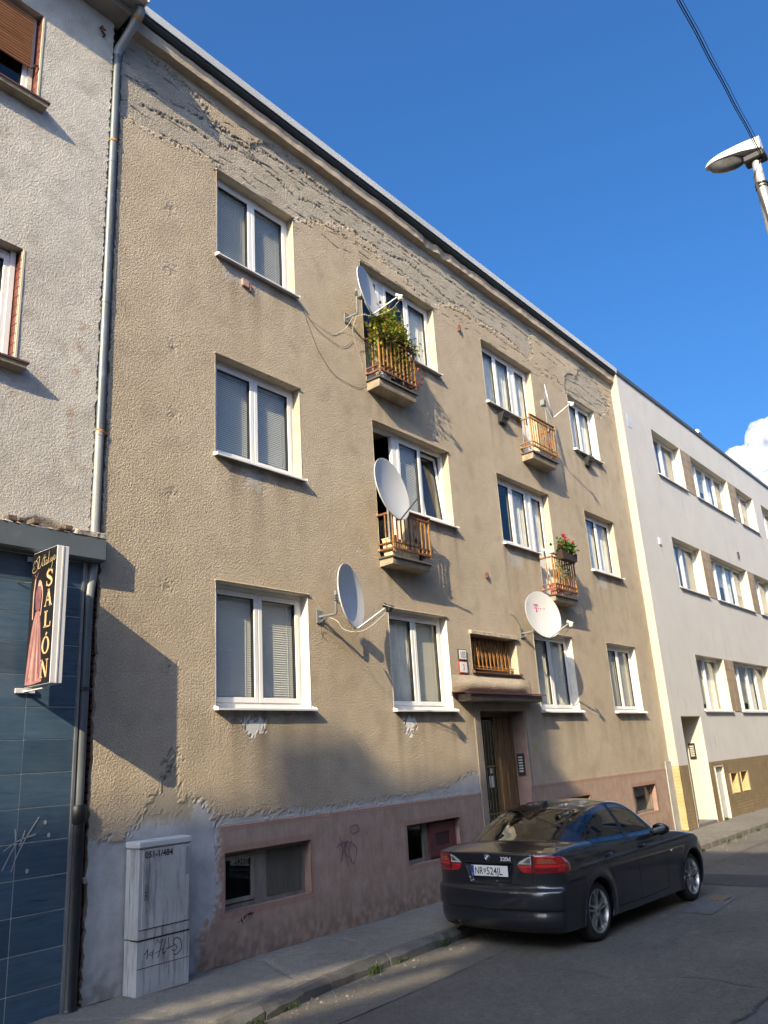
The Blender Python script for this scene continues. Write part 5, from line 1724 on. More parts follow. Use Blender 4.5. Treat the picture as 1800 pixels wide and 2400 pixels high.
def left_material():
    m, nt, b, out = nodes_of('pale_render')
    a = N(nt, 'VertexColor', layer_name='zone')
    s = N(nt, 'SeparateColor')
    nt.links.new(a.outputs[0], s.inputs[0])
    nb, nm, nf, ng = noise_tex(nt, 0.6, 5, .6), noise_tex(nt, 5, 6, .65), noise_tex(nt, 75, 3, .7), noise_tex(nt, 42, 3, .6)
    c = ramp(nt, nb, [(0.3, (0.50, 0.465, 0.41)), (0.7, (0.60, 0.57, 0.51))])
    c = mixc(nt, 0.6, c, ramp(nt, nm, [(0.3, 0.8), (0.7, 1.18)]), 'MULTIPLY')
    c = mixc(nt, 0.6, c, ramp(nt, nf, [(0.3, 0.68), (0.5, 1), (0.72, 1.22)]), 'MULTIPLY')
    c = mixc(nt, mth(nt, 'MULTIPLY', s.outputs[0], 0.3), c, (0.32, 0.285, 0.235))
    c = mixc(nt, mth(nt, 'MULTIPLY', s.outputs[1], 0.7), c, (0.30, 0.16, 0.08))
    c = mixc(nt, mth(nt, 'MULTIPLY', s.outputs[2], 0.5), c, (0.56, 0.53, 0.47))
    c = mixc(nt, mth(nt, 'MULTIPLY', a.outputs[1], 0.8), c, (0.17, 0.13, 0.10))
    nt.links.new(c, b.inputs['Base Color'])
    b.inputs['Roughness'].default_value = 0.95
    b.inputs['Specular IOR Level'].default_value = 0.15
    bump(nt, b, mth(nt, 'ADD', ng, mth(nt, 'MULTIPLY', nf, 0.55)), 0.010)
    return m
M_LEFT = left_material()
LXr = LXg.copy()
lrag = 0.010 * fnoise((len(lzs), 1), 0.025, 0.05, 0.4, 76)[:, 0]
offL = wloc(LB)
def left_wall():
    Xq = LXg.copy()
    Xq[:, -1] += lrag
    V = np.stack([Xq - offL.x, -LH - offL.y, LZg - offL.z], -1).reshape(-1, 3)
    nx = len(lxs)
    CX, CZ = np.meshgrid((lxs[1:] + lxs[:-1]) / 2, (lzs[1:] + lzs[:-1]) / 2)
    ok = np.ones(CX.shape, bool)
    for (a, b, c, d) in lop.values():
        ok &= ~((CX > a) & (CX < b) & (CZ > c) & (CZ < d))
    j, i = np.nonzero(ok)
    b0 = j * nx + i
    F = np.stack([b0, b0 + 1, b0 + nx + 1, b0 + nx], -1)
    return raw_mesh('wall', V, F, M_LEFT, LB, {'zone': LA.reshape(-1, 4)})
left_wall()
M_LPL = pm('pale_render_plain', (0.48, 0.45, 0.41), 0.95, 0, 0.15, 3, 0.008, 30)
bx('wall_end', M_LPL, LB, LX1 - .012, LX1 + .004, 0.006, 0.26, 0, 11)
bx('party_wall', M_LPL, LB, -16, -3.2, 0.0, 0.3, 0, 11)
bx('shell', M_LPL, LB, -16, LX1 - .02, 1.8, 10, 0, 11)
# eaves: soffit, fascia, box gutter
ev = MB()
ev.prism([(0.05, 10.93), (-0.22, 10.97), (-0.24, 11.06), (0.05, 11.06)], -16, -0.06, 'x')
ev.build('eaves_cornice', pm('eaves_render', (0.30, 0.27, 0.235), 0.9, 0, 0.2, 4), LB)
gt = MB()
gt.prism([(0.3, 11.065), (-0.30, 11.065), (-0.46, 11.075), (-0.47, 11.22), (-0.45, 11.22), (-0.44, 11.10), (0.3, 11.12)], -16, 0.03, 'x')
gt.build('gutter', M_ZINC, LB)
MB().prism([(-0.25, 11.068), (-0.475, 11.07), (-0.48, 11.26), (-0.2, 11.30)], 0.03, 0.045, 'x').build('gutter_end', pm('white_flashing', (0.62, 0.63, 0.62), 0.5, 0.2), LB)
MB().prism([(-0.45, 11.13), (-0.45, 11.2), (9.9, 13.5), (9.9, 13.4)], -16, 0.02, 'x').build('roof', M_TILE, LB)

# windows of the left building
M_BTILE = pm('brown_glazed_tile', (0.17, 0.06, 0.045), 0.25, 0, 0.45, 8)
def left_window(key, shutter, label):
    x0, x1, z0, z1 = lop[key]
    mb = MB()
    frame_rect(mb, x0 + .004, x1 - .02, z0 + .02, z1 - .02, 0.06, 0.13, 0.20)
    w = mb.build('window', M_PVC if not shutter else pm('old_white_paint', (0.55, 0.52, 0.45), 0.7, 0, 0.2, 8, 0.003, 50), LB)
    w['label'] = label
    reveal(w, x0, x1, z0, z1, 0.22, M_LPL)
    room(w, x0, x1, z0, z1, 0.22, 1.4)
    xm = (x0 + x1) / 2
    for a, b in ((x0 + .06, xm), (xm, x1 - .08)):
        sash(w, a, b, z0 + .08, z1 - .07, y=0.11)
    z = z0 + .015
    k = 0
    while z < z1 - .03:
        h = 0.107
        t_ = MB().bbox(x1 - .014, x1 - .004, 0.012, 0.115, z, min(z + h, z1) - .006, b=.002)
        t_.build('tile', M_BTILE, w)
        z += h
        k += 1
    bx('edge_bead', pm('cream_bead', (0.60, 0.54, 0.40), 0.8), w, x1 - .006, x1 + .014, -.008, .011, z0, z1)
    s = MB()
    s.prism([(0.14, z0 + .02), (-.13, z0 - .008), (-.13, z0 - .03), (0.0, z0 - .022)], x0 - .05, x1 + .09, 'x', 0)
    s.prism([(0.0, z0 - .024), (-.12, z0 - .032), (-.11, z0 - .075), (0.0, z0 - .095)], x0 - .05, x1 + .07, 'x', 1)
    s.build('sill', [pm('brown_sill', (0.11, 0.055, 0.045), 0.5), M_SLAB], w)
    if shutter:
        sh = MB()
        z = z1 - .42 * (z1 - z0) - .25
        zt = z1 - .02
        n_ = int((zt - z) / .038)
        for i in range(n_):
            a = z + i * .038
            sh.prism([(0.06, a), (0.05, a + .006), (0.046, a + .019), (0.05, a + .032), (0.06, a + .037)], x0 + .02, x1 - .085, 'x')
        sh.build('roller_shutter', pm('shutter_wood', (0.26, 0.115, 0.045), 0.6, 0, 0.45, 7, 0.002, 50, stretch=(.4, 1, 12)), w)
        bx('shutter_guide', pm('old_white_paint', (0.55, 0.52, 0.45), 0.7, 0, 0.2, 8, 0.003, 50), w, x1 - .083, x1 - .03, 0.098, 0.128, z0 + .02, z1 - .01)
        lk = MB().tube([(x1 - .085, 0.03, z - .02), (x1 - .05, 0.0, z + .02), (x1 - .02, 0.0, z + .035)], .012, 6)
        lk.build('shutter_catch', M_DARKM, w)
    else:
        bx('shutter_guide', M_PVC, w, x1 - .083, x1 - .03, 0.098, 0.128, z0 + .02, z1 - .01)
left_window('LT', True, 'window with half-lowered brown wooden roller shutter')
left_window('LM', False, 'white window with brown tiled reveal')
hk = thing('wall_hook', (-.305, -.01, 10.66), 'rusty iron hook high on the pale wall near the downpipe', 'hook')
MB().tube([(-.33, 0.0, 10.70), (-.33, -.05, 10.70), (-.33, -.06, 10.66), (-.33, -.05, 10.62), (-.28, -.03, 10.61), (-.28, 0, 10.61)], .014, 6).build('hook_bar', M_RUSTD, hk)
MB().tube([(-.33, -.03, 10.70), (-.27, -.03, 10.69)], .012, 6).build('hook_arm', M_RUSTD, hk)

# shop front: fascia board, mortar cap, tiles
M_FASC = pm('grey_fascia', (0.105, 0.125, 0.14), 0.45, 0, 0.12, 2, stain=((0.16, 0.17, 0.17), 3, 0.6))
fb = MB()
fb.prism([(0.25, 3.955), (-.12, 3.955), (-.145, 3.975), (-.145, 4.19), (0.25, 4.19)], -9, -.038, 'x')
fb.build('fascia', M_FASC, LB)
cap = MB()
vs, fs = [], []
nq = 60
for i in range(nq + 1):
    xx = -2.2 + 2.165 * i / nq
    r_ = random.uniform(-.02, .02)
    zt = 4.262 + r_ * .5 if xx > -.38 else 4.215 + r_
    vs += [(xx, 0.05, 4.192), (xx, -.15 + r_ * .3, 4.193), (xx, -.15 + r_ * .5 + (0 if xx > -.38 else .03), zt - .02), (xx, -.10 + r_, zt), (xx, 0.05, zt + .01)]
for i in range(nq):
    for j in range(4):
        fs.append((i * 5 + j, (i + 1) * 5 + j, (i + 1) * 5 + j + 1, i * 5 + j + 1))
fs.append(tuple(nq * 5 + j for j in range(5)))
cap.add(vs, fs)
cap.build('mortar_cap', pm('broken_mortar', (0.36, 0.33, 0.29), 0.95, 0, 0.4, 10, 0.015, 25, stain=((0.10, 0.07, 0.05), 7, 0.52)), LB)
for i in range(14):
    xx = random.uniform(-2.0, -.42)
    MB().bbox(xx, xx + random.uniform(.03, .09), -.12 + random.uniform(-.02, .03), 0.0, 4.225, 4.245 + random.uniform(0, .035), b=.006).build('mortar_chip', pm('mortar_chip', (0.12, 0.09, 0.07), 0.95, 0, .4, 12, 0.006, 30), LB)
def tile_material(name, lo, hi):
    m, nt, b, out = nodes_of(name)
    n1 = noise_tex(nt, 5, 6, .7, stretch=(0.55, 1, 6))
    n2 = noise_tex(nt, 1.3, 3, .6)
    sp = noise_tex(nt, 70, 2, .5)
    c = ramp(nt, n1, [(0.3, lo), (0.7, hi)])
    c = mixc(nt, 0.5, c, ramp(nt, n2, [(0.3, 0.75), (0.7, 1.25)]), 'MULTIPLY')
    oi_ = N(nt, 'ObjectInfo')
    c = mixc(nt, 0.8, c, ramp(nt, oi_.outputs['Random'], [(0.0, 0.78), (1.0, 1.22)]), 'MULTIPLY')
    c = mixc(nt, ramp(nt, sp, [(0.74, 0.0), (0.78, 0.6)]), c, (0.3, 0.32, 0.33))
    nt.links.new(c, b.inputs['Base Color'])
    nt.links.new(ramp(nt, n1, [(0.2, 0.22), (0.8, 0.42)]), b.inputs['Roughness'])
    b.inputs['Specular IOR Level'].default_value = 0.45
    bump(nt, b, n1, 0.0015)
    return m
M_BLUE = tile_material('slate_blue_tile', (0.034, 0.074, 0.125), (0.082, 0.130, 0.180))
bx('tile_backing', pm('pale_grout', (0.66, 0.65, 0.56), 0.9), LB, -2.2, -.203, -.0005, 0.25, -.05, 3.955)
bx('shop_wall', M_LPL, LB, -9, -2.2, 0.0, 0.25, -.05, 3.955)
zr = [3.952, 3.692, 3.402, 3.12, 2.835, 2.548, 2.261, 1.972, 1.682, 1.398, 1.106, .817, .523, .23, -.05]
for (a, b) in ((-.687, -.206), (-1.289, -.692), (-1.891, -1.294), (-2.2, -1.896)):
    for zt, zb_ in zip(zr[:-1], zr[1:]):
        t_ = MB().bbox(a + .001, b - .001, -.005, -.0005, zb_ + .0035, zt - .0035, b=.0015)
        t_.build('wall_tile', M_BLUE, LB)
bx('corner_trim', pm('trim_metal', (0.30, 0.32, 0.33), 0.4, 0.6, .15, 8), LB, -.2035, -.178, -.022, 0.2, 0.0, 3.95)
bx('reveal_strip', M_FASC, LB, -.177, -.171, 0.02, 0.2, 0.0, 3.95)
# small bracket, plug and white scratches
sg_ = MB()
T3 = lambda u, w: (u, -.0105, w)
for pts in ([(-.71, 1.52), (-.70, 1.40), (-.74, 1.32), (-.80, 1.20)], [(-.50, 1.60), (-.60, 1.45), (-.68, 1.30), (-.72, 1.18)], [(-.80, 1.35), (-.68, 1.42), (-.52, 1.46)], [(-.62, 1.5), (-.66, 1.38)]):
    stroke(sg_, curve_pts(pts, 6), .010, T3)
for (x, z) in ((-.44, 1.55), (-.58, 1.17), (-.40, 1.44)):
    sg_.prism([(x + .015 * math.cos(a), z + .02 * math.sin(a)) for a in np.linspace(0, 5.5, 7)], -.0108, -.0103, 'y')
tag(sg_.build('scratches', pm('white_scratch', (0.34, 0.37, 0.38), 0.8), LB, fix=False), kind='stuff')

# ---------------------------------------------------------------- downpipe between the two houses
dp = thing('downpipe', (-.08, -.05, 0), 'galvanised downpipe with rusty brackets between the two houses', 'downpipe')
M_PIPE = pm('pipe_zinc', (0.13, 0.15, 0.16), 0.45, 0.3, 0.25, 4, stretch=(1, 1, .3), stain=((0.22, 0.25, 0.26), 6, .6))
M_PIPEL = pm('pipe_pale', (0.27, 0.28, 0.27), 0.5, 0.2, 0.12, 3)
py = 0.015
segs = [(-.075, 8.9, 10.48), (-.075, 7.0, 8.9), (-.077, 5.4, 7.0), (-.080, 4.19, 5.4)]
for (x, z0, z1) in segs:
    MB().tube([(x, py, z0), (x, py, z1)], 0.052, 18).build('pipe_length', M_PIPE if z1 > 5.5 else M_PIPEL, dp, smooth=True)
    MB().tube([(x, py, z1 - .05), (x, py, z1 - .004)], 0.0555, 18).build('socket', M_PIPE if z1 > 5.5 else M_PIPEL, dp, smooth=True)
MB().tube(curve_pts([(-.075, py, 10.48), (-.07, py - .02, 10.56), (-.03, py - .15, 10.74), (0.0, py - .26, 10.9), (.015, py - .32, 10.98), (.018, py - .335, 11.06)], 5), 0.056, 18).build('elbow', M_PIPEL, dp, smooth=True)
MB().tube([(.006, py - .275, 10.915), (.010, py - .297, 10.945)], 0.060, 18).build('rusty_ring', M_RUST, dp, smooth=True)
MB().tube(curve_pts([(-.08, py, 3.95), (-.083, py, 3.85), (-.10, py, 3.72), (-.112, py, 3.6)], 5), 0.05, 18).build('elbow', M_PIPEL, dp, smooth=True)
MB().tube([(-.112, py, 3.62), (-.114, py, 2.7), (-.118, py, 1.66)], 0.05, 18).build('pipe_length', M_PIPE, dp, smooth=True)
for z in (9.17, 5.40, 2.72):
    xx = -.075 if z > 4 else -.122
    MB().tube([(xx, py, z - .016), (xx, py, z + .016)], 0.058, 18).build('bracket', M_RUST if z > 4 else M_DARKM, dp, smooth=True)
    bx('bracket_lug', M_RUST if z > 4 else M_DARKM, dp, xx + .05, xx + .085, py - .02, py + .06, z - .012, z + .012)
M_IRON = pm('black_cast_iron', (0.012, 0.013, 0.016), 0.45, 0.2, 0.3, 8)
MB().tube([(-.118, -.0, 0.0), (-.118, -.0, 0.02), (-.118, -.0, 1.50)], [.075, .062, .062], 18).build('cast_iron_pipe', M_IRON, dp, smooth=True)
MB().tube([(-.118, -.0, 1.50), (-.118, -.0, 1.52), (-.118, -.0, 1.64), (-.118, -.0, 1.67)], [.062, .076, .076, .06], 18).build('cast_iron_collar', M_IRON, dp, smooth=True)
bx('pipe_catch', M_GALV, dp, -.07, -.045, -.075, -.045, 1.0, 1.05)

# ---------------------------------------------------------------- hanging sign
SX = -.765
sg = thing('hanging_sign', (SX + .06, -.1, 2.7), 'projecting white light box with black printed face reading SALÓN', 'sign')
y_in, y_out, zb_, zt_ = -.10, -.535, 2.70, 3.93
M_SWH = pm('sign_white', (0.66, 0.66, 0.66), 0.4, 0, 0.03)
bxm = MB().bbox(SX, SX + .115, y_out, y_in, zb_, zt_, b=.004)
bxm.build('light_box', M_SWH, sg)
bx('edge_rib', pm('sign_rib', (0.58, 0.57, 0.53), 0.4), sg, SX + .052, SX + .064, y_out - .006, y_out + .002, zb_ + .002, zt_ - .002)
def S3(d):
    return lambda u, w: (SX - d, y_in - u, zb_ + w)
WU, WH = y_in - y_out, zt_ - zb_
face = MB()
face.quad(S3(.002)(.006, .006), S3(.002)(WU - .004, .006), S3(.002)(WU - .004, WH - .006), S3(.002)(.006, WH - .006))
m, nt, b, out = nodes_of('printed_black')
c = ramp(nt, noise_tex(nt, 2.0, 3, .5), [(0.3, (0.010, 0.010, 0.011)), (0.7, (0.016, 0.015, 0.016))])
nt.links.new(c, b.inputs['Base Color'])
b.inputs['Roughness'].default_value = 0.3
face.build('printed_face', m, sg, fix=False)
M_SKIN = pm('print_skin', (0.52, 0.34, 0.26), 0.4, 0, .1, 6)
M_P1 = pm('print_pink', (0.33, 0.165, 0.155), 0.4, 0, 0.2, 9)
M_P2 = pm('print_pale_pink', (0.46, 0.29, 0.26), 0.4, 0, 0.15, 9)
M_P3 = pm('print_mauve', (0.20, 0.085, 0.095), 0.4, 0, 0.25, 14)
dr = MB()
def poly(mb, pts, d, mi):
    T = S3(d)
    cu = sum(p[0] for p in pts) / len(pts)
    cw = sum(p[1] for p in pts) / len(pts)
    vs = [T(cu, cw)] + [T(*p) for p in pts]
    mb.add(vs, [(0, i + 1, (i + 1) % len(pts) + 1) for i in range(len(pts))], mi)
skirt = [(.125, .66), (.165, .67), (.20, .66), (.225, .5), (.255, .3), (.285, .1), (.30, .03), (.2, .02), (.1, .015), (.012, .02), (.02, .12), (.045, .35), (.085, .55)]
poly(dr, skirt, .003, 0)
for i, (ut, ub, wt_, wb_) in enumerate(((.135, .05, .62, .05), (.15, .11, .64, .04), (.165, .16, .64, .04), (.178, .205, .63, .04), (.19, .25, .62, .06), (.143, .08, .5, .08), (.185, .23, .5, .1))):
    T = S3(.0036)
    stroke(dr, [(ut, wt_), ((ut + ub) / 2 + .004, (wt_ + wb_) / 2), (ub, wb_)], [.004, .012 + .004 * (i % 2), .022], T, 1 if i % 2 else 2)
poly(dr, [(.105, .85), (.135, .90), (.16, .905), (.185, .90), (.21, .86), (.205, .78), (.195, .68), (.16, .665), (.125, .68), (.11, .77)], .0038, 2)
poly(dr, [(.135, .90), (.15, .945), (.17, .955), (.20, .93), (.222, .88), (.212, .85), (.19, .895)], .0042, 3)
stroke(dr, curve_pts([(.09, .98), (.085, .93), (.075, .86), (.072, .78), (.075, .66), (.078, .60)], 5), [.018] * 26, S3(.0045), 3)
stroke(dr, curve_pts([(.215, .88), (.228, .82), (.224, .72), (.214, .62)], 5), .014, S3(.0045), 3)
stroke(dr, curve_pts([(.07, 1.02), (.09, 1.0), (.11, .985), (.13, 1.03)], 5), .012, S3(.0045), 2)
dr.build('printed_dress', [M_P1, M_P2, M_P3, M_SKIN], sg, fix=False)
M_YEL = pm('print_yellow', (0.56, 0.46, 0.27), 0.4, 0, .06, 5)
M_RIMY = pm('print_orange', (0.42, 0.20, 0.06), 0.4)
let = MB()
def glyph(ch, uc, wb, hgt, wid, d, mi, g=0.0):
    T0 = S3(d)
    T = lambda a, b: T0(uc + (a - .5) * wid, wb + b * hgt)
    class Q: pass
    def st(pts, w, sm=False):
        pts2 = [(uc + (a - .5) * wid, wb + b * hgt) for a, b in (curve_pts(pts, 6) if sm else pts)]
        w_ = [(q + g) for q in (w if isinstance(w, list) else [w] * len(pts2))]
        if len(w_) != len(pts2):
            w_ = list(np.interp(np.linspace(0, 1, len(pts2)), np.linspace(0, 1, len(w_)), w_))
        stroke(let, pts2, w_, T0, mi)
    tk, tn = .025, .008
    if ch == 'S':
        st([(.82, .80), (.70, .95), (.45, .98), (.2, .86), (.22, .66), (.5, .52), (.78, .37), (.82, .18), (.6, .03), (.32, .04), (.15, .22)], [tn, tn * 1.3, tk * .6, tk * .9, tk, tk * 1.1, tk, tk * .9, tk * .6, tn * 1.3, tn], True)
        st([(.86, .98), (.84, .70)], tn)
        st([(.14, .02), (.16, .32)], tn)
    elif ch == 'A':
        st([(.5, 1), (.12, 0)], tn); st([(.46, 1), (.86, 0)], tk); st([(.26, .34), (.7, .34)], tn); st([(0, .015), (.27, .015)], tn); st([(.66, .015), (1.05, .015)], tn)
    elif ch == 'L':
        st([(.3, 0), (.3, 1)], tk); st([(.08, .985), (.55, .985)], tn); st([(.08, .02), (.92, .02)], tn); st([(.92, 0), (.97, .3)], tn * 1.2)
    elif ch == 'O':
        n = 28
        pts = [(.5 + .40 * math.sin(2 * math.pi * i / n), .5 + .48 * math.cos(2 * math.pi * i / n)) for i in range(n + 1)]
        st(pts, [tn + (tk - tn) * abs(math.sin(2 * math.pi * i / n)) ** 1.5 for i in range(n + 1)])
        st([(.45, 1.08), (.62, 1.25)], [tn, tk * .7])
    elif ch == 'N':
        st([(.15, 0), (.15, 1)], tn); st([(.85, 0), (.85, 1)], tn); st([(.15, 1), (.83, 0)], tk); st([(0, .98), (.3, .98)], tn); st([(.7, .98), (1, .98)], tn); st([(0, .015), (.32, .015)], tn)
for ch, w0, h_ in (('S', .872, .148), ('A', .69, .152), ('L', .50, .142), ('O', .265, .148), ('N', .06, .152)):
    glyph(ch, .335, w0, h_, .125, .0050, 1, .007)
    glyph(ch, .335, w0, h_, .125, .0056, 0)
def script(pts, w):
    pts = [(.012 + u * .41, 1.02 + v * .165) for u, v in curve_pts(pts, 6)]
    w_ = list(np.interp(np.linspace(0, 1, len(pts)), np.linspace(0, 1, len(w)), w))
    stroke(let, pts, [q * .62 for q in w_], S3(.0056), 0)
script([(.10, .45), (.02, .30), (.08, .12), (.22, .25), (.24, .62), (.14, .80), (.05, .62), (.10, .30)], [.004, .007, .009, .006, .009, .006, .004, .003])
script([(.10, .62), (.22, .9), (.30, .96), (.29, .6), (.27, .30), (.36, .35), (.46, .75), (.50, .98)], [.004, .008, .011, .013, .011, .007, .005, .004])
script([(.43, .62), (.44, .4), (.47, .36), (.50, .46)], [.005, .010, .008, .004])
script([(.535, .98), (.52, .6), (.53, .38), (.57, .42)], [.005, .010, .009, .004])
script([(.645, .62), (.59, .60), (.585, .44), (.62, .38), (.65, .60), (.645, .42), (.68, .44)], [.005, .007, .009, .007, .009, .009, .004])
script([(.72, 1.08), (.70, .7), (.70, .45), (.74, .44)], [.005, .010, .010, .004])
script([(.77, .68), (.765, .46), (.80, .46)], [.006, .010, .004])
script([(.82, .70), (.82, .50), (.86, .48), (.88, .72), (.87, .3), (.82, .02), (.74, .02), (.72, .14)], [.005, .010, .006, .009, .009, .007, .006, .004])
script([(.975, .72), (.92, .70), (.915, .54), (.95, .48), (.98, .70), (.975, .54), (1.0, .55)], [.005, .007, .009, .007, .009, .008, .003])
script([(.46, .78), (.60, .80)], [.005, .006])
let.build('lettering', [M_YEL, M_RIMY], sg, fix=False)
for zz in (2.685, 3.90):
    br = MB().bbox(SX - .04 if zz < 3 else SX - .01, SX + .145, -.030 if zz < 3 else -.03, -.0105, zz - .022, zz + .022, b=.003)
    br.box(SX + .035, SX + .06, y_in - .25, -.030, zz - .012, zz + .003) if zz < 3 else br.box(SX + .035, SX + .06, y_in - .002, -.030, zz - .012, zz + .012)
    br.build('bracket', M_SWH, sg)
wr = MB().tube([(SX + .02, -.10, 3.66), (SX - .03, -.04, 3.665), (SX - .09, -.012, 3.67)], .005, 5)
wr.build('supply_cable', M_CABLED, sg)

# ---------------------------------------------------------------- telecom cabinet
cbn = thing('telecom_cabinet', (.6, -.2, 0), 'grey weathered telecom cabinet with 051-1/484 lettering standing against the wall', 'cabinet')
M_CAB = pm('cabinet_grey', (0.43, 0.44, 0.435), 0.6, 0, 0.16, 3, 0.0015, 60, stain=((0.15, 0.15, 0.145), 3, 0.50, (6, 6, .5)))
CX0, CX1, CY0, CY1 = .392, .975, -.225, -.02
bx('base', M_CAB, cbn, CX0, CX1, CY0, CY1, 0.0, 0.45, bev=.004)
bx('housing', M_CAB, cbn, CX0 - .004, CX1 + .002, CY0 - .004, CY1, 0.458, 1.232, bev=.006)
bx('lid', pm('cabinet_lid', (0.50, 0.51, 0.51), 0.55, 0, .06, 4), cbn, CX0 - .018, CX1 + .014, CY0 - .02, CY1 + .005, 1.236, 1.30, bev=.012)
bx('door', M_CAB, cbn, CX0 + .035, CX1 - .015, CY0 - .012, CY0 - .0045, 0.545, 1.225, bev=.003)
bx('seam', M_SEAL, cbn, CX0 + .01, CX1 - .006, CY0 - .006, CY0 - .0045, 0.538, 0.544)
bx('seam', M_SEAL, cbn, CX0 - .003, CX1, CY0 - .003, CY0 + .1, 0.4505, 0.4575)
bx('seam', M_SEAL, cbn, CX0 + .002, CX1 - .002, CY0 - .0015, CY0 + .01, 0.222, 0.227)
bx('lock_plate', M_GALV, cbn, CX0 + .05, CX0 + .085, CY0 - .02, CY0 - .0125, 0.79, 0.93, bev=.004)
bx('key_slot', M_SEAL, cbn, CX0 + .062, CX0 + .074, CY0 - .022, CY0 - .0205, 0.82, 0.835)
bx('key_slot', M_SEAL, cbn, CX0 + .062, CX0 + .074, CY0 - .022, CY0 - .0205, 0.85, 0.862)
me = text_mesh('051-1/484', .078, sx=.98, offset=.0022)
place_text('lettering', me, M_SEAL, cbn, (CX0 + .055, CY0 - .0135, 1.15), (1, 0, 0), (0, 0, 1))
bx('sticker', pm('faded_sticker', (0.25, 0.26, 0.26), .7), cbn, CX1 - .06, CX1 - .02, CY0 - .0135, CY0 - .0128, 0.95, 1.2)
gf = MB()
T3 = lambda u, w: (CX0 + .08 + u, CY0 - .0012, .262 + w)
for pts, w in (([(0, .07), (.03, .10), (.035, .11), (.03, .03)], .008), ([(.04, .06), (.09, .08), (.08, .05), (.06, .06)], .006), ([(.10, .10), (.09, .02)], .006), ([(.13, .14), (.14, .17), (.17, .14), (.20, .17)], .007), ([(.20, .17), (.15, .02)], .008),
               ([(.12, .06), (.2, .085)], .006), ([(.23, .16), (.20, .05), (.24, .06)], .008), ([(.26, .17), (.27, .09), (.24, .075), (.32, .09)], .009),
               ([(.31, .12), (.35, .15), (.40, .12), (.41, .05), (.36, .01), (.32, .015)], .009), ([(.31, .11), (.36, .07), (.33, .04), (.30, .06)], .008), ([(.21, .03), (.23, .05)], .006)):
    stroke(gf, curve_pts(pts, 6), w, T3)
tag(gf.build('scribble', pm('marker_ink', (0.03, 0.033, 0.037), 0.6), cbn, fix=False), kind='stuff')
# ---------------------------------------------------------------- pale insulated building on the right
RB = thing('pale_office_building', (24, 4, 0), 'smooth pale grey building with recessed window bands and brown tiled plinth', 'building')
RY_ = -.20
M_PALE = pm('smooth_render', (0.565, 0.555, 0.53), 0.9, 0, 0.05, 1.2, 0.0015, 90, stain=((0.47, 0.46, 0.435), 1.6, 0.56, (2.5, 2.5, .5)))
M_PALEC = pm('reveal_cream', (0.58, 0.53, 0.43), 0.9, 0, 0.05, 2)
rw = {('T', 1): (16.45, 18.60), ('T', 2): (19.48, 23.03), ('T', 3): (23.9, 26.0), ('T', 4): (27.05, 29.2), ('M', 1): (16.62, 18.84), ('M', 2): (19.65, 23.3), ('M', 3): (24.07, 26.3), ('M', 4): (27.2, 29.4),
      ('G', 1): (16.87, 19.12), ('G', 2): (19.97, 23.7), ('G', 3): (24.5, 26.7), ('G', 4): (27.5, 29.7)}
rz = {'T': (8.83, 10.16), 'M': (5.73, 7.11), 'G': (2.58, 4.0)}
PD = (16.90, 17.50, 0.0, 1.225)      # small plinth door
VT = [(17.99, 18.53, .54, 1.03), (18.82, 19.40, .54, 1.03)]
NI = (15.12, 16.48, 0.0, 2.458)     # entrance niche
rholes = [(a, b, *rz[k[0]]) for k, (a, b) in rw.items()] + [PD, NI] + VT
rxs = grid_lines(14.5, 34, 0.5, [v for h in rholes for v in h[:2]])
rzs = grid_lines(0.0, 11.18, 0.5, [v for h in rholes for v in h[2:]] + [1.362])
RXg, RZg = np.meshgrid(rxs, rzs)
relief('wall', rxs, rzs, np.zeros_like(RXg), RY_, M_PALE, RB, rholes, keep=lambda x, z: z > 1.362)
relief('plinth', rxs, rzs, np.zeros_like(RXg), RY_ + .012, pm('tile_grout', (0.40, 0.34, 0.26), 0.9), RB, rholes, keep=lambda x, z: z < 1.362)
bx('return_wall', pm('return_cream', (0.47, 0.43, 0.355), 0.9, 0, .06, 2), RB, 14.495, 14.6, RY_ + .001, 0.4, 1.37, 11.18)
bx('return_plinth', pm('tile_grout', (0.40, 0.34, 0.26), 0.9), RB, 14.508, 14.6, RY_ + .013, 0.4, 0.0, 1.37)
bx('shell', M_PALE, RB, 14.6, 34, 2.5, 10, 0, 11.1)
rf = MB().prism([(-.24, 11.15), (-.25, 11.235), (12, 11.4), (12, 11.3)], 14.47, 34, 'x')
rf.build('roof_edge', pm('grey_coping', (0.16, 0.17, 0.175), 0.5, 0.5, .1, 2), RB)
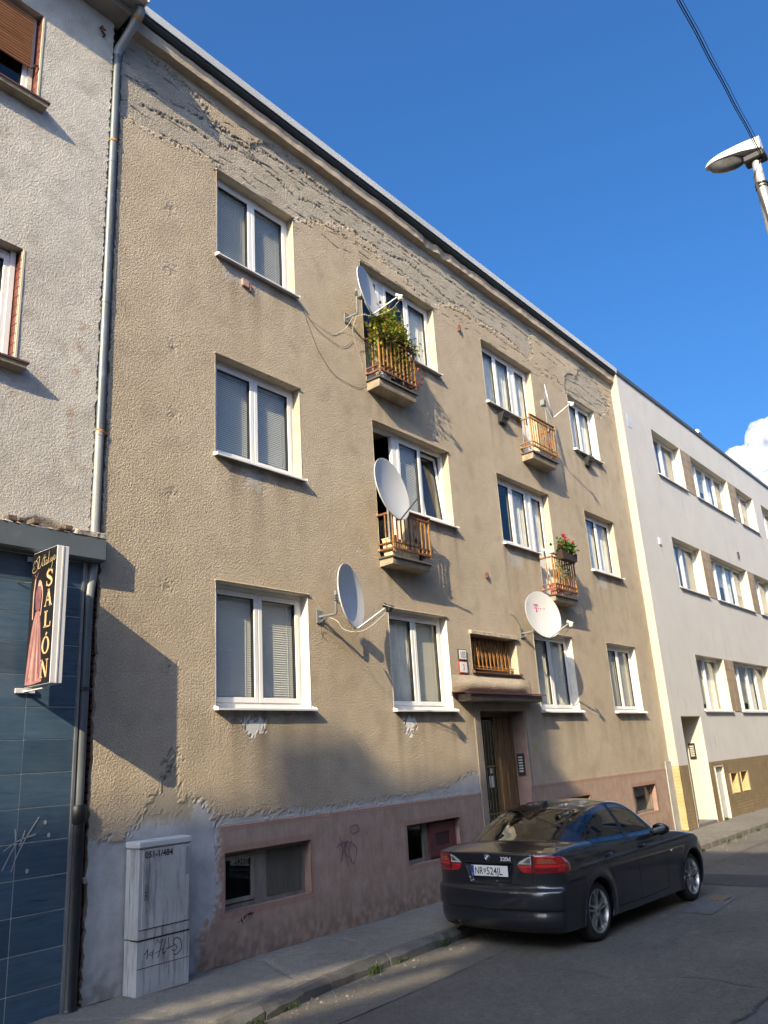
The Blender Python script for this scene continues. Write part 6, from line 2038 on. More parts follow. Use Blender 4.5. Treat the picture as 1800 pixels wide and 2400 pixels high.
# grey cement strip between the two houses
bx('joint_strip', pm('cement_grey', (0.36, 0.36, 0.34), 0.9, 0, .15, 4, 0.004, 40), BLD, 14.17, 14.494, -.035, -.012, 0.0, 1.48)
def rwin(a, b, z0, z1, leaves, kinds):
    d = RY_ + .19
    mb = MB()
    frame_rect(mb, a + .01, b - .01, z0 + .03, z1 - .01, .06, d, d + .07)
    wI = (b - a - .14) / leaves
    for i in range(1, leaves):
        xx = a + .07 + wI * i
        mb.box(xx - .045, xx + .045, d - .01, d + .06, z0 + .09, z1 - .07)
    w = mb.build('window', M_PVC, RB)
    room(w, a, b, z0, z1, d + .1, d + 1.2, M_ROOM)
    r_ = MB()
    y0, y1 = RY_ - .001, d + .1
    r_.quad((a, y0, z0), (a, y1, z0), (a, y1, z1), (a, y0, z1))
    r_.quad((b, y0, z0), (b, y0, z1), (b, y1, z1), (b, y1, z0))
    r_.quad((a, y0, z1), (a, y1, z1), (b, y1, z1), (b, y0, z1))
    r_.quad((a, y0, z0), (b, y0, z0), (b, y1, z0), (a, y1, z0))
    r_.build('reveal', M_PALEC, w, fix=False)
    for i in range(leaves):
        xa = a + .07 + wI * i + (.045 if i else 0)
        xb = a + .07 + wI * (i + 1) - (.045 if i < leaves - 1 else 0)
        pane_of(w, xa, xb, z0 + .09, z1 - .07, d + .03)
        k = kinds[i % len(kinds)]
        if k == 'c': drape(xa, xb, z0 + .05, z1 - .1, d + .13, w, None, .09, .015)
        if k == 'g': bx('blind', pm('roller_blind', (0.36, 0.35, 0.32), .9), w, xa, xb, d + .10, d + .106, z0 + .1 + random.uniform(0, .6), z1 - .08)
    s = MB()
    s.prism([(d, z0 + .035), (RY_ - .06, z0 + .008), (RY_ - .06, z0 - .025), (RY_ - .05, z0 - .025), (RY_ - .045, z0), (d, z0 + .02)], a - .03, b + .03, 'x')
    s.build('sill', pm('white_sill', (0.72, 0.72, 0.70), .5), w)
for (f, i), (a, b) in rw.items():
    z0, z1 = rz[f]
    rwin(a, b, z0, z1, 4 if i == 2 else 2, {'T': 'cg', 'M': 'cg', 'G': 'gc'}[f] if i != 2 else 'cgcg')
M_TAN = pm('tan_tile', (0.33, 0.255, 0.175), 0.6, 0, .15, 3)
for f in 'TMG':
    z0, z1 = rz[f]
    for i in (1, 2):
        a, b = rw[(f, i)][1] + .012, rw[(f, i + 1)][0] - .012
        pn = bx('tile_panel', pm('tile_grout', (0.40, 0.34, 0.26), 0.9), RB, a, b, RY_ - .004, RY_ + .05, z0, z1)
        nc, nr = 2, 5
        for c in range(nc):
            for r in range(nr):
                bx('panel_tile', M_TAN, pn, a + (b - a) * c / nc + .006, a + (b - a) * (c + 1) / nc - .006, RY_ - .012, RY_ - .004, z0 + (z1 - z0) * r / nr + .005, z0 + (z1 - z0) * (r + 1) / nr - .005)
# entrance niche
a, b, z0, z1 = NI
nm = MB()
nm.quad((a, RY_, 0), (a, .9, 0), (a, .9, z1), (a, RY_, z1))
nm.quad((b, RY_, 0), (b, RY_, z1), (b, .9, z1), (b, .9, 0))
nm.quad((a, RY_, z1), (a, .9, z1), (b, .9, z1), (b, RY_, z1))
nm.quad((a, .9, 0), (b, .9, 0), (b, .9, z1), (a, .9, z1))
ni = nm.build('entrance_niche', M_PALEC, RB, fix=False)
dd_ = bx('niche_door', pm('niche_door_grey', (0.12, 0.12, 0.12), .5), ni, a + .15, b - .15, .85, .899, 0.0, 2.2)
bx('step', M_PAVE, ni, a, b, RY_ + .01, .9, 0.0, 0.06)
ip = MB().bbox(b - .025, b - .002, .05, .21, 1.45, 1.83, b=.004)
for k in range(6):
    ip.box(b - .03, b - .025, .08, .18, 1.52 + k * .045, 1.545 + k * .045, 1)
ip.build('intercom', [pm('intercom_black', (0.03, 0.028, 0.026), 0.4), pm('intercom_keys', (0.55, 0.55, 0.52), 0.4)], ni)
# small white plinth door
a, b, z0, z1 = PD
pdm = MB()
pdm.quad((a, RY_ - .01, 0), (a, .0, 0), (a, 0, z1), (a, RY_ - .01, z1))
pdm.quad((b, RY_ - .01, 0), (b, RY_ - .01, z1), (b, 0, z1), (b, 0, 0))
pdm.quad((a, RY_ - .01, z1), (a, 0, z1), (b, 0, z1), (b, RY_ - .01, z1))
pdo = pdm.build('meter_door', M_PALEC, RB, fix=False)
bx('leaf', pm('white_leaf', (0.60, 0.61, 0.60), .5), pdo, a + .02, b - .02, RY_ + .06, RY_ + .10, 0.01, .45, bev=.006)
bx('leaf', pm('white_leaf', (0.60, 0.61, 0.60), .5), pdo, a + .02, b - .02, RY_ + .06, RY_ + .10, 0.46, z1 - .03, bev=.006)
bx('knob', M_DARKM, pdo, a + .06, a + .09, RY_ + .03, RY_ + .058, .62, .66, bev=.005)
M_OCH = pm('ochre_reveal', (0.47, 0.345, 0.17), .8, 0, .1, 4)
for (a, b, z0, z1) in VT:
    v = MB()
    y0, y1 = RY_ - .011, RY_ + .28
    v.quad((a, y0, z0), (a, y1, z0), (a, y1, z1), (a, y0, z1))
    v.quad((b, y0, z0), (b, y0, z1), (b, y1, z1), (b, y1, z0))
    v.quad((a, y0, z1), (a, y1, z1), (b, y1, z1), (b, y0, z1))
    v.quad((a, y0, z0), (b, y0, z0), (b, y1, z0), (a, y1, z0))
    v.quad((a, y1, z0), (b, y1, z0), (b, y1, z1), (a, y1, z1))
    v.build('vent_opening', M_OCH, RB, fix=False)
# plinth tiles one by one, the far ones together
M_BRT = pm('brown_plinth_tile', (0.25, 0.185, 0.10), 0.45, 0, .25, 4, obj_coords=False)
M_YLT = pm('sunlit_plinth_tile', (0.46, 0.335, 0.16), 0.45, 0, .15, 4)  # brown tile on the sunny side, sunlight put into its lighter colour
th, tw = 1.358 / 18, .152
def in_hole(x0, x1, z0, z1):
    for (a, b, c, d) in [PD, NI] + VT:
        if x1 > a + .005 and x0 < b - .005 and z1 > c + .005 and z0 < d - .005:
            return True
    return False
proto = MB().bbox(.003, tw - .003, -.010, 0.0, .003, th - .003, b=.002).build('plinth_tile', M_BRT, None, local=True)
first = True
count = 0
rest = MB()
xs_t = list(np.arange(14.502, 15.08, tw)) + list(np.arange(16.49, 34 - tw, tw))
for x in xs_t:
    for r in range(18):
        z = r * th
        if in_hole(x, x + tw, z, z + th):
            continue
        if count < 262:
            o = proto if first else copy_obj(proto, RB)
            if first: o.parent = RB
            first = False
            o.location = Vector((x, RY_ + .012, z)) - wloc(RB)
            count += 1
        else:
            rest.box(x + .003, x + tw - .003, RY_ + .002, RY_ + .012, z + .003, z + th - .003)
tag(rest.build('plinth_tiles', M_BRT, RB), kind='stuff')
for r in range(18):
    bx('return_tile', M_YLT, RB, 14.498, 14.508, RY_ + .003, -.045, r * th + .003, (r + 1) * th - .003, bev=.002)
# odds and ends on it
w1 = thing('wall_vent', (15.65, RY_, 6.78), 'tiny white vent bracket on the pale building between upper floors', 'vent')
MB().bbox(15.58, 15.72, RY_ - .03, RY_ - .002, 6.72, 6.9, b=.005).build('vent_body', M_PVC, w1)
w2 = thing('wall_hook', (22.6, RY_, 7.5), 'small dark hook on the pale wall above the middle window band', 'hook')
MB().bbox(22.58, 22.64, RY_ - .06, RY_ - .002, 7.42, 7.62, b=.005).build('hook_body', M_DARKM, w2)
rc = thing('roof_camera', (21.3, 0.3, 11.24), 'small white camera on the roof edge of the pale building', 'camera')
MB().tube([(21.3, 0.0, 11.22), (21.3, -.05, 11.45)], .02, 6).build('post', M_DARKM, rc)
MB().tube([(21.1, -.1, 11.46), (21.5, -.05, 11.5)], .07, 10).build('camera_body', M_PVC, rc, smooth=True)
MB().tube([(21.5, -.05, 11.52), (21.9, -.02, 11.53)], .015, 5).build('antenna', M_DARKM, rc)
pnl = thing('pale_patch_panel', (15.0, RY_, 9.9), 'pale blue square sticker high on the edge of the pale building', 'panel')
MB().bbox(14.78, 15.06, RY_ - .006, RY_ - .001, 9.75, 10.1, b=.002).build('panel_sheet', pm('pale_blue_sheet', (0.55, 0.60, 0.66), .6), pnl)

# ---------------------------------------------------------------- street lamp and overhead cable
LPX, LPY = 3.28, -6.10
lp = thing('street_lamp', (LPX, LPY, 0), 'grey steel street lamp with shell-shaped head', 'street lamp')
M_LPOLE = pm('lamp_pole_zinc', (0.46, 0.46, 0.44), 0.4, 0.55, .12, 4)
MB().tube([(LPX, LPY, 0), (LPX, LPY, 1.3), (LPX, LPY, 1.35), (LPX, LPY, 7.05)], [.085, .085, .062, .052], 18).build('pole', M_LPOLE, lp, smooth=True)
MB().tube([(LPX, LPY, 7.00), (LPX, LPY, 7.38)], .043, 16).build('spigot', pm('spigot_grey', (0.55, 0.55, 0.53), .4, .3), lp, smooth=True)
for zz in (7.03, 7.07):
    MB().tube([(LPX, LPY, zz - .008), (LPX, LPY, zz + .008)], .06, 16).build('clamp_band', M_DARKM, lp, smooth=True)
hd = MB()
ns, na = 16, 22
vs, fs = [], []
Lh = 0.54
for i in range(ns + 1):
    t = i / ns
    yy = -.08 + Lh * t
    wd = .155 * (math.sin(math.pi * min(1, .18 + .82 * t * .0 + t * .80)) ** .55) if t < .999 else 0.012
    wd = .118 * max(0.06, (1 - (2 * max(0, t - .42) / 1.16) ** 2.2)) ** .5 * (.72 + .28 * min(1, t / .3))
    ht = .165 * (1 - t) ** .5 + .018
    for k in range(na):
        a = 2 * math.pi * k / na
        cz = math.sin(a)
        z = cz * ht if cz > 0 else cz * .012
        vs.append((LPX + math.cos(a) * wd, LPY + yy, 7.42 + .10 * t + z))
for i in range(ns):
    for k in range(na):
        fs.append((i * na + k, (i + 1) * na + k, (i + 1) * na + (k + 1) % na, i * na + (k + 1) % na))
fs += [tuple(range(na))[::-1], tuple(ns * na + k for k in range(na))]
hd.add(vs, fs)
hd.build('lamp_head', pm('lamp_white', (0.66, 0.65, 0.60), .4, 0, .06, 5), lp, smooth=True)
gl_ = MB()
vs, fs = [], []
for i in range(13):
    t = i / 12
    yy = .08 + .36 * t
    tt = (yy + .08) / Lh
    wd = .10 * max(0.0, 1 - (2 * abs(t - .5)) ** 2.4) ** .5 + .004
    for k in range(9):
        u = -1 + 2 * k / 8
        vs.append((LPX + wd * u, LPY + yy, 7.404 + .10 * tt - .085 * (1 - u * u) * max(0, 1 - (2 * t - 1) ** 2) ** .5))
for i in range(12):
    for k in range(8):
        fs.append((i * 9 + k, (i + 1) * 9 + k, (i + 1) * 9 + k + 1, i * 9 + k + 1))
gl_.add(vs, fs)
m, nt, b, out = nodes_of('lamp_bowl')
b.inputs['Base Color'].default_value = (0.22, 0.22, 0.22, 1)
b.inputs['Roughness'].default_value = 0.12
nt.links.new(ramp(nt, noise_tex(nt, 8, 4, .6), [(.3, (.12, .125, .13)), (.7, (.3, .3, .3))]), b.inputs['Base Color'])
gl_.build('diffuser', m, lp, smooth=True, fix=False)
hs = MB().bbox(LPX - .075, LPX + .075, LPY - .10, LPY + .10, 7.34, 7.412, b=.012)
hs.build('neck_housing', M_DARKM, lp)
oc = thing('overhead_cable', (LPX, LPY, 7.2), 'black twisted overhead cable running from the lamp pole', 'cable')
def cat(x0, x1, dy, dz, r, sag, nm):
    pts = []
    n = 420
    for i in range(n + 1):
        t = i / n
        x = x0 + (x1 - x0) * t
        pts.append((x, LPY - .07 - .2 * t + dy + .002 * math.sin(t * 260), 7.36 + dz - sag * 4 * t * (1 - t) + .002 * math.cos(t * 260)))
    MB().tube(pts, r, 6).build(nm, M_CABLED, oc, smooth=True)
cat(LPX - .02, -26, 0, 0, .005, .12, 'bundle')
cat(LPX - .02, -26, .012, -.012, .004, .13, 'strand')
cat(LPX - .02, -26, -.03, -.05, .0025, .16, 'guy_wire')
MB().tube(curve_pts([(LPX - .02, LPY - .07, 7.36), (LPX - .03, LPY + .03, 7.2), (LPX - .065, LPY + .03, 7.0), (LPX - .07, LPY, 6.6), (LPX - .07, LPY, 5.5)], 5), .012, 6).build('drop_cable', M_CABLED, oc, smooth=True)
# ---------------------------------------------------------------- parked saloon car
CAR = thing('parked_car', (4.56, -1.965, -0.116), 'dark anthracite four-door saloon parked along the kerb, seen from behind', 'car', rotz=math.radians(-2.73))
CAR.scale = (.938, .938, .975)
def smax(a, b, k):
    h = np.clip(0.5 - 0.5 * (b - a) / k, 0, 1)
    return b * (1 - h) + a * h + k * h * (1 - h)
def smin(a, b, k):
    return -smax(-a, -b, k)
def tab(x, xs_, ys_):
    return np.interp(x, xs_, ys_)
def smooth_tab(xs_, ys_, n=600):
    """densely resampled, slightly smoothed lookup"""
    P = curve_pts(list(zip(xs_, ys_)), 12)
    px_ = np.array([p[0] for p in P])
    py_ = np.array([p[1] for p in P])
    o = np.argsort(px_)
    q = np.linspace(px_[o][0], px_[o][-1], n)
    return q, np.interp(q, px_[o], py_[o])
T_TOP = smooth_tab([-1.1, -.97, -.93, -.88, -.7, -.45, 0, 1.0, 1.9, 2.25, 2.6, 2.95, 3.2, 3.38, 3.5, 3.6], [.99, .995, 1.0, 1.008, 1.035, 1.058, 1.06, 1.03, 1.0, .975, .935, .88, .82, .75, .66, .55])
T_W = smooth_tab([.0, .12, .2, .3, .45, .58, .68, .76, .80, .86, .92, .98, 1.05, 1.2], [.80, .825, .85, .872, .893, .904, .906, .902, .889, .882, .868, .842, .80, .70])
T_REAR = smooth_tab([.1, .2, .25, .31, .36, .412, .432, .50, .57, .61, .64, .70, .80, .90, .955, .985, 1.01, 1.1], [-.84, -.895, -.945, -.966, -.966, -.958, -.979, -.986, -.985, -.974, -.932, -.926, -.932, -.938, -.945, -.956, -.945, -.90])
T_FRONT = smooth_tab([.1, .2, .3, .45, .6, .7, .8, .9], [3.40, 3.46, 3.50, 3.525, 3.52, 3.48, 3.40, 3.2])
T_ROOF = smooth_tab([-1.3, -.8, -.65, -.46, -.25, 0, .25, .45, .8, 1.05, 1.3, 1.5, 1.7, 1.95, 2.2, 2.4, 3.2], [.30, .84, .94, 1.052, 1.15, 1.26, 1.345, 1.388, 1.420, 1.428, 1.415, 1.378, 1.295, 1.15, 1.0, .88, .30])
T_ROOFD = (T_ROOF[0], np.sqrt(1 + np.gradient(T_ROOF[1], T_ROOF[0]) ** 2))
T_G = smooth_tab([.85, .93, 1.0, 1.1, 1.2, 1.3, 1.36, 1.42, 1.5], [.845, .826, .802, .76, .712, .66, .622, .572, .49])
def car_sdf(x, y, z, arches=True):
    ay = np.abs(y)
    # lower body
    top = z - (tab(x, *T_TOP) - .045 * (ay / .85) ** 2)
    plan = 1 - .035 * np.clip((-.1 - x) / .85, 0, 2) ** 2 - .05 * np.clip((x - 2.5) / .9, 0, 2) ** 2
    W = tab(z, *T_W) * plan
    for xc in (0.0, 2.76):
        rr_ = np.hypot(x - xc, z - .316)
        W = W + .014 * np.exp(-((rr_ - .37) / .05) ** 2)
    W = W + .015 * np.exp(-((z - .815 - .012 * (x - 1)) / .018) ** 2) * np.clip((x + .6) / .3, 0, 1)
    W = W - .012 * np.exp(-((z - .42) / .12) ** 2) * (np.clip((x - .35) / .15, 0, 1) * np.clip((2.4 - x) / .15, 0, 1))
    side = ay - W
    rec = .030 * np.clip((.345 - ay - (.88 - z) * .35) / .025, 0, 1) * np.clip((.885 - z) / .018, 0, 1) * np.clip((z - .675) / .018, 0, 1)
    rear = (tab(z, *T_REAR) + rec + .10 * (ay / .85) ** 2 + .10 * np.clip(ay / .88, 0, 2) ** 6) - x
    front = x - (tab(z, *T_FRONT) - .17 * (ay / .85) ** 2 - .12 * np.clip(ay / .85, 0, 2) ** 6)
    a = smax(side, top, .03)
    a = smax(a, rear, .035)
    a = smax(a, front, .08)
    bot = (.19 - .015 * np.clip((x + .2) / 3, 0, 1)) - z
    a = smax(a, bot, .03)
    # greenhouse
    xe = np.where(x > .9, x + .16 * (ay / .7) ** 2, x - .14 * (ay / .65) ** 2)
    gt_ = (z - (tab(xe, *T_ROOF) - .035 * (ay / .6) ** 2)) / tab(xe, *T_ROOFD)
    gp = 1 - .05 * np.clip((.45 - x) / .8, 0, 2) ** 2 - .035 * np.clip((x - 1.0) / .9, 0, 2) ** 2
    gs_ = (ay - tab(z, *T_G) * gp) * .9
    g_ = smax(gs_, gt_, .045)
    g_ = smax(g_, .8 - z, .02)
    d = smin(a, g_, .018)
    if arches:
        for xc, r in ((0.0, .346), (2.76, .352)):
            cyl = np.maximum(np.hypot(x - xc, (z - .312) * 1.02) - r, .56 - ay)
            d = smax(d, -cyl, .012)
    return d
def car_grad(P):
    e = 2e-3
    g = np.stack([car_sdf(P[:, 0] + e, P[:, 1], P[:, 2]) - car_sdf(P[:, 0] - e, P[:, 1], P[:, 2]),
                  car_sdf(P[:, 0], P[:, 1] + e, P[:, 2]) - car_sdf(P[:, 0], P[:, 1] - e, P[:, 2]),
                  car_sdf(P[:, 0], P[:, 1], P[:, 2] + e) - car_sdf(P[:, 0], P[:, 1], P[:, 2] - e)], -1) / (2 * e)
    return g
def surface_nets():
    h = .0145
    gx_ = np.arange(-1.04, 3.60, h)
    gy_ = np.arange(-.95 - h / 2, .96, h)
    gz_ = np.arange(.13, 1.47, h)
    D = np.empty((len(gx_), len(gy_), len(gz_)), np.float32)
    YY, ZZ = np.meshgrid(gy_, gz_, indexing='ij')
    for i0 in range(0, len(gx_), 24):
        xx = gx_[i0:i0 + 24]
        D[i0:i0 + 24] = car_sdf(np.broadcast_to(xx[:, None, None], (len(xx),) + YY.shape), YY[None], ZZ[None])
    S = D < 0
    nx, ny, nz = D.shape
    cnt = np.zeros((nx - 1, ny - 1, nz - 1), np.int8)
    for dx in (0, 1):
        for dy in (0, 1):
            for dz in (0, 1):
                cnt += S[dx:nx - 1 + dx, dy:ny - 1 + dy, dz:nz - 1 + dz]
    act = (cnt > 0) & (cnt < 8)
    idx = np.full(act.shape, -1, np.int64)
    ci, cj, ck = np.nonzero(act)
    idx[ci, cj, ck] = np.arange(len(ci))
    P = np.stack([gx_[ci] + h / 2, gy_[cj] + h / 2, gz_[ck] + h / 2], -1)
    for _ in range(4):
        f = car_sdf(P[:, 0], P[:, 1], P[:, 2])
        g = car_grad(P)
        P = P - np.clip(f, -h, h)[:, None] * g / (np.sum(g * g, -1, keepdims=True) + 1e-6)
    F = []
    a, b, c = np.nonzero(S[:-1, 1:-1, 1:-1] != S[1:, 1:-1, 1:-1])
    b += 1; c += 1
    fl = S[a, b, c]
    q = np.stack([idx[a, b - 1, c - 1], idx[a, b, c - 1], idx[a, b, c], idx[a, b - 1, c]], -1)
    F.append(np.where(fl[:, None], q, q[:, ::-1]))
    a, b, c = np.nonzero(S[1:-1, :-1, 1:-1] != S[1:-1, 1:, 1:-1])
    a += 1; c += 1
    fl = S[a, b, c]
    q = np.stack([idx[a - 1, b, c - 1], idx[a - 1, b, c], idx[a, b, c], idx[a, b, c - 1]], -1)
    F.append(np.where(fl[:, None], q, q[:, ::-1]))
    a, b, c = np.nonzero(S[1:-1, 1:-1, :-1] != S[1:-1, 1:-1, 1:])
    a += 1; b += 1
    fl = S[a, b, c]
    q = np.stack([idx[a - 1, b - 1, c], idx[a, b - 1, c], idx[a, b, c], idx[a - 1, b, c]], -1)
    F.append(np.where(fl[:, None], q, q[:, ::-1]))
    F = np.concatenate(F)
    return P, F[(F >= 0).all(1)]
CP, CF = surface_nets()

def hit(o, d, t0=0.0, t1=1.6):
    """distance along each ray (from inside out) where the body surface lies"""
    lo = np.full(len(o), t0)
    hi = np.full(len(o), t1)
    for _ in range(26):
        m_ = (lo + hi) / 2
        q = o + d * m_[:, None]
        ins = car_sdf(q[:, 0], q[:, 1], q[:, 2], False) < 0
        lo = np.where(ins, m_, lo)
        hi = np.where(ins, hi, m_)
    return o + d * lo[:, None]
def on_side(x, z, s):
    o = np.stack([x, np.zeros_like(x), z], -1)
    return hit(o, np.tile([[0.0, s, 0.0]], (len(x), 1)))
def on_rear(th, z, s):
    o = np.stack([np.full_like(th, -.42), np.full_like(th, s * .42), z], -1)
    d = np.stack([-np.cos(th), s * np.sin(th), np.zeros_like(th)], -1)
    return hit(o, d)
def on_top(x, y):
    o = np.stack([x, y, np.full_like(x, .6)], -1)
    return hit(o, np.tile([[0.0, 0.0, 1.0]], (len(x), 1)))
def out_n(P):
    g = car_grad(P)
    return g / (np.linalg.norm(g, axis=1, keepdims=True) + 1e-9)
def patch_rows(fn, rows, nc, off, name, mat, parent, thick=0.0):
    """rows: list of (v, u0, u1); a sheet laid on the body, a little proud of it"""
    U, V_ = [], []
    for v, u0, u1 in rows:
        U += list(np.linspace(u0, u1, nc))
        V_ += [v] * nc
    P = fn(np.array(U), np.array(V_))
    n_ = out_n(P)
    P = P + n_ * off
    nr = len(rows)
    j, i = np.meshgrid(np.arange(nr - 1), np.arange(nc - 1), indexing='ij')
    b0 = (j * nc + i).ravel()
    F = np.stack([b0, b0 + 1, b0 + nc + 1, b0 + nc], -1)
    v0, v1, v2 = P[F[0, 0]], P[F[0, 1]], P[F[0, 2]]
    if np.dot(np.cross(v1 - v0, v2 - v0), n_[F[0, 0]]) < 0:
        F = F[:, ::-1]
    if thick:
        ring = list(range(nc)) + [k * nc + nc - 1 for k in range(1, nr)] + [(nr - 1) * nc + k for k in range(nc - 2, -1, -1)] + [k * nc for k in range(nr - 2, 0, -1)]
        base = len(P)
        P = np.concatenate([P, P[ring] - n_[ring] * thick])
        m_ = len(ring)
        F2 = np.array([[ring[k], base + k, base + (k + 1) % m_, ring[(k + 1) % m_]] for k in range(m_)])
        F = np.concatenate([F, F2])
    return raw_mesh(name, P, F, mat, parent)
def ribbon(P, w, off, name, mat, parent):
    P = np.asarray(P)
    n_ = out_n(P)
    t = np.gradient(P, axis=0)
    s_ = np.cross(n_, t)
    s_ /= np.linalg.norm(s_, axis=1, keepdims=True) + 1e-9
    A, B = P + n_ * off + s_ * w / 2, P + n_ * off - s_ * w / 2
    m_ = len(P)
    V_ = np.concatenate([A, B])
    F = np.array([[i, i + 1, m_ + i + 1, m_ + i] for i in range(m_ - 1)])
    return raw_mesh(name, V_, F, mat, parent)
def dense(pts, n=12):
    p = curve_pts(pts, n)
    return np.array([q[0] for q in p]), np.array([q[1] for q in p])
def dense_lin(pts, n=12):
    o = []
    for (a, b), (c, d) in zip(pts[:-1], pts[1:]):
        for k in range(n):
            o.append((a + (c - a) * k / n, b + (d - b) * k / n))
    o.append(pts[-1])
    return np.array([q[0] for q in o]), np.array([q[1] for q in o])

def paint():
    m, nt, b, out = nodes_of('anthracite_paint')
    fl = noise_tex(nt, 900, 2, .5, vec=N(nt, 'TexCoord').outputs['Object'])
    dust = noise_tex(nt, 3.5, 6, .7, vec=N(nt, 'TexCoord').outputs['Object'])
    c = ramp(nt, fl, [(.35, (.010, .012, .017)), (.7, (.020, .024, .033))])
    c = mixc(nt, ramp(nt, dust, [(.5, 0.0), (.85, .06)]), c, (.08, .07, .06))
    nt.links.new(c, b.inputs['Base Color'])
    b.inputs['Metallic'].default_value = .4
    b.inputs['Roughness'].default_value = .3
    b.inputs['Coat Weight'].default_value = 1.0
    nt.links.new(ramp(nt, dust, [(.4, .0), (.8, .02)]), b.inputs['Coat Roughness'])
    return m
M_PAINT = paint()
M_TRIM = pm('car_black_trim', (.010, .010, .011), .35, 0, .1, 5, obj_coords=True)
M_MATT = pm('car_matt_black', (.012, .012, .012), .8, 0, .2, 6, obj_coords=True)
M_CHROME = pm('chrome', (.62, .63, .64), .12, 1.0, .05, 8, obj_coords=True)
M_ALLOY = pm('alloy_silver', (.50, .51, .52), .32, .85, .1, 9, obj_coords=True)
M_RUBBER = pm('tyre_rubber', (.016, .016, .017), .8, 0, .25, 12, .001, 120, obj_coords=True)
M_RED = pm('red_lens', (.30, .008, .010), .12, 0, .15, 9, coat=1.0, obj_coords=True)
M_REDD = pm('dark_red_lens', (.12, .006, .008), .12, 0, .15, 9, coat=1.0, obj_coords=True)
M_CLEAR = pm('clear_lens', (.55, .57, .58), .15, .3, .1, 12, coat=1.0, obj_coords=True)
M_AMB = pm('amber_lens', (.26, .07, .03), .12, 0, .15, 9, coat=1.0, obj_coords=True)
M_CGLASS = glass_mat('car_glass', (.42, .46, .43), .04, 1.0, 0.0)
M_SEAT = pm('seat_cloth', (.06, .055, .05), .85, 0, .15, 8, obj_coords=True)

# window outlines
SIDE_W = [(1.76, .958), (1.2, .972), (.6, .985), (.18, .998), (.09, 1.006), (.03, 1.06), (-.02, 1.14), (-.035, 1.20), (.03, 1.265), (.15, 1.31), (.33, 1.345), (.62, 1.368), (.95, 1.372), (1.2, 1.352), (1.40, 1.29), (1.58, 1.165)]
cen = CP[CF].mean(1)
fn_ = out_n(cen)
sdw = sd_poly(cen[:, 0], cen[:, 2], [(float(a), float(b)) for a, b in zip(*dense(SIDE_W + [SIDE_W[0]], 4))])
is_side = (np.abs(cen[:, 1]) > .5) & (np.abs(fn_[:, 1]) > .45) & (cen[:, 2] > .93)
rw_half = lambda x: np.interp(x, [-.46, -.3, .0, .30], [.57, .56, .52, .47])
xrw = cen[:, 0] - .14 * (np.abs(cen[:, 1]) / .65) ** 2
sdr = np.maximum(np.maximum(-.445 - xrw, xrw - .29), np.abs(cen[:, 1]) - rw_half(cen[:, 0]))
is_rw = (cen[:, 0] < .7) & (cen[:, 2] > 1.03) & (fn_[:, 2] > .3)
xws = cen[:, 0] + .16 * (np.abs(cen[:, 1]) / .7) ** 2
sdf_ = np.maximum(np.maximum(1.55 - xws, xws - 2.17), np.abs(cen[:, 1]) - np.interp(cen[:, 0], [1.4, 2.2], [.54, .70]))
is_ws = (cen[:, 0] > 1.2) & (cen[:, 2] > .98) & (fn_[:, 2] > .3)
drop = (is_side & (sdw < -.012)) | (is_rw & (sdr < -.012)) | (is_ws & (sdf_ < -.012))
trim = ((is_side & (sdw < .014)) | (is_rw & (sdr < .010)) | (is_ws & (sdf_ < .012))) & ~drop
rad0 = np.minimum(np.hypot(cen[:, 0], cen[:, 2] - .322), np.hypot(cen[:, 0] - 2.76, cen[:, 2] - .322))
inner = ((rad0 < .335) & (np.abs(cen[:, 1]) < .93)) | (fn_[:, 2] < -.75) | ((np.abs(cen[:, 1]) < .60) & (rad0 < .37) & (cen[:, 2] < .75) & (cen[:, 0] > -.4) & (cen[:, 0] < 3.2))
keepm = ~drop & ~trim & ~inner
raw_mesh('body', CP, CF[keepm], M_PAINT, CAR)
raw_mesh('window_trim', CP, CF[trim], M_TRIM, CAR)
raw_mesh('underbody', CP, CF[inner & ~drop], M_MATT, CAR)

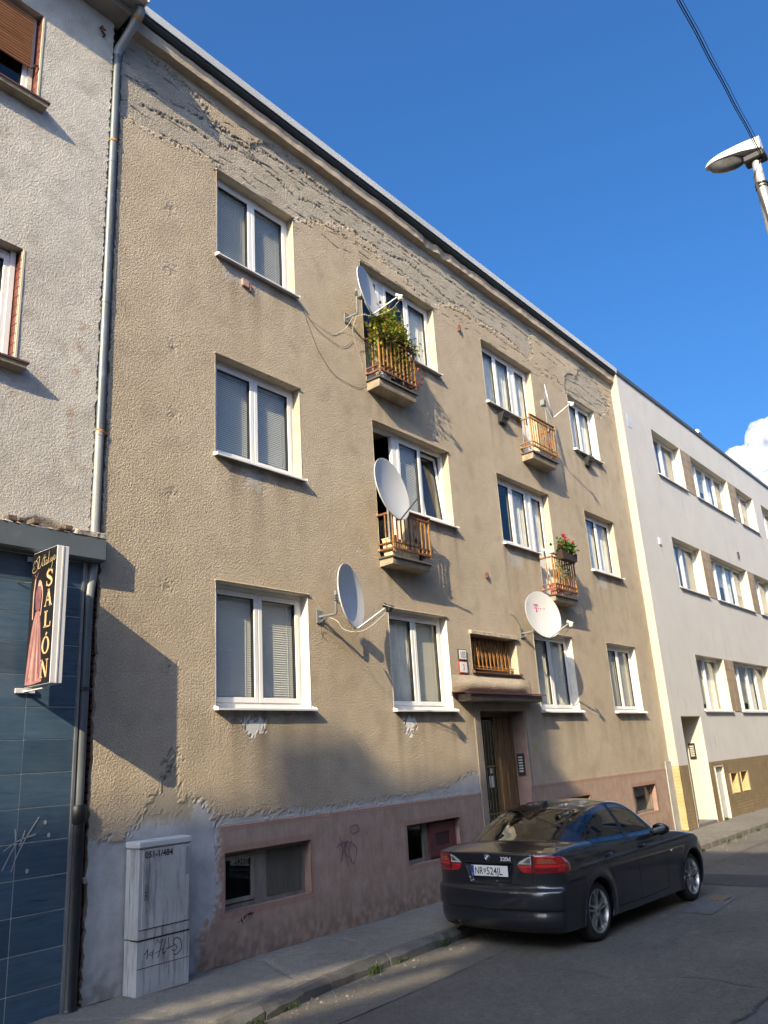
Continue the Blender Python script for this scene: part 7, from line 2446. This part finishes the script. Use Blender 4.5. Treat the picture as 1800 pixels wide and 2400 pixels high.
def rows_of(poly, n=14):
    """left and right limits of a closed outline, row by row"""
    P = np.array(poly)
    z0, z1 = P[:, 1].min(), P[:, 1].max()
    rows = []
    for z in np.linspace(z0 + 1e-3, z1 - 1e-3, n):
        xs_ = []
        for (a, b), (c, d) in zip(poly, poly[1:] + poly[:1]):
            if (b > z) != (d > z):
                xs_.append(a + (c - a) * (z - b) / (d - b))
        if len(xs_) >= 2:
            rows.append((z, min(xs_), max(xs_)))
    return rows
swp = [(float(a), float(b)) for a, b in zip(*dense(SIDE_W + [SIDE_W[0]], 5))][:-1]
for s in (-1, 1):
    # front and rear door panes, split by the black pillar
    r_all = rows_of(swp, 16)
    bp = lambda z: 1.0 - (z - .97) * .28
    fr = [(z, max(a, bp(z) + .045), b) for z, a, b in r_all if b > bp(z) + .06]
    re = [(z, a, min(b, bp(z) - .045)) for z, a, b in r_all if a < bp(z) - .06]
    patch_rows(lambda u, v: on_side(u, v, s), fr, 16, .001, 'side_window', M_CGLASS, CAR)
    patch_rows(lambda u, v: on_side(u, v, s), re, 16, .001, 'side_window', M_CGLASS, CAR)
    patch_rows(lambda u, v: on_side(u, v, s), [(z, bp(z) - .045, bp(z) + .045) for z in np.linspace(.98, 1.366, 12)], 4, .003, 'door_pillar', M_TRIM, CAR)
    qx, qz = dense_lin([(.29, .998), (.24, 1.12), (.18, 1.295)], 6)
    ribbon(on_side(qx, qz, s), .028, .003, 'quarter_bar', M_TRIM, CAR)
    x_, z_ = dense(SIDE_W + [SIDE_W[0]], 8)
    ribbon(on_side(x_, z_, s), .020, .002, 'window_seal', M_TRIM, CAR)
    # shut lines
    for k, pts in enumerate(([(1.0, .975), (1.03, .80), (1.08, .55), (1.12, .28)], [(1.86, .94), (1.90, .75), (1.92, .5), (1.93, .28)], [(.09, 1.0), (.12, .90), (.24, .78), (.39, .62), (.47, .45), (.49, .28)], [(.49, .28), (1.2, .27), (1.93, .28)])):
        qx, qz = dense(pts, 12)
        ribbon(on_side(qx, qz, s), .012, .0012, 'shut_line', M_MATT, CAR)
    for hx in (.33, 1.24):
        o = MB()
        pts = on_side(np.linspace(hx - .09, hx + .09, 7), np.full(7, .855), s)
        nn_ = out_n(pts)
        bow = np.array([.0, .02, .028, .03, .028, .02, .0])[:, None]
        o.tube([tuple(p) for p in pts + nn_ * bow], .0135, 8)
        o.build('door_handle', M_PAINT, CAR, smooth=True, local=True)
        dimp = []
        patch_rows(lambda u, v: on_side(u, v, s), [(z, hx - .075 * math.sin(t) - .01, hx + .075 * math.sin(t) + .01) for z, t in zip(np.linspace(.825, .885, 8), np.linspace(.25, 2.9, 8))], 8, .0011, 'handle_recess', M_TRIM, CAR)
    # side turn lamp
    patch_rows(lambda u, v: on_side(u, v, s), [(.69, 2.06, 2.13), (.72, 2.06, 2.13)], 3, .004, 'side_repeater', M_CLEAR, CAR, .004)
    # mirror
    import bmesh
    bm = bmesh.new()
    bmesh.ops.create_uvsphere(bm, u_segments=20, v_segments=14, radius=1)
    for v in bm.verts:
        c_ = v.co
        xq = c_.x * .085 if c_.x > 0 else max(c_.x, -.45) * .085
        v.co = Vector((1.66 + xq + .02 * abs(c_.y), s * (.985 + c_.y * .115 * s), 1.005 + c_.z * .075))
    me = bpy.data.meshes.new('mirror')
    bm.to_mesh(me)
    bm.free()
    mo = link_mesh('mirror', me, M_PAINT, CAR, True)
    MB().tube([(1.70, s * .83, .95), (1.68, s * .90, .955), (1.67, s * .95, .975)], [.04, .03, .03], 8).build('mirror_foot', M_TRIM, mo, smooth=True, local=True)
    gl = MB().bbox(1.622, 1.627, min(s * .90, s * 1.07), max(s * .90, s * 1.07), .955, 1.055, b=.002)
    gl.build('mirror_glass', pm('mirror_dark', (.10, .11, .12), .1, 1.0, .03), mo, local=True)
# fuel flap on the near side
fx, fz = dense_lin([(-.27, .955), (-.12, .96), (-.06, .84), (-.20, .835), (-.27, .955)], 8)
ribbon(on_side(fx, fz, -1), .006, .0012, 'fuel_flap_line', M_MATT, CAR)

# rear and front screens
U = []
rows = []
for t in np.linspace(0, 1, 14):
    rows.append((-.445 + .735 * t, -(.57 - .10 * t), .57 - .10 * t))
def rear_screen(u, v):
    x = v + .14 * (np.abs(u) / .65) ** 2
    return on_top(x, u)
patch_rows(rear_screen, rows, 25, .001, 'rear_window', M_CGLASS, CAR)
ring_ = [(v, u0) for v, u0, u1 in rows] + [(rows[-1][0], u) for u in np.linspace(rows[-1][1], rows[-1][2], 20)] + [(v, u1) for v, u0, u1 in rows[::-1]] + [(rows[0][0], u) for u in np.linspace(rows[0][2], rows[0][1], 20)]
ribbon(rear_screen(np.array([q[1] for q in ring_]), np.array([q[0] for q in ring_])), .030, .0025, 'rear_window_seal', M_TRIM, CAR)
rows = [(1.55 + .62 * t, -(.54 + .14 * t), .54 + .14 * t) for t in np.linspace(0, 1, 14)]
patch_rows(lambda u, v: on_top(v - .16 * (np.abs(u) / .7) ** 2, u), rows, 25, .001, 'windscreen', M_CGLASS, CAR)
MB().prism([(.50, 1.385), (.33, 1.355), (.36, 1.39), (.43, 1.44), (.50, 1.445)], -.018, .018, 'y').build('antenna_fin', M_PAINT, CAR, local=True)

# rear lamps
dg = math.radians
def th_of_y(y):
    return math.atan2(y - .42, .93 - .42)
for s in (-1, 1):
    f = lambda u, v: on_rear(u, v, s)
    outer = [(th_of_y(.595), .785), (dg(64), .785), (dg(72), .80), (dg(72), .865), (dg(66), .90), (dg(58), .945), (dg(46), .968), (th_of_y(.62), .972)]
    lo_ = patch_rows(f, rows_of(outer, 12), 16, .007, 'tail_lamp', M_RED, CAR, .012)
    patch_rows(f, rows_of([(th_of_y(.66), .885), (dg(50), .885), (dg(44), .935), (th_of_y(.67), .94)], 6), 8, .0085, 'indicator_lens', M_AMB, lo_)
    patch_rows(f, [(.853, th_of_y(.63), dg(60)), (.870, th_of_y(.63), dg(61))], 10, .0085, 'bright_band', pm('bright_red_lens', (.50, .02, .02), .1, 0, .1, 9, coat=1.0, obj_coords=True), lo_)
    patch_rows(f, [(.80, th_of_y(.62), dg(62)), (.84, th_of_y(.62), dg(66))], 10, .0085, 'dark_band', M_REDD, lo_)
    patch_rows(f, rows_of([(dg(62), .878), (dg(70), .875), (dg(67), .895), (dg(60), .94), (dg(56), .945)], 6), 5, .0085, 'pale_corner', pm('pink_lens', (.45, .16, .15), .1, 0, .1, 9, coat=1.0, obj_coords=True), lo_)
    inn = [(th_of_y(.445), .80), (th_of_y(.585), .785), (th_of_y(.585), .872), (th_of_y(.39), .872), (th_of_y(.40), .84)]
    patch_rows(f, rows_of(inn, 8), 10, .007, 'boot_lamp', M_RED, CAR, .010)
    patch_rows(f, [(.848, th_of_y(.42), th_of_y(.575)), (.862, th_of_y(.41), th_of_y(.575))], 6, .0085, 'bright_band', MATS['bright_red_lens'], CAR)
    rev_ = [(th_of_y(.395), .876), (th_of_y(.585), .876), (th_of_y(.585), .962), (th_of_y(.50), .94), (th_of_y(.43), .905)]
    ro = patch_rows(f, rows_of(rev_, 8), 10, .007, 'reversing_lamp', M_CLEAR, CAR, .010)
    patch_rows(f, rows_of([(th_of_y(.47), .89), (th_of_y(.57), .89), (th_of_y(.57), .945), (th_of_y(.52), .93)], 6), 6, .0085, 'reflector_bowl', M_CHROME, ro)
    # boot shut line beside and below the lamps
    zz = np.array([1.0, .97, .90, .80, .76, .70, .66, .645])
    yy = np.array([.60, .598, .592, .59, .565, .53, .49, .44])
    zq = np.linspace(0, 1, 50)
    z2_ = np.interp(zq, np.linspace(0, 1, 8), zz)
    y2_ = np.interp(zq, np.linspace(0, 1, 8), yy)
    ribbon(on_rear(np.array([th_of_y(q) for q in y2_]), z2_, s), .010, .0013, 'boot_gap', M_MATT, CAR)
    yt = np.linspace(.0, .44, 30)
    ribbon(on_rear(np.array([th_of_y(q) for q in yt]), np.full(30, .643), s), .014, .0013, 'boot_gap', M_MATT, CAR)
    tt = np.linspace(th_of_y(.0), dg(86), 60)
    ribbon(on_rear(tt, np.full(60, .425), s), .005, .0012, 'bumper_line', M_MATT, CAR)
    tt = np.linspace(dg(62), dg(100), 30)
    ribbon(on_rear(tt, np.full(30, .775), s), .007, .0012, 'bumper_joint', M_MATT, CAR)
    # boot lid side gap over the deck
    gx2 = np.linspace(-.92, -.43, 16)
    P_ = on_top(gx2, np.full(16, s * .60) + s * .03 * (gx2 + .9))
    ribbon(P_, .008, .0012, 'boot_gap', M_MATT, CAR)
# lower valance in matt black with a bright edge
tt = np.linspace(th_of_y(-.30), dg(70), 30)
for s in (-1,):
    pass
# number plate on the boot lid
RXP = float(on_rear(np.array([th_of_y(0.0)]), np.array([.80]), 1)[0, 0])
PX_ = RXP - .012
pl = MB().bbox(PX_ - .006, PX_, -.262, .262, .745, .857, b=.003).build('number_plate', pm('plate_white', (.70, .70, .68), .3, 0, .03, obj_coords=True), CAR, local=True)
bx('plate_band', pm('plate_blue', (.02, .06, .30), .3, 0, .03, obj_coords=True), pl, PX_ - .0068, PX_ - .0058, .218, .260, .748, .854, local=True)
def car_text(txt, size, y, z, x, mat, par, sx=1.0, name='lettering', shear=0, ext=0.0, offs=0.0, align='LEFT'):
    me = text_mesh(txt, size, align, shear, sx, ext, offs)
    me.transform(Matrix(((0, 0, -1, x), (-1, 0, 0, y), (0, 1, 0, z), (0, 0, 0, 1))))
    return link_mesh(name, me, mat, par)
M_PTX = pm('plate_black', (.01, .01, .01), .4, obj_coords=True)
car_text('NR', .108, .206, .763, PX_ - .0066, M_PTX, pl, .80, offs=.0012)
car_text('524JL', .108, .040, .763, PX_ - .0066, M_PTX, pl, .93, offs=.0012)
car_text('SK', .024, .252, .757, PX_ - .0071, pm('plate_white', (.70, .70, .68), .3), pl, .8)
sh = MB()
sy, sz = .062, .802
def shield(k, d):
    return [(PX_ - d, sy - a * k, sz + b * k) for a, b in ((-.016, .022), (.016, .022), (.016, -.004), (.009, -.018), (0, -.025), (-.009, -.018), (-.016, -.004))]
sh.add(shield(1, .0066), [tuple(range(7))], 0)
sh.add(shield(.8, .0070), [tuple(range(7))], 1)
for (a0, a1, b0, b1) in ((-.002, .002, -.012, .014), (-.007, .007, .004, .008), (-.005, .005, -.003, .0005)):
    sh.quad((PX_ - .0073, sy - a0, sz + b0), (PX_ - .0073, sy - a1, sz + b0), (PX_ - .0073, sy - a1, sz + b1), (PX_ - .0073, sy - a0, sz + b1), 2)
sh.quad((PX_ - .0073, sy + .010, sz - .013), (PX_ - .0073, sy - .010, sz - .013), (PX_ - .0073, sy - .003, sz - .019), (PX_ - .0073, sy + .003, sz - .019), 3)
sh.build('plate_shield', [M_PTX, pm('shield_red', (.45, .02, .03), .4), pm('plate_white', (.70, .70, .68), .3), pm('plate_blue', (.02, .06, .30), .3)], pl, local=True, fix=False)
bx('boot_handle', M_TRIM, CAR, RXP - .034, RXP - .004, -.33, .33, .882, .896, bev=.004, local=True)
# round badge and model lettering
BX_ = float(on_rear(np.array([th_of_y(0.0)]), np.array([.945]), 1)[0, 0])
bd = MB()
bd.lathe([(.0, .0), (.041, .0), (.041, .005), (.036, .007), (.027, .007), (.0, .0072)], (BX_ - .001, 0, .945), (-1, 0, 0), 32)
badge = bd.build('badge', M_CHROME, CAR, smooth=True, local=True)
def ringpoly(r0, r1, a0, a1, d, mi, mb, n=10):
    vs = []
    for k in range(n + 1):
        a = a0 + (a1 - a0) * k / n
        vs += [(BX_ - d, -math.cos(a) * r0, .945 + math.sin(a) * r0), (BX_ - d, -math.cos(a) * r1, .945 + math.sin(a) * r1)]
    mb.add(vs, [(2 * k, 2 * k + 1, 2 * k + 3, 2 * k + 2) for k in range(n)], mi)
bq = MB()
ringpoly(.026, .038, 0, 2 * math.pi, .0088, 0, bq, 32)
for k in range(4):
    ringpoly(.0005, .025, k * math.pi / 2, (k + 1) * math.pi / 2, .0090, 1 if k % 2 else 2, bq)
bq.build('badge_enamel', [pm('badge_black', (.01, .01, .012), .2), pm('badge_blue', (.03, .16, .42), .2), pm('badge_white', (.75, .75, .75), .2)], badge, local=True, fix=False)
for k, chh in enumerate('BMW'):
    a = math.pi / 2 + (1 - k) * .62
    car_text(chh, .013, math.cos(a) * -.0305 + .004, .945 + math.sin(a) * .0305 - .005, BX_ - .0094, pm('badge_white', (.75, .75, .75), .2), badge)
car_text('320d', .058, -.19, .913, BX_ - .006, pm('bright_letters', (.66, .67, .68), .3, .2, .03), CAR, 1.25, 'model_lettering', .0, .002, .0012)
# exhaust, tow flap
MB().tube([(-.70, .50, .235), (-.955, .50, .235)], .032, 14, caps=False).build('exhaust_pipe', pm('exhaust_steel', (.36, .31, .24), .35, .9, .2, 9), CAR, smooth=True, local=True)
# rear diffuser strip
patch_rows(lambda u, v: on_rear(u, v, -1), [(.205, th_of_y(.0), dg(55)), (.255, th_of_y(.0), dg(58))], 20, .002, 'valance', M_MATT, CAR)
patch_rows(lambda u, v: on_rear(u, v, 1), [(.205, th_of_y(.0), dg(55)), (.255, th_of_y(.0), dg(58))], 20, .002, 'valance', M_MATT, CAR)
# headlamps and grille (far end)
for s in (-1, 1):
    def on_front(u, v, s=s):
        o = np.stack([np.full_like(u, 2.9), np.full_like(u, s * .35), v], -1)
        return hit(o, np.stack([np.cos(u), s * np.sin(u), np.zeros_like(u)], -1))
    patch_rows(on_front, rows_of([(dg(5), .62), (dg(75), .66), (dg(78), .74), (dg(40), .76), (dg(5), .72)], 8), 12, .004, 'headlamp', M_CLEAR, CAR, .006)
    patch_rows(on_front, [(.60, dg(-22), dg(-2)), (.74, dg(-22), dg(-2))], 8, .004, 'kidney_grille', M_MATT, CAR, .006)

# cabin
it = MB()
def seat(x, y, w):
    s_ = bx('seat', M_SEAT, CAR, x - .28, x + .22, y - w / 2, y + w / 2, .42, .58, bev=.05, local=True)
    b_ = MB()
    b_.prism([(x - .24, .52), (x - .10, .52), (x - .26, 1.06), (x - .36, 1.08)], y - w / 2 + .02, y + w / 2 - .02, 'y')
    b_.build('backrest', M_SEAT, s_, local=True)
    lump_l('headrest', (x - .35, y, 1.16), (.05, .13, .085), M_SEAT, s_)
def lump_l(name, c, r, mat, par):
    import bmesh
    bm = bmesh.new()
    bmesh.ops.create_uvsphere(bm, u_segments=14, v_segments=10, radius=1)
    for v in bm.verts:
        q = v.co
        v.co = Vector(tuple(math.copysign(abs(a) ** .65, a) * rr__ for a, rr__ in zip(q, r))) + Vector(c)
    me = bpy.data.meshes.new(name)
    bm.to_mesh(me)
    bm.free()
    return link_mesh(name, me, mat, par, True)
seat(1.35, .37, .50)
seat(1.35, -.37, .50)
rs = bx('rear_bench', M_SEAT, CAR, .12, .62, -.62, .62, .42, .60, bev=.05, local=True)
MB().prism([(.14, .55), (.30, .55), (.05, 1.03), (-.06, 1.03)], -.60, .60, 'y').build('backrest', M_SEAT, rs, local=True)
for y in (-.36, .36):
    lump_l('headrest', (-.02, y, 1.10), (.05, .13, .065), M_SEAT, rs)
bx('parcel_shelf', pm('shelf_cloth', (.035, .034, .033), .9), CAR, -.42, .02, -.60, .60, .985, 1.0, local=True)
bx('cabin_floor', M_MATT, CAR, -.4, 2.2, -.70, .70, .34, .36, local=True)
bx('dashboard', M_MATT, CAR, 1.85, 2.2, -.68, .68, .6, .95, bev=.05, local=True)
sw = MB()
sw.tube([(1.72 - .03 * math.sin(a), .37 + .18 * math.cos(a), .90 + .17 * math.sin(a)) for a in np.linspace(0, 2 * math.pi, 25)], .014, 8, caps=False)
sw.build('steering_wheel', M_MATT, CAR, smooth=True, local=True)

# wheels
def make_wheel(first=True):
    R_, w_ = .316, .205
    ty = MB()
    ty.lathe([(.228, -w_ / 2 + .012), (.240, -w_ / 2), (.268, -w_ / 2 - .002), (.295, -w_ / 2 + .012), (.311, -w_ / 2 + .035), (.3155, -w_ / 2 + .06), (R_, 0), (.3155, w_ / 2 - .06), (.311, w_ / 2 - .035), (.295, w_ / 2 - .012), (.268, w_ / 2 + .002), (.240, w_ / 2), (.228, w_ / 2 - .012)], (0, 0, 0), (0, 1, 0), 56)
    w = ty.build('wheel', M_RUBBER, CAR, smooth=True, local=True)
    rm = MB()
    rm.lathe([(.231, -.088), (.237, -.094), (.232, -.1), (.221, -.096), (.216, -.08), (.206, -.03), (.206, .09)], (0, 0, 0), (0, 1, 0), 48)
    rm.build('rim', M_ALLOY, w, smooth=True, local=True)
    for k in range(5):
        sp = MB()
        for da in (-.155, .155):
            a = 2 * math.pi * k / 5 + math.pi / 2
            a1 = a + da
            r0, r1 = .045, .215
            e0, e1 = a + da * 1.9, a1
            p0 = Vector((math.cos(e0) * r0, 0, math.sin(e0) * r0))
            p1 = Vector((math.cos(e1) * r1, 0, math.sin(e1) * r1))
            t = (p1 - p0).normalized()
            n_ = Vector((-t.z, 0, t.x))
            w0, w1 = .0115, .015
            ys = (-.078, -.050)
            vs = []
            for (p, ww, yf, yb) in ((p0, w0, -.082, -.045), ((p0 + p1) / 2, w0 * 1.05, -.080, -.045), (p1, w1, -.090, -.05)):
                vs += [p - n_ * ww + Vector((0, yb, 0)), p - n_ * ww * .75 + Vector((0, yf, 0)), p + n_ * ww * .75 + Vector((0, yf, 0)), p + n_ * ww + Vector((0, yb, 0))]
            fs = []
            for q in range(2):
                for r in range(3):
                    fs.append((q * 4 + r, q * 4 + r + 1, q * 4 + r + 5, q * 4 + r + 4))
                fs.append((q * 4 + 3, q * 4, q * 4 + 4, q * 4 + 7))
            fs += [(0, 1, 2, 3), (8, 9, 10, 11)]
            sp.add(vs, fs)
        sp.build('spoke', M_ALLOY, w, local=True)
    hb_ = MB()
    hb_.lathe([(.0, -.087), (.024, -.087), (.030, -.083), (.058, -.078), (.066, -.06), (.066, -.03)], (0, 0, 0), (0, 1, 0), 28)
    hb_.build('hub', M_ALLOY, w, smooth=True, local=True)
    cpb = MB()
    cpb.lathe([(.0, -.0895), (.020, -.0893), (.022, -.0865)], (0, 0, 0), (0, 1, 0), 20)
    cpb.build('hub_cap', pm('cap_blue', (.02, .05, .12), .3), w, smooth=True, local=True)
    bk_ = MB()
    bk_.lathe([(.0, -.012), (.15, -.012), (.155, .0), (.155, .012), (.0, .012)], (0, 0, 0), (0, 1, 0), 32)
    bk_.build('brake_disc', pm('brake_steel', (.16, .15, .14), .5, .6), w, smooth=True, local=True)
    return w
wheel = make_wheel()
def put(w, x, y, flip):
    w.location = (x, y, .316 * .938 / .975)
    w.rotation_euler = (0, 0, math.pi if flip else 0)
    w.scale = (1, 1, .938 / .975)
put(wheel, 0.0, -.757, False)
for (x, y, fl) in ((2.76, -.752, False), (0.0, .757, True), (2.76, .752, True)):
    c_ = wheel.copy()
    COL.objects.link(c_)
    c_.parent = CAR
    for ch in list(wheel.children):
        d_ = ch.copy()
        COL.objects.link(d_)
        d_.parent = c_
    put(c_, x, y, fl)
